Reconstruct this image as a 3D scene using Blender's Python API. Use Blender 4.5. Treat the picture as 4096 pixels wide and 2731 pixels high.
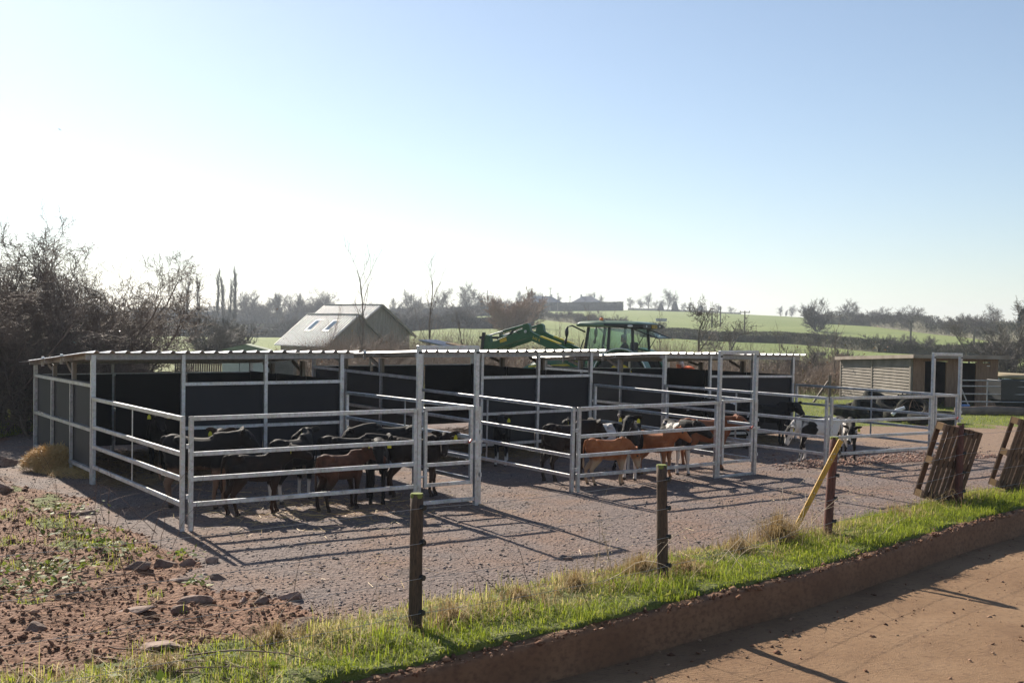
import bpy, bmesh, math, random
import numpy as np
from mathutils import Vector, Matrix, Euler

for _o in list(bpy.data.objects):
    bpy.data.objects.remove(_o)
scene = bpy.context.scene
COL = scene.collection
R = math.radians

# ------------------------------------------------------------------ camera
CAM_Z = 2.4
FPX = 4400.7                      # focal length in pixels of a 4096 px wide frame
cam_data = bpy.data.cameras.new('camera')
cam_data.sensor_width = 36.0
cam_data.lens = FPX / 4096 * 36.0
cam_data.clip_start = 0.05
cam_data.clip_end = 6000
cam = bpy.data.objects.new('camera', cam_data)
COL.objects.link(cam)
cam.location = (0, 0, CAM_Z)
cam.rotation_euler = (Matrix.Rotation(R(90) - 0.01258, 3, 'X') @ Matrix.Rotation(0.01828, 3, 'Z')).to_euler()
scene.camera = cam

# ------------------------------------------------------------------ sky, sun, exposure
SUN_AZ = R(-31.0)                 # clockwise from +Y
SUN_EL = R(32.0)
world = bpy.data.worlds.new('World')
scene.world = world
world.use_nodes = True
_nt = world.node_tree
_nt.nodes.clear()
_out = _nt.nodes.new('ShaderNodeOutputWorld')
_bg = _nt.nodes.new('ShaderNodeBackground')
_sky = _nt.nodes.new('ShaderNodeTexSky')
_sky.sky_type = 'NISHITA'
_sky.sun_disc = False
_sky.sun_elevation = SUN_EL
_sky.sun_rotation = SUN_AZ
_sky.altitude = 60
_sky.air_density = 1.0
_sky.dust_density = 0.35
_sky.ozone_density = 2.6
_bg.inputs['Strength'].default_value = 0.067
_hs = _nt.nodes.new('ShaderNodeHueSaturation')
_hs.inputs['Saturation'].default_value = 0.88
_nt.links.new(_sky.outputs[0], _hs.inputs['Color'])
_nt.links.new(_hs.outputs[0], _bg.inputs['Color'])
_nt.links.new(_bg.outputs[0], _out.inputs['Surface'])

sun_data = bpy.data.lights.new('sun', 'SUN')
sun_data.energy = 5.0
sun_data.angle = R(0.53)
sun_data.color = (1.0, 0.91, 0.78)
sun = bpy.data.objects.new('sun', sun_data)
COL.objects.link(sun)
SUN_DIR = Vector((math.sin(SUN_AZ) * math.cos(SUN_EL), math.cos(SUN_AZ) * math.cos(SUN_EL), math.sin(SUN_EL)))
sun.rotation_euler = SUN_DIR.to_track_quat('Z', 'Y').to_euler()
sun.location = (-30, 50, 40)

scene.render.engine = 'CYCLES'
scene.view_settings.view_transform = 'Standard'
scene.view_settings.look = 'None'
scene.view_settings.exposure = 0.86
scene.view_settings.gamma = 1.0
scene.view_settings.use_curve_mapping = False
scene.cycles.use_denoising = True
scene.cycles.max_bounces = 6
scene.cycles.diffuse_bounces = 3
scene.cycles.glossy_bounces = 3
scene.cycles.transmission_bounces = 6
scene.cycles.transparent_max_bounces = 12
scene.cycles.volume_bounces = 0
scene.cycles.caustics_reflective = False
scene.cycles.caustics_refractive = False
scene.cycles.sample_clamp_indirect = 6

# ------------------------------------------------------------------ helpers
def tag(o, label=None, cat=None, group=None, kind=None):
    if label: o['label'] = label
    if cat: o['category'] = cat
    if group: o['group'] = group
    if kind: o['kind'] = kind
    return o

def empty(name, loc=(0, 0, 0), rz=0.0, label=None, cat=None, group=None):
    o = bpy.data.objects.new(name, None)
    COL.objects.link(o)
    o.location = loc
    o.rotation_euler = (0, 0, rz)
    o.empty_display_size = 0.2
    return tag(o, label, cat, group)

def link_mesh(name, me, mat=None, parent=None):
    o = bpy.data.objects.new(name, me)
    COL.objects.link(o)
    if mat is not None and not me.materials:
        me.materials.append(mat)
    if parent is not None:
        o.parent = parent
    return o

def np_mesh(name, V, F, mat=None, parent=None, smooth=False):
    """V (n,3), F (m,k) all faces the same size k."""
    V = np.asarray(V, dtype=np.float32); F = np.asarray(F, dtype=np.int32)
    me = bpy.data.meshes.new(name)
    k = F.shape[1]
    me.vertices.add(len(V)); me.vertices.foreach_set('co', V.ravel())
    me.loops.add(F.size); me.loops.foreach_set('vertex_index', F.ravel())
    me.polygons.add(len(F))
    me.polygons.foreach_set('loop_start', np.arange(0, F.size, k, dtype=np.int32))
    me.polygons.foreach_set('loop_total', np.full(len(F), k, dtype=np.int32))
    if smooth: me.polygons.foreach_set('use_smooth', np.ones(len(F), dtype=bool))
    me.update(calc_edges=True)
    return link_mesh(name, me, mat, parent)

class MB:
    """collects simple shapes and links them as ONE mesh object"""
    def __init__(s): s.v = []; s.f = []
    def quadbox(s, pts):
        b = len(s.v); s.v += [tuple(p) for p in pts]
        s.f += [(b, b+3, b+2, b+1), (b+4, b+5, b+6, b+7), (b, b+1, b+5, b+4), (b+1, b+2, b+6, b+5), (b+2, b+3, b+7, b+6), (b+3, b, b+4, b+7)]
        return s
    def box(s, x0, x1, y0, y1, z0, z1):
        return s.quadbox([(x0,y0,z0),(x1,y0,z0),(x1,y1,z0),(x0,y1,z0),(x0,y0,z1),(x1,y0,z1),(x1,y1,z1),(x0,y1,z1)])
    def bar(s, p, q, w, h, up=(0, 0, 1)):
        """bar of section w (sideways) x h (along up) from p to q"""
        p = Vector(p); q = Vector(q); d = (q - p).normalized(); u = Vector(up)
        if abs(d.dot(u)) > 0.999: u = Vector((0, 1, 0))
        a = d.cross(u).normalized(); c = a.cross(d).normalized()
        a *= w / 2; c *= h / 2
        return s.quadbox([p-a-c, p+a-c, p+a+c, p-a+c, q-a-c, q+a-c, q+a+c, q-a+c])
    def tube(s, pts, rad, n=8, cap=True):
        pts = [Vector(p) for p in pts]
        if not hasattr(rad, '__len__'): rad = [rad] * len(pts)
        b = len(s.v); up = Vector((0, 0, 1))
        pa = None
        for i, p in enumerate(pts):
            d = (pts[min(i+1, len(pts)-1)] - pts[max(i-1, 0)]).normalized()
            if pa is None:
                a = d.cross(up)
                if a.length < 1e-3: a = d.cross(Vector((0, 1, 0)))
            else:
                a = pa - d * pa.dot(d)
            a.normalize(); pa = a; c = d.cross(a)
            for k in range(n):
                t = 2 * math.pi * k / n
                s.v.append(tuple(p + (a * math.cos(t) + c * math.sin(t)) * rad[i]))
        m = len(pts)
        for i in range(m - 1):
            for k in range(n):
                k2 = (k + 1) % n
                s.f.append((b+i*n+k, b+i*n+k2, b+(i+1)*n+k2, b+(i+1)*n+k))
        if cap:
            s.f.append(tuple(b + k for k in range(n))[::-1])
            s.f.append(tuple(b + (m-1)*n + k for k in range(n)))
        return s
    def rings(s, rings):
        """closed loft through rings (each a list of the same number of points)"""
        b = len(s.v); n = len(rings[0])
        for r in rings: s.v += [tuple(p) for p in r]
        for i in range(len(rings) - 1):
            for k in range(n):
                k2 = (k + 1) % n
                s.f.append((b+i*n+k, b+i*n+k2, b+(i+1)*n+k2, b+(i+1)*n+k))
        s.f.append(tuple(b + k for k in range(n))[::-1])
        s.f.append(tuple(b + (len(rings)-1)*n + k for k in range(n)))
        return s
    def prism(s, poly, axis, a, c):
        """poly of 2d points extruded along axis ('x','y','z') from a to c"""
        def P(u, v, t):
            return {'x': (t, u, v), 'y': (u, t, v), 'z': (u, v, t)}[axis]
        b = len(s.v); n = len(poly)
        s.v += [P(u, v, a) for u, v in poly] + [P(u, v, c) for u, v in poly]
        for k in range(n):
            k2 = (k + 1) % n
            s.f.append((b+k, b+k2, b+n+k2, b+n+k))
        s.f.append(tuple(b + k for k in range(n))[::-1]); s.f.append(tuple(b + n + k for k in range(n)))
        return s
    def ball(s, c, rx, ry=None, rz=None, n=10, m=6):
        ry = rx if ry is None else ry; rz = rx if rz is None else rz
        rr = []
        for i in range(m + 1):
            t = math.pi * (0.04 + 0.92 * i / m)
            rr.append([(c[0]+rx*math.sin(t)*math.cos(2*math.pi*k/n), c[1]+ry*math.sin(t)*math.sin(2*math.pi*k/n), c[2]+rz*math.cos(t)) for k in range(n)])
        return s.rings(rr)
    def mesh(s, name):
        me = bpy.data.meshes.new(name)
        me.from_pydata(s.v, [], s.f); me.update()
        bm = bmesh.new(); bm.from_mesh(me)
        bmesh.ops.recalc_face_normals(bm, faces=bm.faces)
        bm.to_mesh(me); bm.free()
        return me
    def build(s, name, mat, parent=None, bevel=0.0, smooth=False):
        me = s.mesh(name)
        if bevel > 0:
            bm = bmesh.new(); bm.from_mesh(me)
            bmesh.ops.bevel(bm, geom=[e for e in bm.edges], offset=bevel, segments=1, affect='EDGES', profile=0.7, clamp_overlap=True)
            bm.to_mesh(me); bm.free()
        if smooth:
            for p in me.polygons: p.use_smooth = True
        return link_mesh(name, me, mat, parent)

def copy_tree(o, parent=None):
    c = o.copy(); COL.objects.link(c); c.parent = parent
    for ch in list(o.children):
        copy_tree(ch, c)
    return c

# vectorised value noise -------------------------------------------------
def _hash(ix, iy, seed):
    n = (ix.astype(np.int64) * 374761393 + iy.astype(np.int64) * 668265263 + seed * 1442695041) & 0xffffffff
    n = ((n ^ (n >> 13)) * 1274126177) & 0xffffffff
    n = n ^ (n >> 16)
    return (n & 0xffff) / 65535.0
def vnoise(x, y, seed=0):
    ix = np.floor(x); iy = np.floor(y); fx = x - ix; fy = y - iy
    fx = fx*fx*(3-2*fx); fy = fy*fy*(3-2*fy)
    a = _hash(ix, iy, seed); b = _hash(ix+1, iy, seed); c = _hash(ix, iy+1, seed); d = _hash(ix+1, iy+1, seed)
    return (a*(1-fx)+b*fx)*(1-fy) + (c*(1-fx)+d*fx)*fy
def fbm(x, y, seed=0, oct=4):
    x = np.asarray(x, dtype=float); y = np.asarray(y, dtype=float)
    s = 0; a = 0.5
    for i in range(oct):
        s = s + a * vnoise(x, y, seed + i * 17); x = x * 2.03 + 5.1; y = y * 2.03 + 1.7; a *= 0.5
    return s / (1 - 0.5**oct)

# ------------------------------------------------------------------ materials
def new_mat(name):
    m = bpy.data.materials.new(name); m.use_nodes = True
    nt = m.node_tree; nt.nodes.clear()
    out = nt.nodes.new('ShaderNodeOutputMaterial'); b = nt.nodes.new('ShaderNodeBsdfPrincipled')
    nt.links.new(b.outputs[0], out.inputs['Surface'])
    return m, nt, b, out
def N(nt, t, **kw):
    n = nt.nodes.new(t)
    for k, v in kw.items():
        if k.startswith('i_'):
            key = k[2:]
            n.inputs[int(key) if key.isdigit() else key.replace('_', ' ')].default_value = v
        else: setattr(n, k, v)
    return n
def coords(nt, kind='Object', scale=(1, 1, 1)):
    tc = N(nt, 'ShaderNodeTexCoord'); mp = N(nt, 'ShaderNodeMapping')
    mp.inputs['Scale'].default_value = scale
    nt.links.new(tc.outputs[kind], mp.inputs['Vector'])
    return mp.outputs[0]
def noise(nt, vec, scale, detail=4, rough=0.55, dist=0.0):
    n = N(nt, 'ShaderNodeTexNoise'); n.inputs['Scale'].default_value = scale; n.inputs['Detail'].default_value = detail
    n.inputs['Roughness'].default_value = rough; n.inputs['Distortion'].default_value = dist
    nt.links.new(vec, n.inputs['Vector']); return n
def ramp(nt, fac, stops):
    r = N(nt, 'ShaderNodeValToRGB'); e = r.color_ramp.elements
    while len(e) < len(stops): e.new(0.5)
    for i, (p, c) in enumerate(stops):
        e[i].position = p; e[i].color = (*c, 1) if len(c) == 3 else c
    nt.links.new(fac, r.inputs[0]); return r.outputs[0]
def mixc(nt, fac, a, b, mode='MIX'):
    m = N(nt, 'ShaderNodeMix', data_type='RGBA', blend_type=mode)
    for s, v in ((0, fac), (6, a), (7, b)):
        if hasattr(v, 'is_linked') or hasattr(v, 'links'): nt.links.new(v, m.inputs[s])
        else: m.inputs[s].default_value = v if s == 0 else ((*v, 1) if len(v) == 3 else v)
    return m.outputs[2]
def bump(nt, b, height, strength=0.5, dist=0.02):
    n = N(nt, 'ShaderNodeBump'); n.inputs['Strength'].default_value = strength; n.inputs['Distance'].default_value = dist
    nt.links.new(height, n.inputs['Height']); nt.links.new(n.outputs[0], b.inputs['Normal'])
def noisy_mat(name, c1, c2, scale=5, rough=0.7, metallic=0.0, bstr=0.3, bdist=0.01, stretch=(1,1,1), detail=5, c3=None, s2=40, spec=0.5, kind='Object'):
    m, nt, b, out = new_mat(name)
    v = coords(nt, kind, stretch)
    n1 = noise(nt, v, scale, detail)
    col = ramp(nt, n1.outputs[0], [(0.3, c1), (0.7, c2)])
    n2 = noise(nt, v, s2, 3)
    if c3 is not None:
        col = mixc(nt, ramp(nt, n2.outputs[0], [(0.45, (0,0,0)), (0.7, (1,1,1))]), col, c3)
    nt.links.new(col, b.inputs['Base Color'])
    b.inputs['Roughness'].default_value = rough; b.inputs['Metallic'].default_value = metallic
    b.inputs['Specular IOR Level'].default_value = spec
    if bstr > 0: bump(nt, b, n2.outputs[0], bstr, bdist)
    return m
def per_object(nt, col, amount):
    """multiply a colour by a per-object random value 1-amount..1+amount"""
    oi = N(nt, 'ShaderNodeObjectInfo'); mr = N(nt, 'ShaderNodeMapRange')
    mr.inputs['To Min'].default_value = 1 - amount; mr.inputs['To Max'].default_value = 1 + amount
    nt.links.new(oi.outputs['Random'], mr.inputs['Value'])
    mm = N(nt, 'ShaderNodeVectorMath', operation='SCALE')
    nt.links.new(col, mm.inputs[0]); nt.links.new(mr.outputs[0], mm.inputs['Scale'])
    return mm.outputs[0]

M = {}
def galv(name, base, rough, metal):
    m, nt, b, out = new_mat(name)
    v = coords(nt, 'Object')
    vo = N(nt, 'ShaderNodeTexVoronoi'); vo.inputs['Scale'].default_value = 38; nt.links.new(v, vo.inputs['Vector'])
    n1 = noise(nt, v, 6, 4)
    c = ramp(nt, n1.outputs[0], [(0.25, tuple(x*0.72 for x in base)), (0.75, tuple(min(1, x*1.18) for x in base))])
    c = mixc(nt, 0.22, c, vo.outputs['Color'], 'OVERLAY')
    hs = N(nt, 'ShaderNodeHueSaturation'); hs.inputs['Saturation'].default_value = 0.25; nt.links.new(c, hs.inputs['Color'])
    n4 = noise(nt, v, 13, 6, 0.7); spots = ramp(nt, n4.outputs[0], [(0.60, (0, 0, 0)), (0.70, (0.55, 0.55, 0.55))])
    cc = mixc(nt, spots, hs.outputs[0], (0.20, 0.135, 0.09))
    nt.links.new(cc, b.inputs['Base Color'])
    b.inputs['Metallic'].default_value = metal
    r = ramp(nt, n1.outputs[0], [(0.3, (rough-0.1,)*3), (0.7, (rough+0.12,)*3)])
    nt.links.new(r, b.inputs['Roughness'])
    bump(nt, b, n1.outputs[0], 0.06, 0.01)
    return m
M['galv'] = galv('galvanised_steel', (0.49, 0.50, 0.53), 0.40, 0.62)
M['galv_dull'] = galv('weathered_galvanised', (0.40, 0.37, 0.345), 0.6, 0.25)
M['roofsheet'] = galv('roof_sheet_metal', (0.74, 0.75, 0.77), 0.42, 0.25)
M['blacksheet'] = noisy_mat('black_plastic_sheet', (0.006, 0.0065, 0.0095), (0.012, 0.0125, 0.0175), 1.2, 0.58, 0, 0.06, 0.02, (1,1,0.35), s2=3, spec=0.3)
M['blackcap'] = noisy_mat('black_plastic', (0.01,)*3, (0.02,)*3, 10, 0.5)
M['red'] = noisy_mat('red_plastic', (0.35, 0.02, 0.02), (0.45, 0.03, 0.03), 10, 0.4, bstr=0)
M['yellow_tag'] = noisy_mat('yellow_plastic_tag', (0.62, 0.55, 0.02), (0.75, 0.68, 0.04), 20, 0.5, bstr=0)
# ------------------------------------------------------------------ terrain
_PX = np.array([-1500, 0, 1000, 1700, 2100, 2500, 2950, 3300, 3640, 4096, 5500])
_EE = np.array([15, 20, 28, 42, 68, 79, 68, 50, 27, -15, -40])
HILL_X = (_PX - 2048) / 4400 * 520
HILL_Z = 2.4 + _EE * 520 / 4400
KERB = np.array([(-9.0, -1.0), (-5.0, 3.4), (-2.6, 5.75), (-0.60, 7.55), (-0.05, 8.07), (0.83, 8.85), (1.33, 9.33), (1.95, 9.92), (2.85, 10.72), (4.49, 12.42),
                 (5.71, 13.75), (7.05, 15.05), (9.6, 17.4), (14, 21.2), (30, 34.5), (80, 75)])
def kerb_side(X, Y):
    """signed distance to the kerb line, positive on the road side"""
    X = np.asarray(X, float); Y = np.asarray(Y, float)
    best = np.full(np.broadcast(X, Y).shape, 1e9); sgn = np.zeros_like(best)
    for (x0, y0), (x1, y1) in zip(KERB[:-1], KERB[1:]):
        dx, dy = x1-x0, y1-y0; L2 = dx*dx+dy*dy
        t = np.clip(((X-x0)*dx+(Y-y0)*dy)/L2, 0, 1)
        d = np.hypot(X-x0-t*dx, Y-y0-t*dy)
        cr = (X-x0)*dy-(Y-y0)*dx
        m = d < best
        best = np.where(m, d, best); sgn = np.where(m, np.sign(cr), sgn)
    return best * sgn
VERGE_Y = np.array([(-12, 3.4), (-3.6, 6.9), (-2.93, 7.45), (-2.31, 8.0), (-1.7, 8.4), (-0.84, 9.2), (0.67, 10.5), (1.69, 11.5), (3.16, 12.72), (4.1, 13.65), (5.48, 15.0), (6.77, 16.4), (8.32, 17.75), (14, 22.6)])
def terr(X, Y):
    X = np.asarray(X, float); Y = np.asarray(Y, float)
    zt = np.interp(X, HILL_X, HILL_Z)
    t = np.clip((Y-110)/410, 0, 1); s = t*t*(3-2*t)*0.55 + t*0.45
    dip = 3.3*np.exp(-((Y-275)/85)**2)*np.clip((-12-X)/25, 0, 1)
    dip = dip + 0.75*np.clip((X-16.7)/2, 0, 1)*np.clip((Y-38.2)/2, 0, 1)*np.clip((70-Y)/20, 0, 1)
    return np.where(Y > 520, zt-(Y-520)*0.03, zt*s-dip)
SOIL_L = np.array([(6.0, -1.0), (8.0, -1.2), (8.9, -1.55), (9.6, -2.2), (10.3, -3.0), (11.75, -3.95), (13.0, -4.7), (14.75, -5.75), (15.75, -6.9), (17.0, -8.6), (19, -9.6), (26, -10.5)])
def masks(X, Y):
    """soil, grass, dusty dirt weights"""
    n = fbm(X*0.9, Y*0.9, 3) - 0.5; n2 = fbm(X*2.6, Y*2.6, 9) - 0.5
    xb = np.interp(Y, SOIL_L[:, 0], SOIL_L[:, 1])
    soil = np.clip((xb - X + n*1.6)/0.5 + 0.5, 0, 1)
    soil = np.where(Y > 24, 0, soil)
    ks = kerb_side(X, Y)
    vy = np.interp(X, VERGE_Y[:, 0], VERGE_Y[:, 1])
    verge = np.clip((vy - Y + n2*0.7)/0.25 + 0.5, 0, 1) * (ks < 0.0)
    far = np.clip((Y + 0.10*X - 29.5 + n*4 + np.where(X < -4, 2.0, 0))/1.5, 0, 1)
    leftg = np.clip((-9.5 - X + n*3)/1.5, 0, 1) * np.clip((Y-19)/3, 0, 1)
    weeds = soil * np.clip((n2*3.2 - 0.35 + np.clip((-3.2-X)/3, 0, 0.55)), 0, 1) * 0.75
    grass = np.clip(np.maximum.reduce([verge, far, leftg, weeds]), 0, 1)
    dirt = np.clip((X*0.55 + Y - 26.5 + n*5)/3, 0, 1) * (1-far)
    dirt = np.maximum(dirt, np.clip(n*3.0-0.35, 0, 1)*0.6)
    return soil, grass, dirt
def ground_z(X, Y):
    X = np.asarray(X, float); Y = np.asarray(Y, float)
    z = terr(X, Y)
    near = (Y < 45)
    soil, grass, dirt = masks(X, Y)
    rough = 0.012*(fbm(X*4, Y*4, 21)-0.5) + 0.05*(fbm(X*0.5, Y*0.5, 5)-0.5)
    lump = soil * (0.16*(fbm(X*1.5, Y*1.5, 33)-0.5) + 0.10*(fbm(X*5, Y*5, 41, 3)-0.5))
    vy = np.interp(X, VERGE_Y[:, 0], VERGE_Y[:, 1]); ks = kerb_side(X, Y)
    vg = np.clip((vy-Y+0.2)/0.5, 0, 1)*(ks < 0.3)*(0.05 + 0.10*(fbm(X*2.2, Y*2.2, 57)-0.5))
    z = z + np.where(near, rough + lump + vg, 0.6*(fbm(X*0.03, Y*0.03, 77)-0.5)*np.clip((Y-45)/60, 0, 1))
    z = np.where(ks > -0.09, -0.55, z)
    return z

def axis(parts):
    out = []
    for a, b, st in parts: out.append(np.arange(a, b, st))
    return np.unique(np.round(np.concatenate(out), 4))
gx = axis([(-900, -200, 60), (-200, -40, 10), (-40, -12, 1.2), (-12, -7, 0.22), (-7, 7, 0.075), (7, 14, 0.2), (14, 40, 1.2), (40, 200, 10), (200, 901, 60)])
gy = axis([(-30, 4, 2), (4, 7, 0.2), (7, 14, 0.07), (14, 22, 0.11), (22, 34, 0.3), (34, 60, 1.2), (60, 160, 5), (160, 560, 10), (560, 1700, 80)])
GX, GY = np.meshgrid(gx, gy, indexing='ij')
GZ = ground_z(GX, GY)
_soil, _grass, _dirt = masks(GX, GY)
nxg, nyg = GX.shape
_idx = np.arange(nxg*nyg).reshape(nxg, nyg)
_F = np.stack([_idx[:-1, :-1], _idx[1:, :-1], _idx[1:, 1:], _idx[:-1, 1:]], -1).reshape(-1, 4)
_V = np.stack([GX, GY, GZ], -1).reshape(-1, 3)

m, nt, b, out = new_mat('yard_ground')
v = coords(nt, 'Object')
at = N(nt, 'ShaderNodeVertexColor', layer_name='mask')
sep = N(nt, 'ShaderNodeSeparateColor'); nt.links.new(at.outputs['Color'], sep.inputs[0])
vo = N(nt, 'ShaderNodeTexVoronoi'); vo.inputs['Scale'].default_value = 26; nt.links.new(v, vo.inputs['Vector'])
vo2 = N(nt, 'ShaderNodeTexVoronoi'); vo2.inputs['Scale'].default_value = 60; nt.links.new(v, vo2.inputs['Vector'])
nA = noise(nt, v, 1.1, 5); nB = noise(nt, v, 9, 6, 0.65); nC = noise(nt, v, 55, 4, 0.7)
grav = ramp(nt, vo.outputs['Color'], [(0.0, (0.095, 0.070, 0.063)), (0.5, (0.175, 0.130, 0.114)), (1.0, (0.30, 0.228, 0.198))])
grav2 = ramp(nt, vo2.outputs['Color'], [(0.0, (0.10, 0.075, 0.067)), (1.0, (0.25, 0.19, 0.167))])
grav = mixc(nt, 0.45, grav, grav2)
grav = mixc(nt, ramp(nt, nA.outputs[0], [(0.42, (0,0,0)), (0.66, (0.8,0.8,0.8))]), grav, (0.225, 0.135, 0.092))
nD = noise(nt, v, 2.3, 6, 0.7)
grav = mixc(nt, ramp(nt, nD.outputs[0], [(0.58, (0,0,0)), (0.68, (0.7,0.7,0.7))]), grav, (0.06, 0.043, 0.036))
soilc = ramp(nt, nB.outputs[0], [(0.25, (0.095, 0.040, 0.020)), (0.5, (0.205, 0.096, 0.050)), (0.75, (0.32, 0.175, 0.10))])
dirtc = ramp(nt, nB.outputs[0], [(0.25, (0.17, 0.105, 0.068)), (0.75, (0.34, 0.23, 0.155))])
grassc = ramp(nt, nB.outputs[0], [(0.25, (0.075, 0.085, 0.02)), (0.5, (0.13, 0.155, 0.03)), (0.75, (0.22, 0.19, 0.07))])
big = noise(nt, v, 0.05, 4)
fieldc = ramp(nt, big.outputs[0], [(0.3, (0.14, 0.185, 0.036)), (0.7, (0.19, 0.225, 0.056))])
spx = N(nt, 'ShaderNodeSeparateXYZ'); nt.links.new(v, spx.inputs[0])
farf = N(nt, 'ShaderNodeMapRange'); farf.inputs['From Min'].default_value = 50; farf.inputs['From Max'].default_value = 110; nt.links.new(spx.outputs['Y'], farf.inputs['Value'])
grassc = mixc(nt, farf.outputs[0], grassc, fieldc)
def brk(sock):
    a = N(nt, 'ShaderNodeMath', operation='ADD'); nt.links.new(sock, a.inputs[0])
    s2 = N(nt, 'ShaderNodeMath', operation='MULTIPLY_ADD'); nt.links.new(nB.outputs[0], s2.inputs[0]); s2.inputs[1].default_value = 0.9; s2.inputs[2].default_value = -0.45
    nt.links.new(s2.outputs[0], a.inputs[1])
    r_ = ramp(nt, a.outputs[0], [(0.35, (0,0,0)), (0.62, (1,1,1))]); return r_
c = mixc(nt, brk(sep.outputs[2]), grav, dirtc)
c = mixc(nt, brk(sep.outputs[0]), c, soilc)
c = mixc(nt, brk(sep.outputs[1]), c, grassc)
nt.links.new(c, b.inputs['Base Color'])
b.inputs['Roughness'].default_value = 0.85; b.inputs['Specular IOR Level'].default_value = 0.3
hh = N(nt, 'ShaderNodeMath', operation='ADD'); nt.links.new(vo.outputs['Distance'], hh.inputs[0]); nt.links.new(nC.outputs[0], hh.inputs[1])
bump(nt, b, hh.outputs[0], 0.8, 0.03)
M['ground'] = m

g_o = np_mesh('ground', _V, _F, M['ground'], smooth=True)
tag(g_o, kind='structure')
ca = g_o.data.color_attributes.new('mask', 'FLOAT_COLOR', 'POINT')
ca.data.foreach_set('color', np.stack([_soil, _grass, _dirt, np.ones_like(_soil)], -1).reshape(-1).astype(np.float32))

# ------------------------------------------------------------------ road and kerb
m, nt, b, out = new_mat('muddy_concrete_road')
v = coords(nt, 'Object')
n1 = noise(nt, v, 0.7, 6, 0.6); n2 = noise(nt, v, 14, 5, 0.7); n3 = noise(nt, v, 90, 3, 0.6)
c = ramp(nt, n1.outputs[0], [(0.25, (0.17, 0.092, 0.047)), (0.5, (0.255, 0.153, 0.082)), (0.8, (0.335, 0.218, 0.126))])
c = mixc(nt, ramp(nt, n2.outputs[0], [(0.52, (0,0,0)), (0.72, (0.75,0.75,0.75))]), c, (0.13, 0.07, 0.042))
mpw = N(nt, 'ShaderNodeMapping'); mpw.inputs['Rotation'].default_value = (0, 0, R(-68)); nt.links.new(v, mpw.inputs['Vector'])
wv = N(nt, 'ShaderNodeTexWave'); wv.inputs['Scale'].default_value = 7; wv.inputs['Distortion'].default_value = 2.5; wv.inputs['Detail'].default_value = 3; nt.links.new(mpw.outputs[0], wv.inputs['Vector'])
c = mixc(nt, 0.12, c, wv.outputs['Color'], 'MULTIPLY')
nt.links.new(c, b.inputs['Base Color']); b.inputs['Roughness'].default_value = 0.9; b.inputs['Specular IOR Level'].default_value = 0.25
ad = N(nt, 'ShaderNodeMath', operation='ADD'); nt.links.new(n2.outputs[0], ad.inputs[0])
ml = N(nt, 'ShaderNodeMath', operation='MULTIPLY'); nt.links.new(wv.outputs['Fac'], ml.inputs[0]); ml.inputs[1].default_value = 0.25; nt.links.new(ml.outputs[0], ad.inputs[1])
ad2 = N(nt, 'ShaderNodeMath', operation='ADD'); nt.links.new(ad.outputs[0], ad2.inputs[0]); nt.links.new(n3.outputs[0], ad2.inputs[1])
bump(nt, b, ad2.outputs[0], 0.75, 0.018)
M['road'] = m
ROAD_Z = -0.30
def kerb_poly(st=0.1):
    pts = []
    for (x0, y0), (x1, y1) in zip(KERB[:-1], KERB[1:]):
        L = math.hypot(x1-x0, y1-y0); s_ = st if -3 < x0 < 15 else 2.0
        k = max(1, int(L/s_))
        for i in range(k): pts.append((x0+(x1-x0)*i/k, y0+(y1-y0)*i/k))
    pts.append(tuple(KERB[-1])); return np.array(pts)
KP = kerb_poly()
_d = np.gradient(KP, axis=0); _d /= np.linalg.norm(_d, axis=1)[:, None]
KN = np.stack([_d[:, 1], -_d[:, 0]], -1)           # towards the road
offs = np.concatenate([[-0.12], np.arange(0.0, 5.0, 0.09), np.arange(5.0, 60, 4)])
rv = KP[:, None, :] + KN[:, None, :] * offs[None, :, None]
rz = ROAD_Z + 0.035*(fbm(rv[..., 0]*1.2, rv[..., 1]*1.2, 5)-0.5) + 0.016*(fbm(rv[..., 0]*6, rv[..., 1]*6, 8)-0.5)
rV = np.concatenate([rv, rz[..., None]], -1).reshape(-1, 3)
_i = np.arange(len(KP)*len(offs)).reshape(len(KP), len(offs))
rF = np.stack([_i[:-1, :-1], _i[:-1, 1:], _i[1:, 1:], _i[1:, :-1]], -1).reshape(-1, 4)
tag(np_mesh('road', rV, rF, M['road'], smooth=True), kind='structure')

M['kerb'] = noisy_mat('mud_stained_concrete', (0.15, 0.070, 0.033), (0.24, 0.125, 0.064), 1.6, 0.85, 0, 0.35, 0.008, (1, 1, 1.6), 6, (0.12, 0.056, 0.028), 17)
prof = [(0.035, ROAD_Z-0.12), (0.03, ROAD_Z+0.05), (0.0, -0.10), (-0.005, -0.03), (-0.03, 0.005), (-0.10, 0.02), (-0.17, 0.015), (-0.19, -0.3)]
kv = []
for j, (o_, z_) in enumerate(prof):
    nn = fbm(KP[:, 0]*3+j*3.1, KP[:, 1]*3, 11)-0.5
    oo = o_ + 0.014*nn; p2 = KP + KN*oo[:, None]
    kv.append(np.concatenate([p2, (z_ + 0.03*(fbm(KP[:, 0]*5, KP[:, 1]*5+j, 13)-0.5)*(1 if 1 < j < 7 else 0))[:, None]], -1))
kV = np.stack(kv, 1).reshape(-1, 3)
_i = np.arange(len(KP)*len(prof)).reshape(len(KP), len(prof))
kF = np.stack([_i[:-1, :-1], _i[1:, :-1], _i[1:, 1:], _i[:-1, 1:]], -1).reshape(-1, 4)
tag(np_mesh('kerb', kV, kF, M['kerb'], smooth=True), kind='structure')
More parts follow.
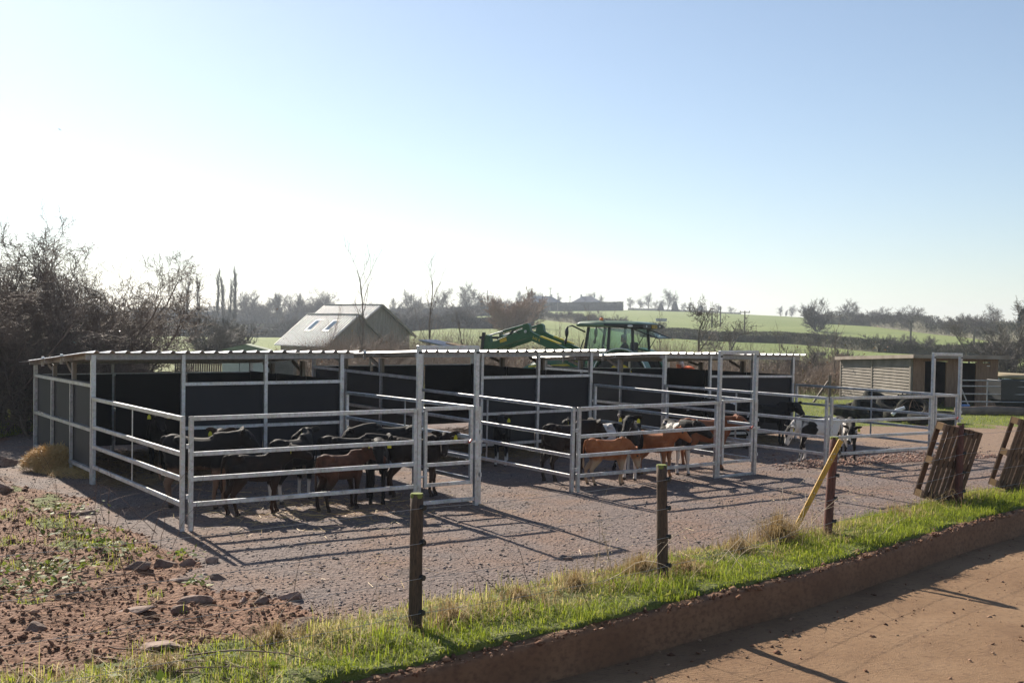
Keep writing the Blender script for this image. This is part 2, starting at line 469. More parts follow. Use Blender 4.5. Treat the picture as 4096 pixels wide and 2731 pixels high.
# ------------------------------------------------------------------ the three calf pens
PW, PS, PR = 3.976, 4.11, 4.21
H_RAIL, H_WALL, H_POST, H_MID, GATE_W, H_FRAME = 1.278, 1.468, 1.898, 0.792, 0.888, 2.1
PENS = [((-6.110, 16.089, -0.006), 0.5971, -0.0089, -0.0041),
        ((-1.610, 19.448, 0.024), 0.6475, 0.0116, -0.0034),
        ((3.167, 22.848, 0.001), 0.6146, 0.0003, 0.0104)]
def pen_matrix(i):
    T, yaw, tx, ty = PENS[i]
    return Matrix.Translation(T) @ Matrix.Rotation(yaw, 4, 'Z') @ Matrix.Rotation(ty, 4, 'Y') @ Matrix.Rotation(tx, 4, 'X')
M['stub'] = noisy_mat('sun_tinted_galvanised', (0.17, 0.135, 0.10), (0.30, 0.25, 0.19), 3, 0.8, 0, 0.3, 0.01, (6, 6, 1))  # brown of sunlight reflected on galvanised steel, put into the base colour

ROOF_F, ROOF_R = -0.16, 4.72            # local y of the roof's front and rear edge
ROOF_X0, ROOF_X1 = -0.17, 4.28
def roof_z(y): return 1.925 - 0.0535*(y - ROOF_F)
def roof_sheet_mesh(w, seed):
    """box-profile sheet: ribs run front to back"""
    pitch = w/5; t = 0.004
    prof = []
    for k in range(5):
        x = k*pitch
        prof += [(x, 0), (x+pitch*0.62, 0), (x+pitch*0.76, 0.034), (x+pitch*0.88, 0.034)]
    prof.append((w+0.012, 0.001))
    ys = [ROOF_F, 0.9, 2.2, 3.5, ROOF_R]
    V = []; rnd = random.Random(seed)
    for y in ys:
        dz = rnd.uniform(-0.004, 0.004)
        for x, z in prof: V.append((x, y, roof_z(y)+z+dz))
    n = len(prof); F = []
    for j in range(len(ys)-1):
        for k in range(n-1): F.append((j*n+k, j*n+k+1, (j+1)*n+k+1, (j+1)*n+k))
    me = bpy.data.meshes.new('roof_sheet'); me.from_pydata(V, [], F); me.update()
    return me

def shelter(i):
    place = ['nearest of the three, on gravel behind the straw heap', 'the middle one of the three', 'farthest of the three, beside the timber field shelter']
    t = empty('calf_shelter'); t.matrix_world = pen_matrix(i)
    tag(t, ['galvanised calf shelter with black sheet walls, foremost, beside the straw heap', 'galvanised calf shelter with black sheet walls, in the middle of the row', 'galvanised calf shelter with black sheet walls, at the far end of the row'][i], 'shelter', 'calf shelters in a row')
    def post(x, y, z1, w=0.066, m='galv'): MB().box(x-w/2, x+w/2, y-w/2, y+w/2, -0.08, z1).build('post', M[m], t)
    for x, y in ((0, 0), (PW, 0)): post(x, y, H_POST)
    for x in (PW/3, 2*PW/3): post(x, 0, H_POST, 0.055)
    for x, y in ((0, PS), (PW, PS)): post(x, y, roof_z(PS)-0.07, 0.06)
    for k in (1, 2):
        for x in (0, PW): post(x, PS*k/3, H_WALL-0.052, 0.045)
        post(PW*k/3, PS, H_WALL-0.052, 0.045)
        MB().box(PW*k/3-0.02, PW*k/3+0.02, PS-0.02, PS+0.02, H_WALL, roof_z(PS)-0.07).build('stub_post', M['galv'], t)
    hs = 0.05
    def rail(p, q, w=0.045): MB().bar(p, q, w, hs).build('rail', M['galv'], t)
    e = 0.035
    for z in (H_WALL-hs/2, H_MID, 0.20):
        for x in (0, PW): rail((x, e, z), (x, PS-e, z), 0.052)
        rail((e, PS, z), (PW-e, PS, z), 0.052)
    for z in (H_WALL-hs/2, H_MID-hs/2, 0.20):
        for a, c in ((1, 2), (2, 3)): rail((PW*a/3+0.03, 0, z), (PW*c/3-0.03, 0, z), 0.042)
    # sheets, one per bay, set inside the frame
    th = 0.006; z0, z1 = 0.14, H_WALL+0.012
    for k in range(3):
        a, c = PS*k/3+0.012, PS*(k+1)/3-0.012
        for x, s in ((0.034, 1), (PW-0.034, -1)):
            MB().quadbox([(x, a, z0), (x+th, a, z0), (x+th, c, z0), (x, c, z0), (x, a, z1), (x+th, a, z1), (x+th, c, z1), (x, c, z1)]).build('wall_sheet', M['blacksheet'], t)
        a, c = PW*k/3+0.045, PW*(k+1)/3-0.02
        MB().box(a, c, PS-0.041, PS-0.035, z0, z1-0.03).build('wall_sheet', M['blacksheet'], t)
    for k in (1, 2):
        MB().box(PW*k/3+0.03, PW*(k+1)/3-0.03, 0.03, 0.036, z0, H_WALL-0.01).build('wall_sheet', M['blacksheet'], t)
    # roof frame: purlins across, rafters on stub posts with a brace
    for y in (0.02, PS*0.36, PS*0.7, PS+0.02):
        MB().bar((-0.10, y-(0.0 if y > 0.1 else 0.0), roof_z(y)-(0.048 if y < 1 else 0.033)), (PW+0.22, y, roof_z(y)-(0.048 if y < 1 else 0.033)), 0.06, 0.088 if y < 1 else 0.058).build('purlin', M['galv_dull'], t)
    for x in (0.06, PW-0.06):
        for ya, yb in ((0.055, PS*0.36-0.035), (PS*0.36+0.035, PS*0.7-0.035), (PS*0.7+0.035, PS-0.015)):
            MB().bar((x, ya, roof_z(ya)-0.036), (x, yb, roof_z(yb)-0.036), 0.05, 0.055).build('rafter', M['galv_dull'], t)
        for y in (PS*0.36, PS*0.7):
            zt = roof_z(y)-0.094
            MB().bar((x, y-0.04, H_WALL+0.002), (x, y-0.04, zt), 0.055, 0.07, (0, 1, 0)).build('stub_post', M['stub'], t)
            MB().bar((x, y+0.03, H_WALL+0.002), (x, y+0.03, zt), 0.045, 0.05, (0, 1, 0)).build('stub_post', M['galv_dull'], t)
            MB().bar((x-0.004, y+0.07, H_WALL+0.12), (x-0.004, y+0.42, zt-0.01), 0.035, 0.055).build('brace', M['stub'], t)
    for y in (PS*0.72+0.45, PS*0.36+0.5):
        for x in (-0.02,):
            MB().box(x-0.022, x+0.022, y-0.012, y+0.012, roof_z(y)-0.11, roof_z(y)+0.06).build('roof_clip', M['galv'], t)
    w = (ROOF_X1-ROOF_X0)/4
    for k in range(4):
        o = link_mesh('roof_sheet', roof_sheet_mesh(w, i*7+k), M['roofsheet'], t)
        o.location = (ROOF_X0+k*w, 0, 0.0015*k)
        md = o.modifiers.new('thickness', 'SOLIDIFY'); md.thickness = 0.0025; md.offset = 0
    return t

RAIL_TOPS = (H_RAIL, 0.868, 0.582, 0.289)
def hurdle(i, a, c, label, mid, name='hurdle'):
    """panel of four rails between local points a and c"""
    t = empty(name); Mx = pen_matrix(i)
    d = Vector((c[0]-a[0], c[1]-a[1], 0)); L = d.length; ang = math.atan2(d.y, d.x)
    t.matrix_world = Mx @ Matrix.Translation((a[0], a[1], 0)) @ Matrix.Rotation(ang, 4, 'Z')
    tag(t, label, 'hurdle', 'hurdles round the calf pens')
    pw = 0.05
    for x in (pw/2, L-pw/2):
        MB().box(x-pw/2, x+pw/2, -pw/2, pw/2, -0.07, H_RAIL-0.002).build('post', M['galv'], t, 0.003)
    for z in RAIL_TOPS:
        MB().box(pw, L-pw, -0.022, 0.022, z-0.05, z).build('rail', M['galv'], t, 0.003)
    if mid:
        xm = L*mid
        MB().box(xm-0.018, xm+0.018, 0.023, 0.029, 0.24, H_RAIL-0.004).build('mid_strap', M['galv'], t)
    for x in (pw/2, L-pw/2):
        MB().box(x-0.023, x+0.023, -0.023, 0.023, H_RAIL-0.001, H_RAIL+0.002).build('end_cap', M['blackcap'], t)
    for z in (0.33, 0.91):
        MB().box(-0.03, 0.0, -0.014, 0.014, z, z+0.05).build('hinge_lug', M['galv'], t)
    return t

def gate_frame(i, label):
    t = empty('gate_frame'); g = GATE_W
    t.matrix_world = pen_matrix(i) @ Matrix.Translation((PW-g, -PR, 0))
    tag(t, label, 'gate', 'gate frames of the calf pens')
    w = 0.058
    for x in (0, g): MB().box(x-w/2, x+w/2, -w/2, w/2, -0.06, H_FRAME-w).build('post', M['galv'], t, 0.003)
    MB().box(-w/2, g+w/2, -w/2, w/2, H_FRAME-w+0.001, H_FRAME).build('head_rail', M['galv'], t, 0.003)
    MB().box(-w/2+w, g-w/2, -0.024, 0.024, 0.012, 0.06).build('sill', M['galv'], t, 0.003)
    for x in (0, g): MB().box(x-w/2+0.004, x+w/2-0.004, -w/2-0.002, -w/2+0.002, H_FRAME-w-0.05, H_FRAME-w-0.02).build('plug', M['blackcap'], t)
    x0, x1 = w/2+0.05, g-w/2-0.03
    gt = MB().box(x0, x0+0.045, -0.022, 0.022, 0.24, H_RAIL-0.035).build('gate', M['galv'], t, 0.003)
    tag(gt, 'four-rail gate hung inside the tall frame')
    MB().box(x1-0.045, x1, -0.022, 0.022, 0.24, H_RAIL-0.035).build('stile', M['galv'], gt, 0.003)
    for z in (H_RAIL-0.005, 0.84, 0.555, 0.29):
        zz = z
        MB().box(x0+0.045 if z < 1 else x0, (x1-0.045) if z < 1 else x1, -0.021, 0.021, zz-0.045 if z < 1 else H_RAIL-0.034, zz if z < 1 else H_RAIL+0.012).build('rail', M['galv'], gt, 0.003)
    for z in (0.38, 1.0):
        MB().tube([(w/2, 0, z), (x0, 0, z)], 0.012, 8).build('hinge_pin', M['galv'], gt)
    MB().box(x1-0.05, g+w/2+0.05, -0.05, -0.030, 0.80, 0.825).build('latch_bolt', M['galv'], gt)
    MB().bar((x1-0.085, -0.045, 0.80), (x1-0.03, -0.045, 0.85), 0.016, 0.02).build('latch_grip', M['red'], gt)
    return t

which = ['foremost', 'middle', 'farthest']
for i in range(3):
    shelter(i)
    hurdle(i, (0.0, -0.045), (0.0, -PR+0.005), ['galvanised side hurdle at the outer left, beside the straw', 'galvanised side hurdle between the first pen gate and the middle pen corner', 'galvanised side hurdle running to the corner beside the white patched calf'][i], 0.47)
    hurdle(i, (0.065, -PR), (PW-GATE_W-0.032, -PR), ['long front hurdle before the black and dark brown calves', 'long front hurdle before the two red calves', 'front hurdle of the far pen behind the yellow plank'][i], None)
    gate_frame(i, ['tall galvanised gate frame and gate directly behind the first fence post', 'tall galvanised gate frame and gate at the end of the middle pen front', 'tall galvanised gate frame seen above the leaning pallet'][i])
    hurdle(i, (PW+0.075, -PR+0.02), (PW+0.075, -0.05), ['side hurdle from the first gate frame back to the first shelter', 'side hurdle from the second gate frame back to the middle shelter', 'side hurdle of the far pen in front of the tyre pile'][i], 0.5)
# ------------------------------------------------------------------ stock fence along the verge
M['oldpost'] = noisy_mat('treated_post_wood', (0.055, 0.032, 0.020), (0.14, 0.085, 0.052), 4, 0.85, 0, 0.5, 0.01, (5, 5, 0.7), 5, (0.035, 0.022, 0.014), 25)
M['redpost'] = noisy_mat('red_stained_post_wood', (0.10, 0.034, 0.026), (0.20, 0.075, 0.055), 4, 0.85, 0, 0.5, 0.01, (5, 5, 0.7), 5, (0.05, 0.025, 0.018), 25)
M['postmoss'] = noisy_mat('mossy_post_top', (0.13, 0.17, 0.02), (0.24, 0.25, 0.06), 30, 0.9)
M['wire'] = noisy_mat('fence_wire', (0.30, 0.30, 0.31), (0.42, 0.42, 0.43), 10, 0.5, 0.5, 0)
FP = [(-3.66, 6.12), (-0.711, 8.511), (1.467, 10.39), (3.773, 12.984), (6.423, 15.687), (9.3, 18.2)]
FH = [1.1, 1.099, 1.126, 1.176, 1.155, 1.15]
FLEAN = [(0, 0), (-0.004, 0.0), (-0.03, 0.0), (0.055, 0.0), (-0.002, 0), (0.02, 0)]
fdesc = ['', 'dark round fence post before the first gate frame, nearest the camera', 'brown round fence post with mossy top before the two red calves', 'reddish round fence post with the yellow plank against it', 'reddish brown fence post rising in front of the leaning pallet', '']
WIRE_Z = (0.19, 0.46, 0.73, 1.0)
for k in range(1, 5):
    (x, y), hgt = FP[k], FH[k]
    gz_ = float(ground_z(x, y))
    t = empty('fence_post', (x, y, 0), R(20+40*k), fdesc[k], 'fence post', 'posts of the wire fence')
    lx, ly = FLEAN[k]; ca, sa = math.cos(-R(20+40*k)), math.sin(-R(20+40*k))
    lx, ly = lx*ca-ly*sa, lx*sa+ly*ca
    r0 = 0.052
    rnd = random.Random(k)
    rr = []
    for j in range(9):
        f = j/8; z = -0.15 + (hgt+0.15)*f
        rj = r0*(1.03-0.06*f)
        rr.append([(lx*z/hgt+rj*(1+0.05*math.sin(3*a+j*0.4))*math.cos(a), ly*z/hgt+rj*(1+0.04*math.cos(2*a+j))*math.sin(a), z) for a in [2*math.pi*q/16 for q in range(16)]])
    MB().rings(rr).build('shaft', M['redpost' if k >= 3 else 'oldpost'], t, 0, True)
    top = [[(lx+q_*math.cos(a), ly+q_*math.sin(a), hgt+z_) for a in [2*math.pi*q/16 for q in range(16)]] for q_, z_ in ((0.05, -0.03), (0.0515, -0.005), (0.047, 0.006))]
    MB().rings(top).build('mossy_top', M['postmoss'], t, 0, False)
    d = Vector((FP[k+1][0]-FP[k-1][0], FP[k+1][1]-FP[k-1][1], 0)).normalized()
    nrm = Vector((d.y, -d.x, 0))
    Rl = Matrix.Rotation(-R(20+40*k), 3, 'Z')
    for z in WIRE_Z:
        side = Rl @ (d*0.2+nrm).normalized()
        p = Vector((lx*z/hgt, ly*z/hgt, z)) + side*0.048
        ins = MB().tube([p, p+side*0.018], [0.02, 0.02], 8).tube([p+side*0.018, p+side*0.026, p+side*0.04], [0.012, 0.024, 0.022], 8)
        ins.build('insulator', M['blackcap'], t)
fnames = ['lowest', 'second lowest', 'third highest of four', 'top']
fnames = ['lowest strand of the four-wire fence along the grass verge', 'second strand from the ground of the fence along the verge', 'third strand from the ground of the fence along the verge', 'top strand of the four-wire fence along the grass verge']
for q, z in enumerate(WIRE_Z):
    pts = []
    for k in range(len(FP)):
        x, y = FP[k]; l = FLEAN[k]
        d = Vector((FP[min(k+1, 5)][0]-FP[max(k-1, 0)][0], FP[min(k+1, 5)][1]-FP[max(k-1, 0)][1], 0)).normalized()
        pts.append(Vector((x+l[0]*z/1.1, y+l[1]*z/1.1, z)) + Vector((d.y, -d.x, 0))*0.082)
    pl = []
    for a, c in zip(pts[:-1], pts[1:]):
        for s in range(6):
            f = s/6; pl.append(a.lerp(c, f) - Vector((0, 0, 0.05*4*f*(1-f)*0.5)))
    pl.append(pts[-1])
    o = MB().tube(pl, 0.0019, 5).build('fence_wire', M['wire'], None, 0, True)
    tag(o, fnames[q], 'wire', 'wires of the verge fence')

# wooden pallets leaning on the fence
M['pallet'] = noisy_mat('weathered_pallet_wood', (0.085, 0.045, 0.026), (0.19, 0.105, 0.058), 3, 0.85, 0, 0.4, 0.008, (4, 4, 4), 5, (0.05, 0.03, 0.02), 30)
M['palletlight'] = noisy_mat('pallet_block_wood', (0.20, 0.11, 0.04), (0.33, 0.19, 0.075), 3, 0.8, 0, 0.4, 0.008, (4, 4, 4), 5)
def pallet(base, yaw, lean, slant, label):
    """long axis z, boards on the -y side (towards the road)"""
    t = empty('pallet', base); t.rotation_mode = 'XYZ'
    t.rotation_euler = (Matrix.Rotation(yaw, 3, 'Z') @ Matrix.Rotation(lean, 3, 'X') @ Matrix.Rotation(slant, 3, 'Y')).to_euler()
    tag(t, label, 'pallet', 'pallets leaning on the fence')
    W_, H_, D_ = 0.80, 1.10, 0.15
    for zc in (0.05, H_/2, H_-0.05):
        for yy, nm in ((-0.03, 'stringer'), ):
            MB().box(-W_/2, W_/2, -0.012+0.0, 0.012, zc-0.05, zc+0.05).build('stringer', M['pallet'], t)
        for xc in (-W_/2+0.05, 0, W_/2-0.05):
            MB().box(xc-0.05, xc+0.05, 0.013, D_-0.03, zc-0.049, zc+0.049).build('block', M['palletlight'], t)
    for k in range(8):
        w = 0.078; x = -W_/2 + 0.04 + k*(W_-0.08)/7
        MB().box(x-w/2+0.003*(k % 2), x+w/2-0.002, -0.034, -0.013, 0.002*k, H_-0.003*(k % 3)).build('deck_board', M['pallet'], t, 0.002)
    for xc in (-W_/2+0.05, 0, W_/2-0.05):
        MB().box(xc-0.05, xc+0.05, D_-0.029, D_-0.009, 0, H_).build('bottom_board', M['pallet'], t)
    return t
pallet((6.19, 15.80, 0.02), R(27), R(11), R(11), 'slatted wooden pallet leaning right behind the reddish brown fence post')
pallet((7.76, 17.0, 0.02), R(30), R(11), R(13), 'slatted wooden pallet cut off by the right picture edge')

# the yellow plank
M['yellow'] = noisy_mat('yellow_painted_timber', (0.52, 0.28, 0.025), (0.66, 0.39, 0.05), 4, 0.6, 0, 0.25, 0.006, (4, 4, 1), 5, (0.30, 0.17, 0.05), 22)
pb, pt = Vector((3.33, 12.90, 0.02)), Vector((3.87, 12.86, 1.155))
t = empty('yellow_plank', pb, 0, 'bright yellow painted plank leaning against the reddish fence post', 'plank')
MB().bar((0, 0, 0), pt-pb, 0.024, 0.060, (1, 0.1, 0)).build('board', M['yellow'], t, 0.003)
for f in (0.80, 0.86, 0.45):
    c_ = (pt-pb)*f; MB().tube([c_+Vector((0, -0.015, 0)), c_+Vector((0, -0.022, 0))], 0.007, 8).build('screw', M['galv'], t)

# straw heap beside the first shelter
M['straw'] = noisy_mat('golden_straw', (0.46, 0.28, 0.09), (0.74, 0.53, 0.23), 14, 0.6, 0, 0)
def strands(n, posf, lmin, lmax, wid, seed, flat=0.35):
    """n thin flat strips; posf(rng,n) gives centres"""
    rng = np.random.default_rng(seed)
    c = posf(rng, n); th = rng.uniform(0, 2*np.pi, n); ph = rng.normal(0, flat, n)
    d = np.stack([np.cos(th)*np.cos(ph), np.sin(th)*np.cos(ph), np.sin(ph)], -1)
    L = rng.uniform(lmin, lmax, n)[:, None]/2
    s = np.stack([-np.sin(th), np.cos(th), rng.normal(0, 0.8, n)], -1); s /= np.linalg.norm(s, axis=1)[:, None]; s *= wid/2
    V = np.stack([c-d*L-s, c-d*L+s, c+d*L+s, c+d*L-s], 1).reshape(-1, 3)
    return V, np.arange(4*n).reshape(n, 4)
def mound(cx, cy, rx, ry, h, rz_=0.0):
    def f(rng, n):
        a = rng.uniform(0, 2*np.pi, n); q = np.sqrt(rng.uniform(0, 1, n))
        x = q*np.cos(a)*rx; y = q*np.sin(a)*ry
        z = h*np.sqrt(np.clip(1-q**2.2, 0, 1))*rng.uniform(0.75, 1.02, n)+0.01
        return np.stack([cx+x*math.cos(rz_)-y*math.sin(rz_), cy+x*math.sin(rz_)+y*math.cos(rz_), z], -1)
    return f
t = empty('straw_heap', (-7.25, 17.5, 0), 0, 'heap of golden straw against the outer wall of the foremost shelter', 'straw')
core = MB().rings([[(q*math.cos(2*math.pi*k/14)*0.44, q*math.sin(2*math.pi*k/14)*0.42, z) for k in range(14)] for q, z in ((1, -0.02), (0.93, 0.15), (0.72, 0.32), (0.35, 0.41), (0.1, 0.42))])
core.build('heap_core', M['straw'], t, 0, True)
t.scale = (0.74, 0.74, 0.72)
V, F = strands(8500, mound(0, 0, 0.66, 0.56, 0.5), 0.08, 0.34, 0.0065, 4, 0.55)
tag(np_mesh('loose_straw', V, F, M['straw'], t), kind='stuff')
V, F = strands(2600, mound(0.6, -0.5, 1.0, 0.55, 0.10, -0.9), 0.06, 0.25, 0.005, 5)
tag(np_mesh('trampled_straw', V, F, M['straw'], t), kind='stuff')
# straw bedding inside the shelters
M['bedding'] = noisy_mat('trampled_bedding', (0.14, 0.085, 0.04), (0.36, 0.24, 0.11), 10, 0.8, 0, 0)
for i in range(3):
    Mx = pen_matrix(i)
    def inpen(rng, n):
        x = rng.uniform(0.1, PW-0.1, n); y = rng.uniform(-1.2, PS-0.2, n)
        y = np.where(y < 0, y*rng.uniform(0, 1, n), y)
        z = 0.012 + np.abs(rng.normal(0, 0.02, n)) + np.where(y > 0, 0.05, 0)*fbm(x*1.5, y*1.5, 3+i)
        A = np.array(Mx)[:3, :]
        return np.stack([x, y, z, np.ones(n)], -1) @ A.T
    V, F = strands(6500, inpen, 0.08, 0.3, 0.007, 30+i, 0.2)
    tag(np_mesh('straw_bedding', V, F, M['bedding']), ['trampled straw bedding inside the foremost shelter', 'trampled straw bedding inside the middle shelter', 'trampled straw bedding inside the farthest shelter'][i], 'straw', None, 'stuff')
# ------------------------------------------------------------------ gravel, clods, rocks, grass
rng = np.random.default_rng(11)
def stones(name, P, size, mat, seed, flat=0.55):
    """octahedral chips at P with per-stone size"""
    rng = np.random.default_rng(seed); n = len(P)
    base = np.array([(1,0,0),(0,1,0),(-1,0,0),(0,-1,0),(0,0,1),(0,0,-1)], float)
    Fb = np.array([(0,1,4),(1,2,4),(2,3,4),(3,0,4),(1,0,5),(2,1,5),(3,2,5),(0,3,5)])
    sc = size[:, None]*np.stack([rng.uniform(0.7, 1.5, n), rng.uniform(0.6, 1.1, n), rng.uniform(0.35, 0.9, n)*flat*1.6], -1)
    a = rng.uniform(0, 2*np.pi, n); tl = rng.normal(0, 0.3, n)
    V = base[None]*sc[:, None, :]*rng.uniform(0.75, 1.25, (n, 6, 1))
    z = V[..., 2] + V[..., 0]*tl[:, None]
    x = V[..., 0]*np.cos(a)[:, None]-V[..., 1]*np.sin(a)[:, None]; y = V[..., 0]*np.sin(a)[:, None]+V[..., 1]*np.cos(a)[:, None]
    V = np.stack([x, y, z], -1) + P[:, None, :]
    F = (Fb[None]+6*np.arange(n)[:, None, None]).reshape(-1, 3)
    o = np_mesh(name, V.reshape(-1, 3), F, mat)
    ca = o.data.color_attributes.new('tone', 'FLOAT_COLOR', 'POINT')
    tn = np.repeat(rng.uniform(0, 1, n), 6)
    ca.data.foreach_set('color', np.stack([tn, np.repeat(rng.uniform(0, 1, n), 6), tn, np.ones_like(tn)], -1).reshape(-1).astype(np.float32))
    return o
def tone_mat(name, stops, rough=0.8):
    m, nt, b, out = new_mat(name)
    at = N(nt, 'ShaderNodeVertexColor', layer_name='tone'); sp = N(nt, 'ShaderNodeSeparateColor'); nt.links.new(at.outputs[0], sp.inputs[0])
    c = ramp(nt, sp.outputs[0], stops)
    n1 = noise(nt, coords(nt, 'Object'), 40, 3)
    c = mixc(nt, 0.25, c, n1.outputs['Color'], 'SOFT_LIGHT')
    nt.links.new(c, b.inputs['Base Color']); b.inputs['Roughness'].default_value = rough
    return m
M['chips'] = tone_mat('grey_stone_chips', [(0.0, (0.085, 0.064, 0.058)), (0.4, (0.16, 0.122, 0.108)), (0.75, (0.235, 0.182, 0.16)), (1.0, (0.36, 0.275, 0.235))])
M['clods'] = tone_mat('red_brown_clods', [(0.0, (0.09, 0.038, 0.019)), (0.6, (0.205, 0.098, 0.053)), (1.0, (0.38, 0.235, 0.15))], 0.95)
M['hardcore'] = tone_mat('red_brick_hardcore', [(0.0, (0.17, 0.09, 0.065)), (0.6, (0.28, 0.155, 0.115)), (1.0, (0.38, 0.26, 0.205))], 0.9)
# denser towards the camera
n = 95000
Y = 7.6 + (rng.uniform(0, 1, n)**1.7)*17; X = rng.uniform(-0.5, 0.52, n)*Y*1.02
X = np.where(Y > 15, X, X)
s_, g_, d_ = masks(X, Y); ks = kerb_side(X, Y)
keep = (ks < -0.25) & (s_ < 0.55) & (g_ < 0.5) & (rng.uniform(0, 1, n) < 0.35+0.75*fbm(X*0.8, Y*0.8, 71)-d_*0.4)
X, Y = X[keep], Y[keep]
sz = rng.gamma(1.8, 0.0030, len(X)) + 0.003
P = np.stack([X, Y, ground_z(X, Y)+sz*0.15], -1)
tag(stones('gravel', P, sz, M['chips'], 1), 'loose grey stone chippings over the yard', 'gravel', None, 'stuff')
n = 26000
Y = 6.4 + rng.uniform(0, 1, n)*13; X = -rng.uniform(0.10, 0.53, n)*Y
s_, g_, d_ = masks(X, Y); keep = (s_ > 0.35) & (g_ < 0.8)
X, Y = X[keep], Y[keep]; sz = rng.gamma(1.4, 0.0058, len(X)) + 0.003
P = np.stack([X, Y, ground_z(X, Y)+sz*0.2], -1)
tag(stones('soil_clods', P, sz, M['clods'], 2, 0.7), 'crumbly red brown soil clods in the dug ground', 'soil', None, 'stuff')
# reddish hardcore in the far pen and by the middle pen
n = 2600
a = rng.uniform(0, 1, n); X = 5.2 + a*4.3 + rng.normal(0, 0.3, n); Y = 19.6+0.55*(X-5.6) + np.abs(rng.normal(0, 0.8, n))
sz = rng.gamma(2, 0.006, n)+0.005
tag(stones('hardcore', np.stack([X, Y, ground_z(X, Y)+0.01], -1), sz, M['hardcore'], 3), 'reddish brick hardcore trodden in along the far pen front', 'hardcore', None, 'stuff')
# crumbs of mud along the road side
n = 2600
q = rng.uniform(0, 1, n); k = (q*len(KP)).astype(int); o_ = np.abs(rng.normal(0, 1.3, n))+0.05
P2 = KP[k] + KN[k]*o_[:, None]; keep = (P2[:, 0] > -3) & (P2[:, 0] < 12)
P2 = P2[keep]; sz = rng.gamma(1.5, 0.006, len(P2))+0.004
tag(stones('mud_crumbs', np.stack([P2[:, 0], P2[:, 1], np.full(len(P2), ROAD_Z+0.004)], -1), sz, M['clods'], 4), 'dried mud crumbs scattered on the road', 'mud', None, 'stuff')
# mud ledge crumbs along the kerb top
n = 3800
k = (rng.uniform(0, 1, n)*len(KP)).astype(int)
P2 = KP[k] - KN[k]*(np.abs(rng.normal(0, 0.10, n))-0.02)[:, None] + rng.normal(0, 0.04, (n, 2))
keep = (P2[:, 0] > -3) & (P2[:, 0] < 12); P2 = P2[keep]
sz = rng.gamma(1.6, 0.006, len(P2))+0.003
tag(stones('kerb_soil', np.stack([P2[:, 0], P2[:, 1], np.full(len(P2), 0.02)], -1), sz, M['clods'], 5, 0.8), 'crumbled soil edge on top of the kerb', 'soil', None, 'stuff')

# individual rocks in the dug soil
M['rock'] = noisy_mat('pale_sandstone', (0.23, 0.15, 0.115), (0.40, 0.285, 0.225), 5, 0.9, 0, 0.6, 0.02, (1,1,1), 6, (0.16, 0.095, 0.07), 18)
M['rockdark'] = noisy_mat('earthy_stone', (0.11, 0.066, 0.048), (0.24, 0.155, 0.115), 5, 0.9, 0, 0.6, 0.02, (1,1,1), 6)
def rock(x, y, sx, sy, sz, rz_, seed, mat, label, sink=0.35):
    r_ = random.Random(seed)
    bm = bmesh.new(); bmesh.ops.create_icosphere(bm, subdivisions=3, radius=1)
    cuts = [(Vector((r_.gauss(0, 1), r_.gauss(0, 1), r_.gauss(0, 1))).normalized(), r_.uniform(0.5, 0.85)) for _ in range(11)]
    for vv in bm.verts:
        p = vv.co.copy()
        for nrm, d in cuts:
            q_ = p.dot(nrm)
            if q_ > d: p -= nrm*(q_-d)*0.95
        p += Vector((r_.gauss(0, 1), r_.gauss(0, 1), r_.gauss(0, 1)))*0.012
        vv.co = Vector((p.x*sx, p.y*sy, p.z*sz))
    me = bpy.data.meshes.new('rock'); bm.to_mesh(me); bm.free()
    o = link_mesh('rock', me, M[mat]); o.location = (x, y, float(ground_z(x, y))+sz*(1-2*sink)*0.6); o.rotation_euler = (r_.uniform(-.15, .15), r_.uniform(-.15, .15), rz_)
    return tag(o, label, 'rock', 'rocks in the dug soil')
rock(-2.62, 9.28, .17, .10, .055, 0.3, 1, 'rock', 'pale flat rock with a gap beneath, middle of the dug soil')
rock(-3.02, 8.95, .17, .08, .03, 0.1, 2, 'rock', 'broad pale slab lying flat among the clods')
rock(-2.68, 8.98, .08, .07, .06, 1.0, 3, 'rockdark', 'brown knobbly stone beside the broad pale slab')
rock(-2.27, 9.42, .055, .03, .035, 1.2, 4, 'rock', 'small bright pointed stone standing in the soil')
rock(-2.50, 7.98, .26, .10, .05, -0.5, 5, 'rock', 'large slanting slab at the edge of the front grass')
rock(-1.86, 9.52, .13, .07, .07, 0.15, 6, 'rock', 'squared brown block at the gravel edge beside the grass')
rock(-2.10, 9.38, .09, .06, .05, 0.6, 7, 'rockdark', 'dark stone half buried next to the squared block')
rock(-3.35, 10.75, .12, .08, .09, 0.4, 8, 'rockdark', 'rounded boulder on the slope below the pen corner')
rock(-3.20, 10.95, .12, .05, .07, 0.1, 9, 'rock', 'pale oblong rock above the rounded boulder')
rock(-2.95, 10.98, .09, .06, .055, 0.2, 10, 'rock', 'small rounded pale rock at the gravel margin')
rock(-3.55, 10.55, .16, .09, .06, 0.5, 11, 'rockdark', 'wide earth coloured rock near the leafy weeds')
rock(-2.72, 10.28, .10, .06, .045, 0.0, 12, 'rockdark', 'low brown rock by the end of the gravel')
rock(-3.60, 8.35, .10, .09, .08, 0.0, 13, 'rockdark', 'round brown stone at the left above the front grass')
rock(-8.35, 18.0, .28, .17, .17, 0.4, 14, 'rock', 'big brown rock at the left edge beyond the weeds')
rock(-7.05, 15.2, .20, .12, .13, 0.4, 15, 'rock', 'tan rock among dead stems left of the straw')
rock(-5.35, 13.55, .28, .07, .05, 0.45, 16, 'rock', 'long thin pale slab below the straw heap')
rock(-1.62, 8.78, .16, .10, .07, 0.8, 17, 'rockdark', 'crumbly earth lump where the grass meets the soil')
rock(0.62, 11.45, .055, .04, .03, 0.2, 18, 'rock', 'small tan stone lying alone on the gravel')
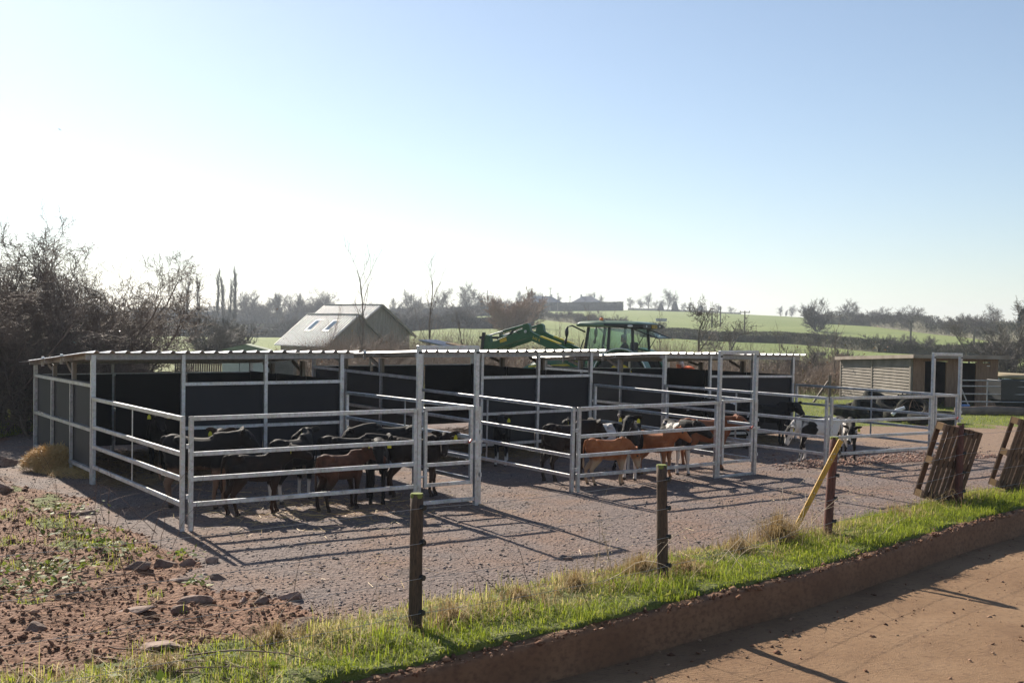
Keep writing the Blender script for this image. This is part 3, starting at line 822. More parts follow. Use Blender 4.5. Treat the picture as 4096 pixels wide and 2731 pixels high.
rock(-3.05, 10.20, .12, .07, .035, 0.4, 19, 'rock', 'flat grey slab edge by the moss tuft')

# blades ------------------------------------------------------------------
def blades(X, Y, Z, Hh, wid, seed, lean=0.45):
    rng = np.random.default_rng(seed); n = len(X)
    a = rng.uniform(0, 2*np.pi, n); ln = np.abs(rng.normal(0.25, lean, n))*Hh
    d = np.stack([np.cos(a), np.sin(a)], -1)
    s = np.stack([-d[:, 1], d[:, 0], np.zeros(n)], -1)*wid[:, None]/2
    p0 = np.stack([X, Y, Z], -1)
    p1 = p0 + np.concatenate([d*ln[:, None]*0.35, (Hh*0.62)[:, None]], -1)
    p2 = p0 + np.concatenate([d*ln[:, None], (Hh*np.clip(1-ln/np.maximum(Hh, 1e-4)*0.45, 0.25, 1))[:, None]], -1)
    V = np.stack([p0-s, p0+s, p1+s*0.75, p1-s*0.75, p2], 1).reshape(-1, 3)
    b = 5*np.arange(n)[:, None]
    F = np.concatenate([b+np.array([[0, 1, 2]]), b+np.array([[0, 2, 3]]), b+np.array([[3, 2, 4]])], 1).reshape(-1, 3)
    return V, F
def grass_mat(name, stops, trans=0.35):
    m, nt, b, out = new_mat(name)
    at = N(nt, 'ShaderNodeVertexColor', layer_name='tone'); sp = N(nt, 'ShaderNodeSeparateColor'); nt.links.new(at.outputs[0], sp.inputs[0])
    c = ramp(nt, sp.outputs[0], stops)
    nt.links.new(c, b.inputs['Base Color']); b.inputs['Roughness'].default_value = 0.6; b.inputs['Specular IOR Level'].default_value = 0.25
    tr = N(nt, 'ShaderNodeBsdfTranslucent'); nt.links.new(c, tr.inputs['Color'])
    mx = N(nt, 'ShaderNodeMixShader'); mx.inputs[0].default_value = trans
    nt.links.new(b.outputs[0], mx.inputs[1]); nt.links.new(tr.outputs[0], mx.inputs[2]); nt.links.new(mx.outputs[0], out.inputs['Surface'])
    return m
M['blade'] = grass_mat('verge_grass', [(0.0, (0.09, 0.125, 0.012)), (0.38, (0.23, 0.29, 0.022)), (0.66, (0.38, 0.41, 0.05)), (0.86, (0.42, 0.35, 0.15)), (1.0, (0.55, 0.44, 0.24))], 0.6)
M['dryblade'] = grass_mat('dry_grass', [(0.0, (0.20, 0.125, 0.05)), (0.5, (0.36, 0.25, 0.11)), (1.0, (0.55, 0.43, 0.24))], 0.4)
def put_blades(name, X, Y, Hh, wid, tone, mat, label, seed, lean=0.45, z=None):
    Z = ground_z(X, Y) if z is None else z
    V, F = blades(X, Y, Z-0.01, Hh, wid, seed, lean)
    o = np_mesh(name, V, F, mat)
    ca = o.data.color_attributes.new('tone', 'FLOAT_COLOR', 'POINT')
    tn = np.repeat(tone, 5)
    ca.data.foreach_set('color', np.stack([tn, tn, tn, np.ones_like(tn)], -1).reshape(-1).astype(np.float32))
    return tag(o, label, 'grass', None, 'stuff')
def verge_pts(n, seed, spread=1.0):
    rng = np.random.default_rng(seed)
    k = (rng.uniform(0, 1, n)**1.0*len(KP)).astype(int)
    inr = (KP[k, 0] > -3.6) & (KP[k, 0] < 12)
    k = k[inr]; n = len(k)
    wide = np.interp(KP[k, 0], [-3, -1, 0.5, 2, 6, 12], [3.0, 2.4, 1.75, 1.75, 1.55, 1.6])
    o_ = rng.uniform(0.04, 1, n)*wide
    P2 = KP[k] - KN[k]*o_[:, None] + rng.normal(0, 0.03, (n, 2))
    vy = np.interp(P2[:, 0], VERGE_Y[:, 0], VERGE_Y[:, 1])
    keep = (vy - P2[:, 1] > -0.15) & (kerb_side(P2[:, 0], P2[:, 1]) < -0.03)
    return P2[keep], o_[keep]
P2, o_ = verge_pts(340000, 5)
rng = np.random.default_rng(6)
dn = fbm(P2[:, 0]*2.4, P2[:, 1]*2.4, 91)
keep = rng.uniform(0, 1, len(P2)) < np.clip(2.6*dn-0.55 + (o_ < 0.7)*0.4 - np.clip((-1.4-P2[:, 0])*0.25, 0, 0.4), 0.05, 1)
keep &= ~((o_ < 0.12) & (fbm(P2[:, 0]*3, P2[:, 1]*3, 95) > 0.5))
P2, o_, dn = P2[keep], o_[keep], dn[keep]
n = len(P2)
Hh = (0.020 + 0.036*rng.gamma(2.0, 0.45, n))*np.clip(-0.35+2.7*fbm(P2[:, 0]*2.1, P2[:, 1]*2.1, 97), 0.35, 2.1)
dryn = np.clip((fbm(P2[:, 0]*1.5, P2[:, 1]*1.5, 99)-0.42)*5, 0, 1)*np.clip((o_-0.35)*1.6, 0, 1) + np.clip((-1.2-P2[:, 0])*0.5, 0, 0.5)
tone = np.clip(rng.normal(0.40, 0.17, n) + np.where(rng.uniform(0, 1, n) < dryn, 0.42, 0), 0, 1)
put_blades('grass', P2[:, 0], P2[:, 1], Hh, np.full(n, 0.0055)*rng.uniform(0.7, 1.5, n), tone, M['blade'], 'bright green grass along the verge between fence and kerb', 7, 0.95)
# dry tussocks along the fence
def tussock(x, y, r_, h_, n, seed, dry, lean=0.5):
    rng = np.random.default_rng(seed)
    a = rng.uniform(0, 2*np.pi, n); q = np.abs(rng.normal(0, 0.75, n))*r_*(0.7+0.5*np.sin(3*a+seed))
    X = x+q*np.cos(a)*1.25+0.5*q*np.sin(a); Y = y+q*np.sin(a)
    return X, Y, h_*rng.uniform(0.2, 1.0, n)*np.clip(1-0.4*np.abs(q)/r_, 0.25, 1), np.clip(rng.normal(dry, 0.2, n), 0, 1)
def tussocks(name, lst, mat, label, wid=0.006, lean=0.6):
    for j, (x, y, r_, h_, n, dry, lab) in enumerate(lst):
        X, Y, Hh, tn = tussock(x, y, r_, h_, n, 100+j, dry)
        o = put_blades(name, X, Y, Hh, np.full(n, wid), tn, mat, lab, 200+j, lean)
        o['group'] = label
tussocks('dry_tussock', [(a_, b_, c_, d_*0.8, int(e_*0.75), f_, g__) for a_, b_, c_, d_, e_, f_, g__ in [
    (-0.45, 8.75, 0.30, 0.34, 900, 0.5, 'dry straw coloured tussock at the foot of the nearest fence post'),
    (0.10, 9.45, 0.22, 0.28, 600, 0.45, 'small dry tuft right of the nearest fence post'),
    (0.62, 9.95, 0.20, 0.34, 600, 0.6, 'reddish dry tuft halfway between the two nearest posts'),
    (1.30, 10.75, 0.34, 0.34, 1300, 0.55, 'broad dry tussock round the second fence post'),
    (1.75, 10.75, 0.28, 0.30, 900, 0.4, 'dry grass clump just right of the second fence post'),
    (2.45, 11.75, 0.26, 0.32, 900, 0.5, 'dry grass clump between second and third posts'),
    (3.02, 12.35, 0.30, 0.62, 1500, 0.45, 'tall golden tussock at the foot of the yellow plank'),
    (-1.72, 8.15, 0.24, 0.26, 700, 0.45, 'brown matted tuft in front of the earth lump'),
    (-2.35, 7.55, 0.30, 0.22, 700, 0.6, 'pale matted grass at the bottom left corner'),
    (5.15, 14.6, 0.3, 0.25, 700, 0.5, 'low dry tuft left of the leaning pallet'),
    ]], M['dryblade'], 'dry tussocks along the fence', 0.005, 0.9)
# grass in the far paddock behind the pens and thin weeds at the left
rng = np.random.default_rng(12)
n = 60000
Y = 24 + 17*rng.uniform(0, 1, n)**1.3; X = rng.uniform(0.13, 0.55, n)*Y
s_, g_, d_ = masks(X, Y); keep = (g_ > 0.45) & (kerb_side(X, Y) < -0.2); X, Y = X[keep], Y[keep]; n = len(X)
put_blades('grass', X, Y, rng.gamma(2, 0.014, n)+0.015, np.full(n, 0.010), np.clip(rng.normal(0.45, 0.2, n), 0, 1), M['blade'], 'short green paddock grass around the tyres and the timber shelter', 13)
n = 26000
Y = 20 + 25*rng.uniform(0, 1, n); X = -rng.uniform(0.36, 0.56, n)*Y
s_, g_, d_ = masks(X, Y); keep = (g_ > 0.4); X, Y = X[keep], Y[keep]; n = len(X)
put_blades('grass', X, Y, rng.gamma(2, 0.05, n)+0.03, np.full(n, 0.014), np.clip(rng.normal(0.5, 0.22, n), 0, 1), M['blade'], 'rough grass left of the shelters beneath the thicket', 14)
n = 16000
Y = 6.6 + 7*rng.uniform(0, 1, n); X = -rng.uniform(0.2, 0.52, n)*Y
s_, g_, d_ = masks(X, Y); keep = (g_ > 0.33) & (s_ > 0.3); X, Y = X[keep], Y[keep]; n = len(X)
put_blades('grass', X, Y, rng.gamma(2, 0.022, n)+0.015, np.full(n, 0.006), np.clip(rng.normal(0.55, 0.2, n), 0, 1), M['blade'], 'thin grass and moss on the dug soil', 15)

# leafy weeds and dead stems at the left --------------------------------------
M['weedleaf'] = grass_mat('weed_leaves', [(0.0, (0.055, 0.10, 0.015)), (0.6, (0.17, 0.22, 0.035)), (1.0, (0.34, 0.34, 0.07))], 0.45)
M['stem'] = noisy_mat('dead_bramble_stem', (0.09, 0.05, 0.035), (0.22, 0.14, 0.09), 8, 0.8, 0, 0)
M['palestem'] = noisy_mat('pale_dead_stem', (0.34, 0.25, 0.16), (0.52, 0.42, 0.30), 8, 0.7, 0, 0)
def leaves(name, P, size, seed, mat, parent=None):
    rng = np.random.default_rng(seed); n = len(P)
    a = rng.uniform(0, 2*np.pi, n); tl = rng.normal(0.25, 0.4, n)
    d = np.stack([np.cos(a)*np.cos(tl), np.sin(a)*np.cos(tl), np.sin(tl)], -1); s = np.stack([-np.sin(a), np.cos(a), rng.normal(0, 0.3, n)], -1)
    sz = size[:, None]
    V = np.stack([P-d*sz*0.5, P+s*sz*0.36-d*sz*0.05, P+d*sz*0.55, P-s*sz*0.36-d*sz*0.05], 1).reshape(-1, 3)
    o = np_mesh(name, V, np.arange(4*n).reshape(n, 4), mat, parent)
    ca = o.data.color_attributes.new('tone', 'FLOAT_COLOR', 'POINT'); tn = np.repeat(np.clip(rng.normal(0.5, 0.25, n), 0, 1), 4)
    ca.data.foreach_set('color', np.stack([tn, tn, tn, np.ones_like(tn)], -1).reshape(-1).astype(np.float32))
    return o
wl = [(-4.45, 10.6, .55, 320, 'leafy yellow green weeds spreading at the left picture edge'), (-4.05, 11.25, .4, 190, 'small leafy weed patch beside the rounded boulder'), (-4.75, 12.2, .45, 190, 'bright leafy weeds beneath the dead stems'),
      (-4.15, 9.7, .45, 260, 'lush leafy weeds below the left slope'), (-5.6, 13.6, .5, 190, 'scattered green weeds above the long pale slab'), (-3.3, 11.1, .22, 60, 'tiny weed clump by the gravel margin'), (-2.85, 9.95, .13, 60, 'dark moss tuft on the soil')]
for j, (x, y, r_, n, lab) in enumerate(wl):
    n = int(n*0.55)
    rng = np.random.default_rng(300+j)
    X = x+rng.normal(0, 0.5, n)*r_; Y = y+rng.normal(0, 0.5, n)*r_
    P = np.stack([X, Y, ground_z(X, Y)+rng.uniform(0.01, 0.10, n)], -1)
    tag(leaves('leafy_weed', P, rng.uniform(0.035, 0.085, n), 310+j, M['weedleaf']), lab, 'weed', 'leafy weeds on the soil', 'stuff')
def stem_path(p, d, L, seed, droop=0.25, n=9):
    r_ = random.Random(seed); p = Vector(p); d = Vector(d).normalized(); out = [p.copy()]
    for k in range(n):
        d = (d + Vector((r_.gauss(0, 0.10), r_.gauss(0, 0.10), r_.gauss(0, 0.07)-droop*k/n*0.5))).normalized()
        p = p + d*L/n; out.append(p.copy())
    return out
def stem_clump(name, x, y, n, L, seed, mat, label, r=0.0042, spread=0.35, up=1.0, droop=0.25, cat='stem', dirn=None):
    r_ = random.Random(seed); mb = MB()
    for k in range(n):
        px, py = x+r_.gauss(0, spread), y+r_.gauss(0, spread)
        d = (r_.gauss(0, 0.5), r_.gauss(0, 0.5), up*r_.uniform(0.6, 1.2))
        if dirn: d = (dirn[0]+r_.gauss(0, 0.25), dirn[1]+r_.gauss(0, 0.25), dirn[2]+r_.gauss(0, 0.15))
        Lk = L*r_.uniform(0.5, 1.1); pts = stem_path((px, py, float(ground_z(px, py))-0.01), d, Lk, seed*100+k, droop)
        pts = [Vector((q.x, q.y, max(q.z, float(ground_z(q.x, q.y))+0.006))) for q in pts]
        mb.tube(pts, [r*(1-0.7*i/len(pts)) for i in range(len(pts))], 4, False)
        if r_.random() < 0.6:
            i0 = r_.randint(3, 7); q = stem_path(pts[i0], (r_.gauss(0, 1), r_.gauss(0, 1), 0.5), Lk*0.35, seed*100+k+50, droop, 5)
            mb.tube(q, [r*0.5*(1-0.7*i/len(q)) for i in range(len(q))], 3, False)
    return tag(mb.build(name, M[mat], None, 0, True), label, cat, 'dead stems and brambles', 'stuff')
stem_clump('dead_stems', -4.4, 10.3, 16, 0.85, 1, 'stem', 'cluster of thin dark dead stems at the left edge', 0.004, 0.4)
stem_clump('dead_stems', -5.2, 12.4, 18, 1.0, 2, 'stem', 'dark upright stems in front of the straw heap', 0.004, 0.55)
stem_clump('dead_stems', -4.2, 11.5, 9, 0.9, 3, 'stem', 'leaning dead stalks beside the first side hurdle', 0.004, 0.5)
stem_clump('bramble_stems', -4.0, 9.3, 12, 1.1, 4, 'stem', 'long bramble canes trailing over the leafy weeds', 0.0045, 0.5, 0.25, 0.15, 'bramble', (1, 0.25, 0.15))
stem_clump('bramble_stems', -2.9, 8.2, 10, 0.9, 5, 'stem', 'brown roots and canes lying on the dug soil', 0.006, 0.5, 0.2, 0.3, 'bramble', (1, -0.2, 0.1))
stem_clump('bramble_stems', -2.6, 7.35, 6, 1.3, 6, 'stem', 'thick brown canes across the bottom left grass', 0.008, 0.4, 0.1, 0.2, 'bramble', (1, -0.12, 0.03))
stem_clump('pale_stems', 1.05, 10.2, 7, 0.95, 7, 'palestem', 'pale arching bramble canes left of the second fence post', 0.0045, 0.22, 0.6, 0.5)
stem_clump('pale_stems', 2.0, 11.0, 8, 0.9, 8, 'palestem', 'pale canes tangled right of the second fence post', 0.004, 0.35, 0.6, 0.6)
stem_clump('pale_stems', 2.95, 12.3, 16, 1.15, 9, 'palestem', 'wiry pale stems rising from the tall golden tussock', 0.0035, 0.25, 1.0, 0.5)
stem_clump('dead_stems', 0.05, 9.15, 6, 0.7, 10, 'stem', 'few dry twigs right of the nearest fence post', 0.0035, 0.25)
stem_clump('dead_stems', -1.35, 8.85, 8, 0.75, 11, 'stem', 'thin dry twigs at the gravel edge left of the nearest post', 0.0032, 0.45)
stem_clump('pale_stems', 4.35, 13.6, 7, 0.7, 12, 'palestem', 'sparse dry stalks on the verge right of the plank', 0.003, 0.4)
stem_clump('pale_stems', -2.2, 8.1, 16, 0.5, 13, 'palestem', 'bleached dead grass stalks at the front left', 0.003, 0.5, 0.5, 0.5)

# wisps of straw trodden into the yard and flat broad leaves in the verge
rng = np.random.default_rng(61); n = 1500
def yardpos(rng, n):
    Y = 10 + 13*rng.uniform(0, 1, n); X = rng.uniform(-0.30, 0.42, n)*Y
    k = fbm(X*0.7, Y*0.7, 63) > 0.52
    X = np.where(k, X, -2.6+0.25*rng.normal(0, 1, n)*3); Y = np.where(k, Y, 14.4+rng.normal(0, 0.9, n))
    return np.stack([X, Y, ground_z(X, Y)+0.012], -1)
V, F = strands(n, yardpos, 0.05, 0.22, 0.005, 62, 0.12)
tag(np_mesh('loose_straw', V, F, M['straw']), 'loose straw wisps trodden over the gravel yard', 'straw', None, 'stuff')
P2b, ob = verge_pts(900, 64); rngb = np.random.default_rng(65); kk = fbm(P2b[:, 0]*1.1, P2b[:, 1]*1.1, 66) > 0.5; P2b = P2b[kk]
tag(leaves('verge_weeds', np.stack([P2b[:, 0], P2b[:, 1], ground_z(P2b[:, 0], P2b[:, 1])+0.03], -1), rngb.uniform(0.05, 0.13, len(P2b)), 67, M['weedleaf']), 'broad leaved weeds among the verge grass', 'weed', None, 'stuff')
P2b, ob = verge_pts(26000, 68); kk = (fbm(P2b[:, 0]*1.4, P2b[:, 1]*1.4, 69) > 0.47) & (ob > 0.45); P2b = P2b[kk]; n = len(P2b)
put_blades('dead_grass', P2b[:, 0], P2b[:, 1], rngb.gamma(2, 0.05, n)+0.03, np.full(n, 0.005), rngb.uniform(0, 1, n), M['dryblade'], 'dead bleached grass lying along the fence line', 70, 1.6)
# ------------------------------------------------------------------ calves
def remeshed(mb, name, voxel, smooth_it=4, fac=0.5):
    me = mb.mesh(name + '_raw'); o = bpy.data.objects.new(name, me); COL.objects.link(o)
    md = o.modifiers.new('r', 'REMESH'); md.mode = 'VOXEL'; md.voxel_size = voxel; md.use_smooth_shade = True
    sm = o.modifiers.new('s', 'SMOOTH'); sm.factor = fac; sm.iterations = smooth_it
    bpy.context.view_layer.update()
    dg = bpy.context.evaluated_depsgraph_get()
    new = bpy.data.meshes.new_from_object(o.evaluated_get(dg))
    bpy.data.objects.remove(o); bpy.data.meshes.remove(me)
    new.name = name
    return new
def ell(c, u, w, a, b, n=14, egg=0.0):
    """ring of n points round c in the plane of unit vectors u (half-size a) and w (half-size b)"""
    c = Vector(c); out = []
    for k in range(n):
        t = 2*math.pi*k/n
        out.append(c + u*(a*math.cos(t)*(1+egg*math.sin(t))) + w*(b*math.sin(t)))
    return out
def loft(mb, pts, ab, side=None, n=14):
    """loft of ellipses along pts; ab = (half width, half height)"""
    pts = [Vector(p) for p in pts]; rr = []
    for i, p in enumerate(pts):
        d = (pts[min(i+1, len(pts)-1)]-pts[max(i-1, 0)]).normalized()
        s = Vector(side) if side else Vector((0, 1, 0))
        s = (s - d*s.dot(d)).normalized(); w = d.cross(s).normalized()
        rr.append(ell(p, s, w, ab[i][0], ab[i][1], n))
    mb.rings(rr)

def calf_mesh(seed, neck_yaw=0, neck_pitch=40, head_yaw=0, head_pitch=-25, stride=0.0, tail=1, lie=False):
    rd = random.Random(seed); mb = MB()
    thin = rd.uniform(0.92, 1.05)
    # trunk: rump, hips, loin, barrel, girth, shoulder, breast
    T = [(-0.435, .680, .035, .055), (-0.41, .680, .080, .110), (-0.34, .680, .115, .155), (-0.22, .662, .126, .170), (-0.09, .634, .140, .180), (0.06, .622, .148, .186), (0.19, .627, .138, .188),
         (0.29, .645, .118, .180), (0.365, .664, .095, .148), (0.42, .684, .064, .100), (0.442, .69, .03, .05)]
    loft(mb, [(x, 0, z) for x, z, a, b in T], [(a*thin, b) for x, z, a, b in T])
    # withers and hip bones
    mb.ball((0.27, 0, .80), .12, .05, .05); mb.ball((-0.30, 0.0, .80), .10, .085, .045)
    for s in (-1, 1): mb.ball((-0.22, 0.085*s, .775), .05, .045, .05)
    # neck
    ny, npz = R(neck_yaw), R(neck_pitch)
    nd = Vector((math.cos(npz)*math.cos(ny), math.cos(npz)*math.sin(ny), math.sin(npz)))
    n0 = Vector((0.27, 0, .71)); nmid = n0 + Vector((0.09, 0, 0.03)) + nd*0.07; pol = nmid + nd*0.17
    loft(mb, [n0, n0.lerp(nmid, .6), nmid, nmid.lerp(pol, .55), pol, pol+nd*0.03], [(.10, .17), (.09, .15), (.08, .125), (.070, .105), (.062, .085), (.03, .04)])
    # head
    hy = ny + R(head_yaw); hp = R(head_pitch)
    hd = Vector((math.cos(hp)*math.cos(hy), math.cos(hp)*math.sin(hy), math.sin(hp)))
    hs = Vector((-math.sin(hy), math.cos(hy), 0)); hu = hd.cross(hs) * 1.0
    if hu.z < 0 and abs(hp) < R(80): hu = -hu
    h0 = pol - hd*0.03 + hu*0.012
    Hh = [(-0.045, .03, .03, .0), (-0.02, .062, .062, 0), (0.04, .076, .080, -.006), (0.10, .070, .080, -.014), (0.16, .054, .064, -.022), (0.215, .046, .050, -.030), (0.25, .046, .045, -.034), (0.275, .036, .034, -.036), (0.283, .016, .016, -.036)]
    Hh = [(x*1.16, a*1.16, b*1.16, dz*1.16) for x, a, b, dz in Hh]
    loft(mb, [h0+hd*x+hu*dz for x, a, b, dz in Hh], [(a, b) for x, a, b, dz in Hh], side=hs)
    # brow and jaw
    for s in (-1, 1):
        mb.ball(h0+hd*0.085+hu*0.035+hs*(0.06*s), .034, .03, .026)
        # ears: flat leaf shape
        e0 = h0+hd*0.0+hu*0.035+hs*(0.058*s); ed = (hs*s*0.95+hu*0.12-hd*0.28).normalized()
        ew = ed.cross(hd).normalized(); en = ed.cross(ew).normalized()
        rr = []
        for q, wa, th in ((0, .026, .018), (.035, .046, .015), (.09, .054, .014), (.14, .04, .013), (.175, .014, .010)):
            rr.append(ell(e0+ed*q-Vector((0, 0, 0.12*q)), ew, en, wa, th, 10))
        mb.rings(rr)
    # legs
    st = stride
    for s in (-1, 1):
        f = st*s
        loft(mb, [(.29, .085*s, .66), (.30, .095*s, .54), (.285, .098*s, .45), (.292+f*.3, .09*s, .345), (.30+f*.6, .088*s, .275), (.293+f*.8, .088*s, .22), (.288+f, .088*s, .12), (.290+f, .088*s, .085), (.305+f, .09*s, .05), (.315+f, .09*s, .028), (.318+f, .09*s, .0)],
             [(.05, .09), (.058, .085), (.050, .064), (.036, .042), (.036, .038), (.026, .028), (.023, .026), (.028, .031), (.024, .028), (.032, .038), (.036, .044)], side=(0, 1, 0), n=10)
        g = -st*s
        loft(mb, [(-.27, .075*s, .68), (-.25, .10*s, .56), (-.225, .108*s, .475), (-.27, .103*s, .40), (-.335+g*.4, .096*s, .325), (-.368+g*.6, .092*s, .275), (-.362+g*.7, .09*s, .22), (-.345+g, .09*s, .125), (-.338+g, .09*s, .09), (-.322+g, .091*s, .055), (-.312+g, .092*s, .028), (-.31+g, .092*s, .0)],
             [(.07, .13), (.078, .135), (.068, .105), (.05, .07), (.034, .048), (.032, .044), (.026, .030), (.024, .028), (.028, .032), (.025, .028), (.032, .038), (.036, .044)], side=(0, 1, 0), n=10)
    # tail
    sw = rd.uniform(-.05, .05)
    mb.tube([(-.40, 0, .80), (-.445, sw*.2, .79), (-.475, sw*.4, .70), (-.482, sw*.7, .56), (-.478, sw, .44), (-.475, sw, .36), (-.472, sw*1.1, .30)], [.03, .026, .018, .016, .022, .026, .012], 8)
    me = remeshed(mb, 'body', 0.0125, 5, 0.5)
    anchors = dict(h0=h0, hd=hd, hs=hs, hu=hu)
    return me, anchors

def calf_mat(name, base, base2, patch=None, thr=0.6, pscale=2.2, off=(0, 0, 0), sock=0.0, belly=None, legs=None, muzzle=(0.03, 0.02, 0.018)):
    """coat: base fur, large patches of another colour, white socks, lighter belly or legs"""
    m, nt, b, out = new_mat(name)
    v = coords(nt, 'Object')
    n1 = noise(nt, v, 7, 5, 0.6)
    fur = noise(nt, coords(nt, 'Object', (40, 90, 60)), 3.0, 4, 0.7)
    c = ramp(nt, n1.outputs[0], [(0.3, base), (0.7, base2)])
    sp = N(nt, 'ShaderNodeSeparateXYZ'); nt.links.new(v, sp.inputs[0])
    def zmask(z0, z1):
        mr = N(nt, 'ShaderNodeMapRange'); mr.inputs['From Min'].default_value = z0; mr.inputs['From Max'].default_value = z1
        zz = N(nt, 'ShaderNodeMath', operation='MULTIPLY_ADD'); nt.links.new(n1.outputs[0], zz.inputs[0]); zz.inputs[1].default_value = -0.12; 
        nt.links.new(sp.outputs['Z'], zz.inputs[2]); nt.links.new(zz.outputs[0], mr.inputs['Value']); return mr.outputs[0]
    if legs is not None: c = mixc(nt, zmask(0.50, 0.30), c, legs)
    if belly is not None: 
        k = zmask(0.43, 0.37); c = mixc(nt, k, c, belly)
    if patch is not None:
        mp = N(nt, 'ShaderNodeMapping'); mp.inputs['Location'].default_value = off; nt.links.new(v, mp.inputs['Vector'])
        pn = noise(nt, mp.outputs[0], pscale, 3.5, 0.5, 0.9)
        pr = ramp(nt, pn.outputs[0], [(thr-0.012, (0, 0, 0)), (thr+0.012, (1, 1, 1))])
        c = mixc(nt, pr, c, patch)
    if sock > 0: c = mixc(nt, zmask(sock, sock-0.05), c, (0.62, 0.57, 0.52))
    hoof = zmask(-0.015, -0.035); c = mixc(nt, hoof, c, (0.05, 0.035, 0.028))
    c = mixc(nt, 0.3, c, fur.outputs['Color'], 'SOFT_LIGHT')
    nt.links.new(c, b.inputs['Base Color']); b.inputs['Roughness'].default_value = 0.7
    b.inputs['Specular IOR Level'].default_value = 0.18
    b.inputs['Sheen Weight'].default_value = 0.04; b.inputs['Sheen Roughness'].default_value = 0.35
    b.inputs['Sheen Tint'].default_value = (0.9, 0.75, 0.6, 1)
    bump(nt, b, fur.outputs[0], 0.35, 0.012)
    return m
BLK, BLK2 = (0.006, 0.005, 0.005), (0.013, 0.010, 0.009)
WHT = (0.66, 0.62, 0.57)
BRN, BRN2 = (0.022, 0.012, 0.008), (0.055, 0.028, 0.017)
RED, RED2 = (0.25, 0.072, 0.022), (0.40, 0.14, 0.05)
M['eye'] = noisy_mat('dark_wet_eye', (0.004,)*3, (0.008,)*3, 5, 0.12, 0, 0)
M['nose'] = noisy_mat('dark_nose_skin', (0.02, 0.014, 0.012), (0.04, 0.026, 0.022), 30, 0.4, 0, 0.2, 0.003)
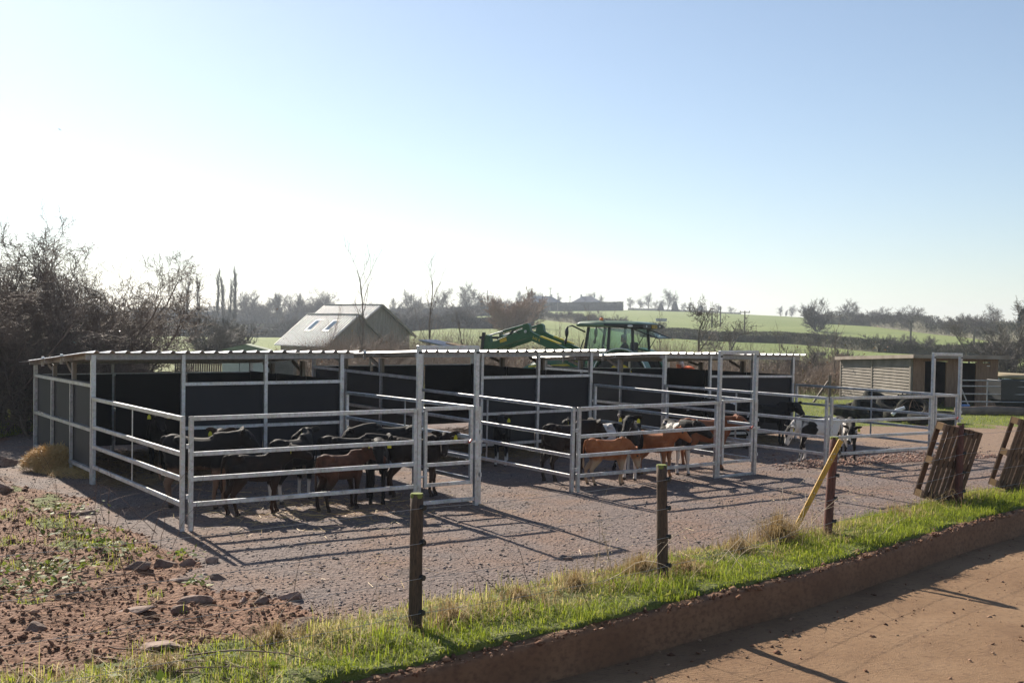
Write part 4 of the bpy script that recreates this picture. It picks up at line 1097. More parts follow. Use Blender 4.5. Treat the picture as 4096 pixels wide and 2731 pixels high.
CALVES = [
 # x, y, yaw, scale, neck_yaw, neck_pitch, head_yaw, head_pitch, stride, material args, tags, label
 (-4.05, 14.20, -4, 1.12, 10, 22, 10, -35, .03, dict(base=BLK, base2=BLK2, belly=(0.22, 0.13, 0.085)), 1, 'large black calf with pale belly behind the foremost corner posts'),
 (-3.20, 13.78, 27, 0.92, -8, 28, -10, -12, .05, dict(base=BLK, base2=BRN, legs=(0.045, 0.022, 0.014)), 2, 'dark brown calf standing side on, foremost in the first pen'),
 (-2.95, 14.85, 62, 1.02, 40, 26, 50, -12, .0, dict(base=BLK, base2=BLK2, sock=.22), 1, 'black calf with white hind feet behind the foremost calf'),
 (-2.20, 14.25, 48, 0.88, -45, 22, -25, -18, .03, dict(base=(0.05, 0.02, 0.012), base2=(0.13, 0.052, 0.03), legs=(0.03, 0.017, 0.012)), 1, 'chestnut brown calf turning its head right, seen from behind'),
 (-2.25, 15.35, 12, 1.02, 0, 5, 0, -40, .02, dict(base=BLK, base2=BLK2), 1, 'black calf with lowered head behind the chestnut calf'),
 (-1.72, 16.15, 195, 1.12, 0, -5, 0, -50, .0, dict(base=BLK, base2=BLK2), 0, 'tall black calf with humped back at the rear of the first pen'),
 (-1.80, 14.98, -84, 1.0, 4, 14, 4, -42, .02, dict(base=BLK, base2=BLK2, belly=BLK), 2, 'black calf facing the camera with a yellow tag in its left ear'),
 (-1.36, 15.5, 3, 1.0, -55, 24, -40, -42, .03, dict(base=(0.012, 0.008, 0.007), base2=BRN, patch=WHT, thr=.70, pscale=4, off=(.3, .1, .2), legs=(0.06, 0.035, 0.024)), 1, 'dark calf with small white flecks looking out through the first gate'),
 (-4.05, 15.55, -80, 1.0, 0, 30, 0, -30, .0, dict(base=BRN, base2=BRN2), 2, 'brown calf with two eared tags standing behind the large black calf'),
 (-5.60, 17.45, -70, 1.05, 0, 30, 10, -30, .0, dict(base=BLK, base2=BLK2), 2, 'black calf deep in the shade of the foremost shelter'),
 (0.88, 17.42, 36, 1.08, -6, 12, -6, -35, .04, dict(base=(0.012, 0.009, 0.008), base2=BRN, legs=(0.03, 0.018, 0.013)), 0, 'black brown calf seen from its tail end, leftmost in the middle pen'),
 (1.50, 16.98, 13, 0.86, -12, -38, -8, -66, .05, dict(base=RED, base2=RED2, legs=(0.36, 0.18, 0.085), belly=(0.45, 0.30, 0.19)), 0, 'red calf with lowered head, foremost in the middle pen'),
 (1.98, 17.85, -102, 1.06, 0, 42, -15, -32, .02, dict(base=BLK, base2=BLK2, patch=WHT, thr=.63, pscale=2.6, off=(1.3, .4, .1), sock=.30), 2, 'black and white calf with raised head behind the lowered red calf'),
 (1.50, 18.75, 176, 0.96, 0, 15, 0, -30, .0, dict(base=BLK, base2=BLK2, patch=WHT, thr=.58, pscale=2.4, off=(2.3, .9, .6)), 1, 'black calf with white patches on its back, rear left of the middle pen'),
 (2.36, 18.02, -38, 0.88, 5, 32, 10, -28, .02, dict(base=RED, base2=RED2, legs=(0.30, 0.14, 0.065)), 0, 'red calf looking right above the second fence post'),
 (2.78, 18.52, -72, 1.06, 32, 10, 25, -25, .03, dict(base=BLK, base2=BLK2, sock=.36, patch=WHT, thr=.66, pscale=2.0, off=(.6, 2.1, .3)), 0, 'black calf with white legs and a white blaze, head turned right'),
 (3.38, 19.10, 2, 1.06, -4, 16, 0, -22, .02, dict(base=(0.15, 0.045, 0.018), base2=(0.25, 0.09, 0.038), legs=(0.26, 0.11, 0.05)), 1, 'larger red calf behind the second gate facing right'),
 (-0.15, 19.25, -92, 1.02, 0, 12, 15, -35, .0, dict(base=BLK, base2=BLK2, sock=.13), 1, 'black calf with white feet in the opening of the middle shelter'),
 (4.55, 22.75, 178, 1.16, 0, 12, 0, -25, .0, dict(base=BLK, base2=BLK2, patch=WHT, thr=.60, pscale=2.6, off=(.1, 1.4, 2.0)), 2, 'black calf with white flank patches in the farthest shelter'),
 (5.50, 23.45, 8, 1.08, -40, 10, -30, -25, .0, dict(base=BLK, base2=BLK2), 1, 'plain black calf at the right post of the farthest shelter'),
 (5.70, 20.38, 174, 0.99, 8, -40, 10, -66, .06, dict(base=WHT, base2=(0.72, 0.69, 0.65), patch=(0.012, 0.010, 0.010), thr=.535, pscale=2.1, off=(.9, .35, .7)), 1, 'mostly white calf with black patches and lowered head'),
 (6.37, 20.95, -84, 0.96, -22, -30, -20, -50, .03, dict(base=BLK, base2=BLK2, patch=WHT, thr=.62, pscale=3.2, off=(.2, .7, 1.5)), 1, 'black and white calf facing the camera in the farthest pen'),
]
for k, (x, y, yaw, sc, ny, np_, hy, hp, st, margs, ntag, label) in enumerate(CALVES):
    t = empty('calf', (x, y, float(ground_z(x, y))), R(yaw), label, 'calf', 'calves in the pens'); t.scale = (sc*.92, sc*.92, sc)
    me, A = calf_mesh(k, ny, np_, hy, hp, st)
    link_mesh('body', me, calf_mat('calf_coat_%d' % k, **margs), t)
    h0, hd, hs, hu = A['h0'], A['hd'], A['hs'], A['hu']
    for s in (-1, 1):
        MB().ball(h0+hd*0.112+hu*0.026+hs*(0.077*s), .018, .018, .018, 8, 5).build('eye', M['eye'], t, 0, True)
        if s == 1 or ntag == 2:
            if ntag:
                e0 = h0+hu*0.02+hs*(0.155*s)-hd*0.035+hd*0.02
                q = hs*0.028; dn = Vector((0, 0, -0.062)); fw = hd*0.004 if abs(hd.z) < .8 else Vector((0, 0, .004))
                tp = [e0-q*.35, e0+q*.35, e0+q+dn*.5, e0+q+dn, e0-q+dn, e0-q+dn*.5]
                mbt = MB(); b0 = len(mbt.v); mbt.v += [tuple(p+hd*.010) for p in tp]+[tuple(p+hd*.014) for p in tp]
                mbt.f += [(0, 1, 2, 3, 4, 5), (11, 10, 9, 8, 7, 6)] + [(i_, (i_+1) % 6, 6+(i_+1) % 6, 6+i_) for i_ in range(6)]
                mbt.build('ear_tag', M['yellow_tag'], t)
    MB().ball(h0+hd*0.308-hu*0.034, .024, .038, .026, 10, 6).build('nose', M['nose'], t, 0, True)
# ------------------------------------------------------------------ bare winter trees
def seg_mesh(name, S, mat, parent=None, sides=3):
    """S: array (n,8) of x0 y0 z0 r0 x1 y1 z1 r1 -> one mesh of open tapered tubes"""
    S = np.asarray(S, float); n = len(S)
    p0, r0, p1, r1 = S[:, 0:3], S[:, 3], S[:, 4:7], S[:, 7]
    d = p1-p0; d /= np.maximum(np.linalg.norm(d, axis=1), 1e-6)[:, None]
    ref = np.where(np.abs(d[:, 2:3]) > 0.9, np.array([[1.0, 0, 0]]), np.array([[0, 0, 1.0]]))
    a = np.cross(d, ref); a /= np.linalg.norm(a, axis=1)[:, None]; c = np.cross(d, a)
    V = np.zeros((n, 2*sides, 3))
    for k in range(sides):
        t = 2*np.pi*k/sides; o = a*np.cos(t)+c*np.sin(t)
        V[:, k] = p0+o*r0[:, None]; V[:, sides+k] = p1+o*r1[:, None]
    b = (2*sides*np.arange(n))[:, None, None]
    Fq = np.array([[k, (k+1) % sides, sides+(k+1) % sides, sides+k] for k in range(sides)])[None]
    return np_mesh(name, V.reshape(-1, 3), (b+Fq).reshape(-1, 4), mat, parent)
def grow(seed, height, levels=4, stems=1, r0=0.14, spread=0.6, up=0.25, kids=(5, 6, 6, 5), ratio=(0.55, 0.5, 0.5, 0.45), angle=(0.8, 0.8, 0.8), gnarl=0.14, first=0.25, rmin=0.004, lean=0.0, nseg=(7, 5, 4, 3, 2), stemspread=0.2):
    rd = random.Random(seed); S = []; T = []
    def rv(): return Vector((rd.gauss(0, 1), rd.gauss(0, 1), rd.gauss(0, 1)))
    def br(p, d, L, r, lv):
        ns = nseg[min(lv, len(nseg)-1)]; pts = [p.copy()]; dirs = [d.copy()]
        rl = r; tgt = max(rmin, r*(0.28 if lv == 0 else 0.35))
        for i in range(ns):
            d = (d + rv()*gnarl*(0.6 if lv == 0 else 1) + Vector((0, 0, up*(0.25 if lv == 0 else 0.35)))*0.4).normalized()
            q = p + d*L/ns; rn = r+(tgt-r)*(i+1)/ns
            (T if lv == 0 else S).append((*p, rl, *q, rn)); p = q; rl = rn; pts.append(p.copy()); dirs.append(d.copy())
        if lv >= levels: return
        nk = kids[min(lv, len(kids)-1)]; nk = max(1, int(round(nk*rd.uniform(0.75, 1.25))))
        for k in range(nk):
            f = first+(1-first)*(k+rd.random())/nk if lv == 0 else 0.15+0.85*(k+rd.random())/nk
            f = min(f, 0.999); x = f*ns; i = int(x); q = pts[i].lerp(pts[i+1], x-i); dd = dirs[i+1]
            ax = dd.cross(rv()).normalized(); an = angle[min(lv, len(angle)-1)]*rd.uniform(0.6, 1.3)
            nd = (dd*math.cos(an)+ax*math.sin(an)); nd = (nd+Vector((0, 0, up*0.5))).normalized()
            Lk = L*ratio[min(lv, len(ratio)-1)]*rd.uniform(0.65, 1.2)*(1-0.35*f if lv == 0 else 1)
            rk = max(rmin, (r+(tgt-r)*f)*0.55)
            br(q, nd, Lk, rk, lv+1)
    for s in range(stems):
        a = rd.uniform(0, 2*math.pi); e = spread if stems > 1 else lean
        d = Vector((math.cos(a)*e*rd.uniform(0.3, 1), math.sin(a)*e*rd.uniform(0.3, 1), 1)).normalized()
        br(Vector((math.cos(a)*stemspread*(stems > 1), math.sin(a)*stemspread*(stems > 1), -0.15)), d, height*(0.8 if stems == 1 else rd.uniform(0.45, 0.75)), r0, 0)
    return np.array(T), np.array(S)
def bark(name, c1, c2, sheen=0.0):
    m, nt, b, out = new_mat(name)
    n1 = noise(nt, coords(nt, 'Object'), 3, 4); c = ramp(nt, n1.outputs[0], [(0.3, c1), (0.7, c2)])
    c = per_object(nt, c, 0.18)
    nt.links.new(c, b.inputs['Base Color']); b.inputs['Roughness'].default_value = 0.7
    return m
M['bark_dark'] = bark('dark_hawthorn_bark', (0.105, 0.075, 0.058), (0.21, 0.155, 0.118))
M['bark_grey'] = bark('grey_bark', (0.075, 0.062, 0.052), (0.15, 0.125, 0.10))
M['bark_far'] = bark('far_tree_bark', (0.060, 0.052, 0.046), (0.12, 0.10, 0.085))
M['bark_willow'] = bark('russet_willow_bark', (0.20, 0.125, 0.09), (0.32, 0.21, 0.15))
M['bark_sapling'] = bark('pale_sapling_bark', (0.13, 0.10, 0.08), (0.24, 0.195, 0.155))
M['ivy'] = noisy_mat('ivy_leaf', (0.018, 0.035, 0.008), (0.06, 0.085, 0.02), 4, 0.4, 0, 0)
PROTO = {}
def proto(key, mat, **kw):
    T, S = grow(**kw)
    tr = seg_mesh('trunk', T, mat, None, 6); cr = seg_mesh('crown', S, mat, None, 3)
    PROTO[key] = (tr.data, cr.data)
    for o in (tr, cr): bpy.data.objects.remove(o)
for k in range(3):
    proto('thorn%d' % k, M['bark_dark'], seed=40+k, height=5.6, levels=4, stems=9, r0=0.05, spread=0.7, up=0.14, kids=(10, 6, 5, 3), ratio=(0.42, 0.52, 0.5, 0.5), angle=(0.8, 0.9, 0.9, 0.9), gnarl=0.22, first=0.12, rmin=0.0042, stemspread=0.25)
for k in range(3):
    proto('oak%d' % k, M['bark_far'], seed=60+k, height=10, levels=4, stems=1, r0=0.30, up=0.12, kids=(13, 8, 6, 5), ratio=(0.72, 0.55, 0.5, 0.45), angle=(0.95, 0.75, 0.7, 0.7), gnarl=0.16, first=0.22, rmin=0.02)
for k in range(2):
    proto('ash%d' % k, M['bark_far'], seed=70+k, height=11, levels=3, stems=1, r0=0.22, up=0.35, kids=(22, 9, 7), ratio=(0.46, 0.5, 0.5), angle=(0.65, 0.6, 0.6), gnarl=0.10, first=0.2, rmin=0.02)
for k in range(2):
    proto('poplar%d' % k, M['bark_far'], seed=80+k, height=20, levels=3, stems=1, r0=0.3, up=0.75, kids=(46, 7, 4), ratio=(0.21, 0.5, 0.5), angle=(0.36, 0.45, 0.5), gnarl=0.07, first=0.14, rmin=0.02)
for k in range(3):
    proto('shrub%d' % k, M['bark_far'], seed=90+k, height=4, levels=3, stems=9, r0=0.06, spread=0.8, up=0.2, kids=(10, 8, 6), ratio=(0.5, 0.5, 0.5), angle=(0.7, 0.7, 0.7), gnarl=0.14, first=0.1, rmin=0.010)
proto('willow', M['bark_willow'], seed=99, height=8.4, levels=4, stems=12, r0=0.10, spread=1.15, up=0.22, kids=(10, 7, 6, 4), ratio=(0.5, 0.5, 0.5, 0.5), angle=(0.55, 0.6, 0.6), gnarl=0.09, first=0.1, rmin=0.012)
for k in range(3):
    proto('sapling%d' % k, M['bark_sapling'], seed=110+k, height=6, levels=2, stems=1, r0=0.045, up=0.55, kids=(10, 4), ratio=(0.38, 0.4), angle=(0.5, 0.6), gnarl=0.07, first=0.25, rmin=0.006, lean=0.05)
for k in range(2):
    proto('multisap%d' % k, M['bark_sapling'], seed=120+k, height=4.2, levels=2, stems=4, stemspread=0.01, r0=0.025, spread=0.35, up=0.45, kids=(7, 4), ratio=(0.36, 0.4), angle=(0.5, 0.6), gnarl=0.09, first=0.2, rmin=0.005)
proto('orchard', M['bark_grey'], seed=130, height=5.0, levels=4, stems=1, r0=0.13, up=0.12, kids=(8, 6, 5, 3), ratio=(0.6, 0.5, 0.5, 0.45), angle=(0.9, 0.8, 0.8), gnarl=0.2, first=0.3, rmin=0.011)
proto('thornopen', M['bark_dark'], seed=143, height=5.6, levels=4, stems=4, r0=0.06, spread=0.9, up=0.10, kids=(7, 5, 5, 4), ratio=(0.5, 0.5, 0.5, 0.5), angle=(0.8, 0.8, 0.8, 0.8), gnarl=0.2, first=0.15, rmin=0.0045, stemspread=0.2)
def azx(u, Y): return (u-2048)/4400.7*Y
def tree(kind, x, y, sc, label, group, rz_=0.0, name='bare_tree', squash=1.0, cat='tree', z=None):
    t = empty(name, (x, y, float(ground_z(x, y))-0.05 if z is None else z), rz_, label, cat, group)
    t.scale = (sc*squash, sc*squash, sc)
    tr, cr = PROTO[kind]
    link_mesh('trunk', tr, None, t); link_mesh('crown', cr, None, t)
    return t
# the thicket behind the foremost shelter
th = [(-12.3, 24.2, 1.0, 0), (-11.3, 24.8, 1.02, 1), (-10.3, 24.2, 1.05, 2), (-9.3, 25.0, 1.02, 0), (-10.9, 22.9, 0.85, 2), (-9.8, 22.8, 0.74, 1), (-8.7, 24.4, 0.74, 1), (-13.2, 26.0, 1.05, 2), (-12.0, 26.4, 1.05, 0), (-10.4, 26.2, 1.05, 1), (-13.7, 25.0, 0.95, 1), (-8.9, 22.9, 0.52, 2)]
thl = ['leftmost dense thorn bush of the thicket', 'tangled dark thorn bush second from the left edge', 'tall thorn bush rising above the shelter roof corner', 'thorn bush with dense twigs toward the right of the thicket', 'low thorn bush directly behind the shelter wall', 'short dark thorn bush behind the shelter roof', 'spreading thorn bush at the right end of the thicket', 'rear thorn bush at the far left of the thicket', 'tallest rear thorn bush of the thicket', 'rear thorn bush at the right of the thicket', 'thorn bush cut by the left picture edge', 'small thorn bush at the thicket foot behind the roof']
for k, (x, y, s, v_) in enumerate(th):
    tree('thorn%d' % v_, x, y, s*0.98, thl[k], 'thorn bushes of the left thicket', k*1.1, 'thorn_bush', 1.0, 'bush')
tree('multisap0', -9.55, 23.6, 1.32, 'slender pale young tree standing out above the thicket', 'young trees behind the pens', 2.0, 'sapling')
tree('thornopen', -8.1, 23.8, 0.64, 'crooked bare tree reaching right from the thicket', 'thorn bushes of the left thicket', 0.6, 'bare_tree')
rng = np.random.default_rng(70); n = 2600
X = rng.uniform(-14, -8.4, n); Y = rng.uniform(22, 24.5, n); Z = rng.gamma(1.6, 0.5, n)
o = leaves('ivy_leaves', np.stack([X, Y, Z], -1), rng.uniform(0.04, 0.09, n), 71, M['ivy']); tag(o, 'dark ivy leaves clinging low in the thicket', 'ivy', None, 'stuff')

# saplings in the scrub behind the pens: u, Y, height, kind
sap = [(1437, 48, 6.3, 0, 'tall whip sapling rising in front of the barn'), (1716, 47, 5.7, 1, 'forked tall sapling right of the barn'), (1305, 52, 3.9, 2, 'thin sapling before the barn roof windows'), (1385, 46, 3.0, 0, 'small sapling beside the barn gable'),
       (1868, 50, 3.7, 2, 'thin sapling above the loaded corrugated sheets'), (1560, 50, 2.8, 1, 'low sapling in front of the big gable'), (2010, 54, 3.0, 0, 'sapling left of the loader arm'), (2245, 55, 3.3, 1, 'sapling between loader arm and cab'),
       (2360, 58, 4.2, 2, 'sapling rising behind the tractor cab roof'), (2440, 60, 3.7, 0, 'wispy sapling above the cab beacon'), (2640, 52, 3.6, 1, 'sapling above the open rear window of the tractor'), (2585, 56, 3.2, 2, 'thin sapling right of the cab roof'),
       (3135, 46, 2.9, 0, 'straight sapling right of the farthest shelter'), (3000, 46, 2.5, 1, 'sapling above the farthest shelter roof'), (2880, 48, 2.9, 2, 'sapling behind the farthest shelter'), (3345, 44, 3.4, 1, 'leaning sapling beside the timber shelter'),
       (3300, 45, 2.5, 0, 'short sapling left of the timber shelter corner'), (1650, 45, 2.3, 2, 'small sapling right of the barn eave')]
for k, (u, y, hgt, v_, lab) in enumerate(sap):
    tree('sapling%d' % v_, azx(u, y), y, hgt/6.0, lab, 'young trees behind the pens', k*1.7, 'sapling', 1.25)
for k, (u, y, hgt, v_, lab) in enumerate([(2790, 72, 4.4, 0, 'round bare tree with a nest behind the farthest shelter'), (2900, 66, 3.2, 0, 'smaller bare tree next to the tree with the nest'), (3880, 96, 4.0, 0, 'bare tree over the timber shelter roof'), (4060, 80, 5.2, 0, 'bare tree at the right picture edge')]):
    tree('orchard', azx(u, y), y, hgt/5.0, lab, 'bare trees in the middle distance', k*2.1)
o = MB().ball((0, 0, 0), .22, .22, .16, 9, 5).build('rook_nest', M['bark_dark'], None, 0, True); o.location = (azx(2796, 72), 72, 3.55); tag(o, 'dark twig nest in the round bare tree', 'nest')
for k, (u, y, w, v_, lab) in enumerate([(880, 70, 4.0, 0, 'brown scrub bush in the left field'), (840, 64, 3.0, 1, 'small scrub bush left of the round one'), (960, 78, 3.2, 2, 'low scrub bush in front of the parked van'), (3270, 230, 7.5, 1, 'dark rounded bush on the hillside by the yellowed grass'), (3360, 60, 2.6, 2, 'grey bush beside the timber shelter'), (4090, 60, 3.6, 0, 'grey bush behind the parked off-roader'), (4010, 75, 3.4, 1, 'dull bush above the timber shelter end'),
                                        (3230, 50, 2.2, 1, 'dark low bush between farthest shelter and timber shelter')]):
    tree('shrub%d' % v_, azx(u, y), y, w/4.0, lab, 'bushes in the middle distance', k*1.3, 'bush', 1.1, 'bush')
tree('willow', azx(2040, 165), 165, 1.08, 'large russet twiggy willow left of the hilltop houses', 'bare trees in the middle distance', 0.3)
# skyline and field trees
pop = [(862, 235, 13.2, 0), (893, 240, 12.0, 1), (913, 238, 11.4, 0), (941, 234, 13.3, 1), (800, 240, 12.2, 0), (741, 244, 11.4, 1)]
for k, (u, y, hgt, v_) in enumerate(pop):
    tree('poplar%d' % v_, azx(u, y), y, (hgt+1.6)/18.0, ['tall poplar, first right of the thicket', 'poplar second from the thicket edge', 'bare poplar third from the thicket', 'tallest poplar at the right of the group', 'poplar half hidden by the thicket', 'leftmost poplar seen through thicket twigs'][k], 'row of poplars', k*0.9, 'poplar', 0.9)
far = []
rd = random.Random(5)
for u in range(985, 1360, 21): far.append((u+rd.uniform(-8, 8), 335+rd.uniform(-12, 12), rd.uniform(5.2, 8.2), rd.choice(['ash0', 'ash1', 'oak1'])))
for u in list(range(1560, 1690, 33)): far.append((u, 380, rd.uniform(4.5, 6.5), rd.choice(['ash0', 'oak0'])))
for u, top, kd in ((1680, 1215, 'oak0'), (1780, 1190, 'oak1'), (1855, 1195, 'ash1'), (1880, 1185, 'oak2'), (1925, 1212, 'ash0')): far.append((u, 340, (1272-top)/4400*340+0.6, kd))
for u, h_, kd in ((2065, 66, 'ash0'), (2110, 52, 'oak0'), (2140, 56, 'oak1'), (2175, 40, 'oak2'), (2230, 46, 'ash1'), (2360, 52, 'oak1'), (2395, 40, 'oak0'), (2520, 36, 'oak2'), (2590, 46, 'oak0'), (2668, 64, 'oak1'), (2645, 34, 'oak2'), (2755, 34, 'ash0'), (2870, 26, 'oak1'), (2925, 22, 'oak2'),
                  (2555, 34, 'oak1'), (2615, 30, 'oak2'), (2690, 36, 'ash1'), (2730, 26, 'oak0'), (3140, 26, 'ash0'), (3120, 30, 'oak0'), (3165, 36, 'oak2'), (3215, 40, 'oak1'), (3255, 34, 'oak0')):
    far.append((u, 520, h_/4400*520, kd))
for u, y, h_, kd in ((3385, 300, 78, 'oak2'), (3410, 300, 62, 'oak0'), (3450, 296, 46, 'ash1'), (3500, 290, 52, 'oak1'), (3555, 286, 38, 'ash0'), (3590, 280, 40, 'ash1'), (3660, 262, 80, 'oak1'), (3720, 250, 52, 'ash0'), (3755, 248, 46, 'ash1'), (3790, 240, 60, 'ash0'), (3835, 230, 62, 'oak0'), (3880, 225, 74, 'ash1'), (3925, 220, 62, 'ash0'), (3975, 215, 100, 'oak2'), (4020, 210, 54, 'ash0')):
    far.append((u, y, h_/4400*y+0.4, kd))
ORD = ['first', 'second', 'third', 'fourth', 'fifth', 'sixth', 'seventh', 'eighth', 'ninth', 'tenth', 'eleventh', 'twelfth', 'thirteenth', 'fourteenth', 'fifteenth', 'sixteenth', 'seventeenth', 'eighteenth', 'nineteenth', 'twentieth', 'twenty-first', 'twenty-second', 'twenty-third', 'twenty-fourth', 'twenty-fifth', 'twenty-sixth']
def far_group(u): return 0 if u < 1400 else 1 if u < 2000 else 2 if u < 3300 else 3
FG = [('trees along the left field edge', 'slender bare tree in the wood beyond the left field, %s from the left'), ('trees on the middle ridge', 'bare tree on the ridge between barn and willow, %s from the left'),
      ('trees on the hill skyline', 'distant bare tree on the hill skyline, %s from the left'), ('trees in the right hand hedgerow', 'bare tree in the hedgerow above the right field, %s from the left')]
far.sort(key=lambda q: q[0]); cnt = [0]*4
for k, (u, y, hgt, kd) in enumerate(far):
    g = far_group(u); grp, lab = FG[g]; lab = lab % ORD[cnt[g]]; cnt[g] += 1
    tree(kd, azx(u, y), y, (1.18 if u < 3300 else 0.95)*hgt/(9.6 if kd[0] == 'o' else 10.4), lab, grp, k*1.37, 'bare_tree', 1.0 if hgt > 3 else 1.15)

# hedges --------------------------------------------------------------------
def hedge_mat(name, c1, c2):
    m, nt, b, out = new_mat(name)
    n1 = noise(nt, coords(nt, 'Object'), 0.9, 5); c = ramp(nt, n1.outputs[0], [(0.3, c1), (0.7, c2)]); nt.links.new(c, b.inputs['Base Color']); b.inputs['Roughness'].default_value = 0.85
    return m
M['hedge_green'] = hedge_mat('dark_evergreen_hedge', (0.016, 0.030, 0.014), (0.040, 0.058, 0.026))
M['hedge_brown'] = hedge_mat('leafless_hedge', (0.07, 0.068, 0.04), (0.14, 0.125, 0.078))
M['wood_belt'] = hedge_mat('leafless_wood_belt', (0.06, 0.056, 0.045), (0.12, 0.105, 0.085))
def hedge(pts, hgt, wid, seed, mat, label, leaf, n, name='hedge', group='hedges across the fields', ragged=0.25, shrubs=0):
    rng = np.random.default_rng(seed); pts = np.array(pts, float); n = int(n*4.5)
    seg = np.hypot(*np.diff(pts, axis=0).T); cum = np.concatenate([[0], np.cumsum(seg)]); L = cum[-1]
    t = empty(name, (pts[0, 0], pts[0, 1], 0), 0, label, 'hedge', group)
    def at_(s): return np.interp(s, cum, pts[:, 0]), np.interp(s, cum, pts[:, 1])
    k = max(4, int(L/2)); s = np.linspace(0, L, k); x, y = at_(s); g = ground_z(x, y)
    dx = np.gradient(x); dy = np.gradient(y); q = np.hypot(dx, dy); nx, ny = -dy/q, dx/q
    top = hgt*(0.86+ragged*(fbm(s*0.12, s*0+seed, seed)-0.5)*2)
    rows = [(-.4, -.3), (-.38, .45), (-.25, .74), (.25, .74), (.38, .45), (.4, -.3)]
    V = np.stack([np.stack([x+nx*wid*a-pts[0, 0], y+ny*wid*a-pts[0, 1], g+top*b_], -1) for a, b_ in rows], 1)
    idx = np.arange(k*6).reshape(k, 6)
    F = np.stack([idx[:-1, :-1], idx[1:, :-1], idx[1:, 1:], idx[:-1, 1:]], -1).reshape(-1, 4)
    np_mesh('hedge_core', V.reshape(-1, 3), F, M[mat], t)
    s = rng.uniform(0, L, n); x, y = at_(s); g = ground_z(x, y); a = rng.uniform(-.58, .58, n); h_ = np.interp(s, np.linspace(0, L, k), top)
    zz = rng.uniform(0.02, 1.08, n)**0.7*h_; x = x+a*wid*np.interp(s, np.linspace(0, L, k), nx); y = y+a*wid*np.interp(s, np.linspace(0, L, k), ny)
    c = np.stack([x-pts[0, 0], y-pts[0, 1], g+zz], -1)
    u = rng.normal(0, 1, (n, 3)); u[:, 2] = np.abs(u[:, 2])*1.3; u /= np.linalg.norm(u, axis=1)[:, None]; w = np.cross(u, rng.normal(0, 1, (n, 3))); w /= np.linalg.norm(w, axis=1)[:, None]
    n_ = n; sz = 0.5*leaf*rng.uniform(0.5, 1.5, n)[:, None]
    V = np.stack([c-w*sz*.22, c+w*sz*.22, c+u*sz*1.7], 1).reshape(-1, 3)
    tag(np_mesh('hedge_twigs', V, np.arange(3*n).reshape(n, 3), M[mat], t), kind='stuff')
    for j in range(shrubs):
        s1 = L*(j+rng.uniform(0.1, 0.9))/shrubs; x1, y1 = at_(s1); o = link_mesh('shrub', PROTO['shrub%d' % (j % 3)][1], None, t)
        sc = hgt/3.2*rng.uniform(0.7, 1.6); o.location = (float(x1)-pts[0, 0], float(y1)-pts[0, 1], float(ground_z(x1, y1))); o.scale = (sc*1.3, sc*1.3, sc); o.rotation_euler = (0, 0, rng.uniform(0, 6))
    return t
hedge([(azx(2085, 458), 458), (azx(2490, 452), 452)], 3.9, 4, 1, 'hedge_green', 'tall clipped evergreen hedge before the hilltop houses', 0.5, 7000, ragged=0.06)
hedge([(azx(1560, 420), 420), (azx(1800, 430), 430), (azx(2100, 450), 450)], 2.6, 3, 2, 'hedge_green', 'dark hedge along the ridge left of the houses', 0.5, 5000)
hedge([(2.0, 353), (8.7, 308), (16.2, 257), (22.0, 190), (24, 178)], 2.0, 2.5, 3, 'hedge_brown', 'curved hedge running down the field behind the tractor', 0.35, 9000, ragged=0.5, shrubs=16)
hedge([(21, 176), (28.2, 166), (33.0, 161), (39.7, 158), (42.6, 149), (44.4, 131)], 1.6, 2.2, 4, 'hedge_brown', 'clipped hedge crossing the slope behind the farthest shelter', 0.28, 9000, ragged=0.3, shrubs=9)
hedge([(44.6, 131), (49, 122), (56, 119)], 1.5, 2.4, 5, 'hedge_brown', 'ragged hedge corner above the timber shelter', 0.3, 4000, ragged=0.6, shrubs=8)
hedge([(85, 306), (95, 289), (93.6, 259), (88, 210), (81, 174), (76, 150)], 3.0, 4, 6, 'hedge_brown', 'overgrown hedgerow along the top of the right field', 0.4, 12000, ragged=0.7, shrubs=26)
hedge([(azx(2510, 530), 530), (azx(2960, 530), 530)], 1.5, 3, 7, 'hedge_green', 'thin dark hedge along the hill skyline', 0.4, 3000, ragged=0.6)
hedge([(-150, 360), (-100, 350), (-60, 345), (-20, 360), (0, 370)], 4.2, 8, 8, 'wood_belt', 'bluish belt of leafless wood beyond the left field', 0.6, 12000, 'wood_belt', ragged=0.5, shrubs=24)
hedge([(-110, 262), (-70, 258), (-52, 252)], 3.6, 5, 9, 'wood_belt', 'dark shrub belt under the poplars', 0.45, 7000, 'wood_belt', ragged=0.5)
hedge([(-52, 238), (-34, 226), (-20, 225), (-4, 222), (4, 220)], 3.4, 5, 10, 'wood_belt', 'belt of grey shrubs behind barn and willow', 0.45, 10000, 'wood_belt', ragged=0.6, shrubs=18)
hedge([(-90, 205), (-66, 200), (-50, 205)], 1.7, 3, 11, 'wood_belt', 'low hedge between poplars and meadow', 0.35, 4000, 'wood_belt', ragged=0.5)
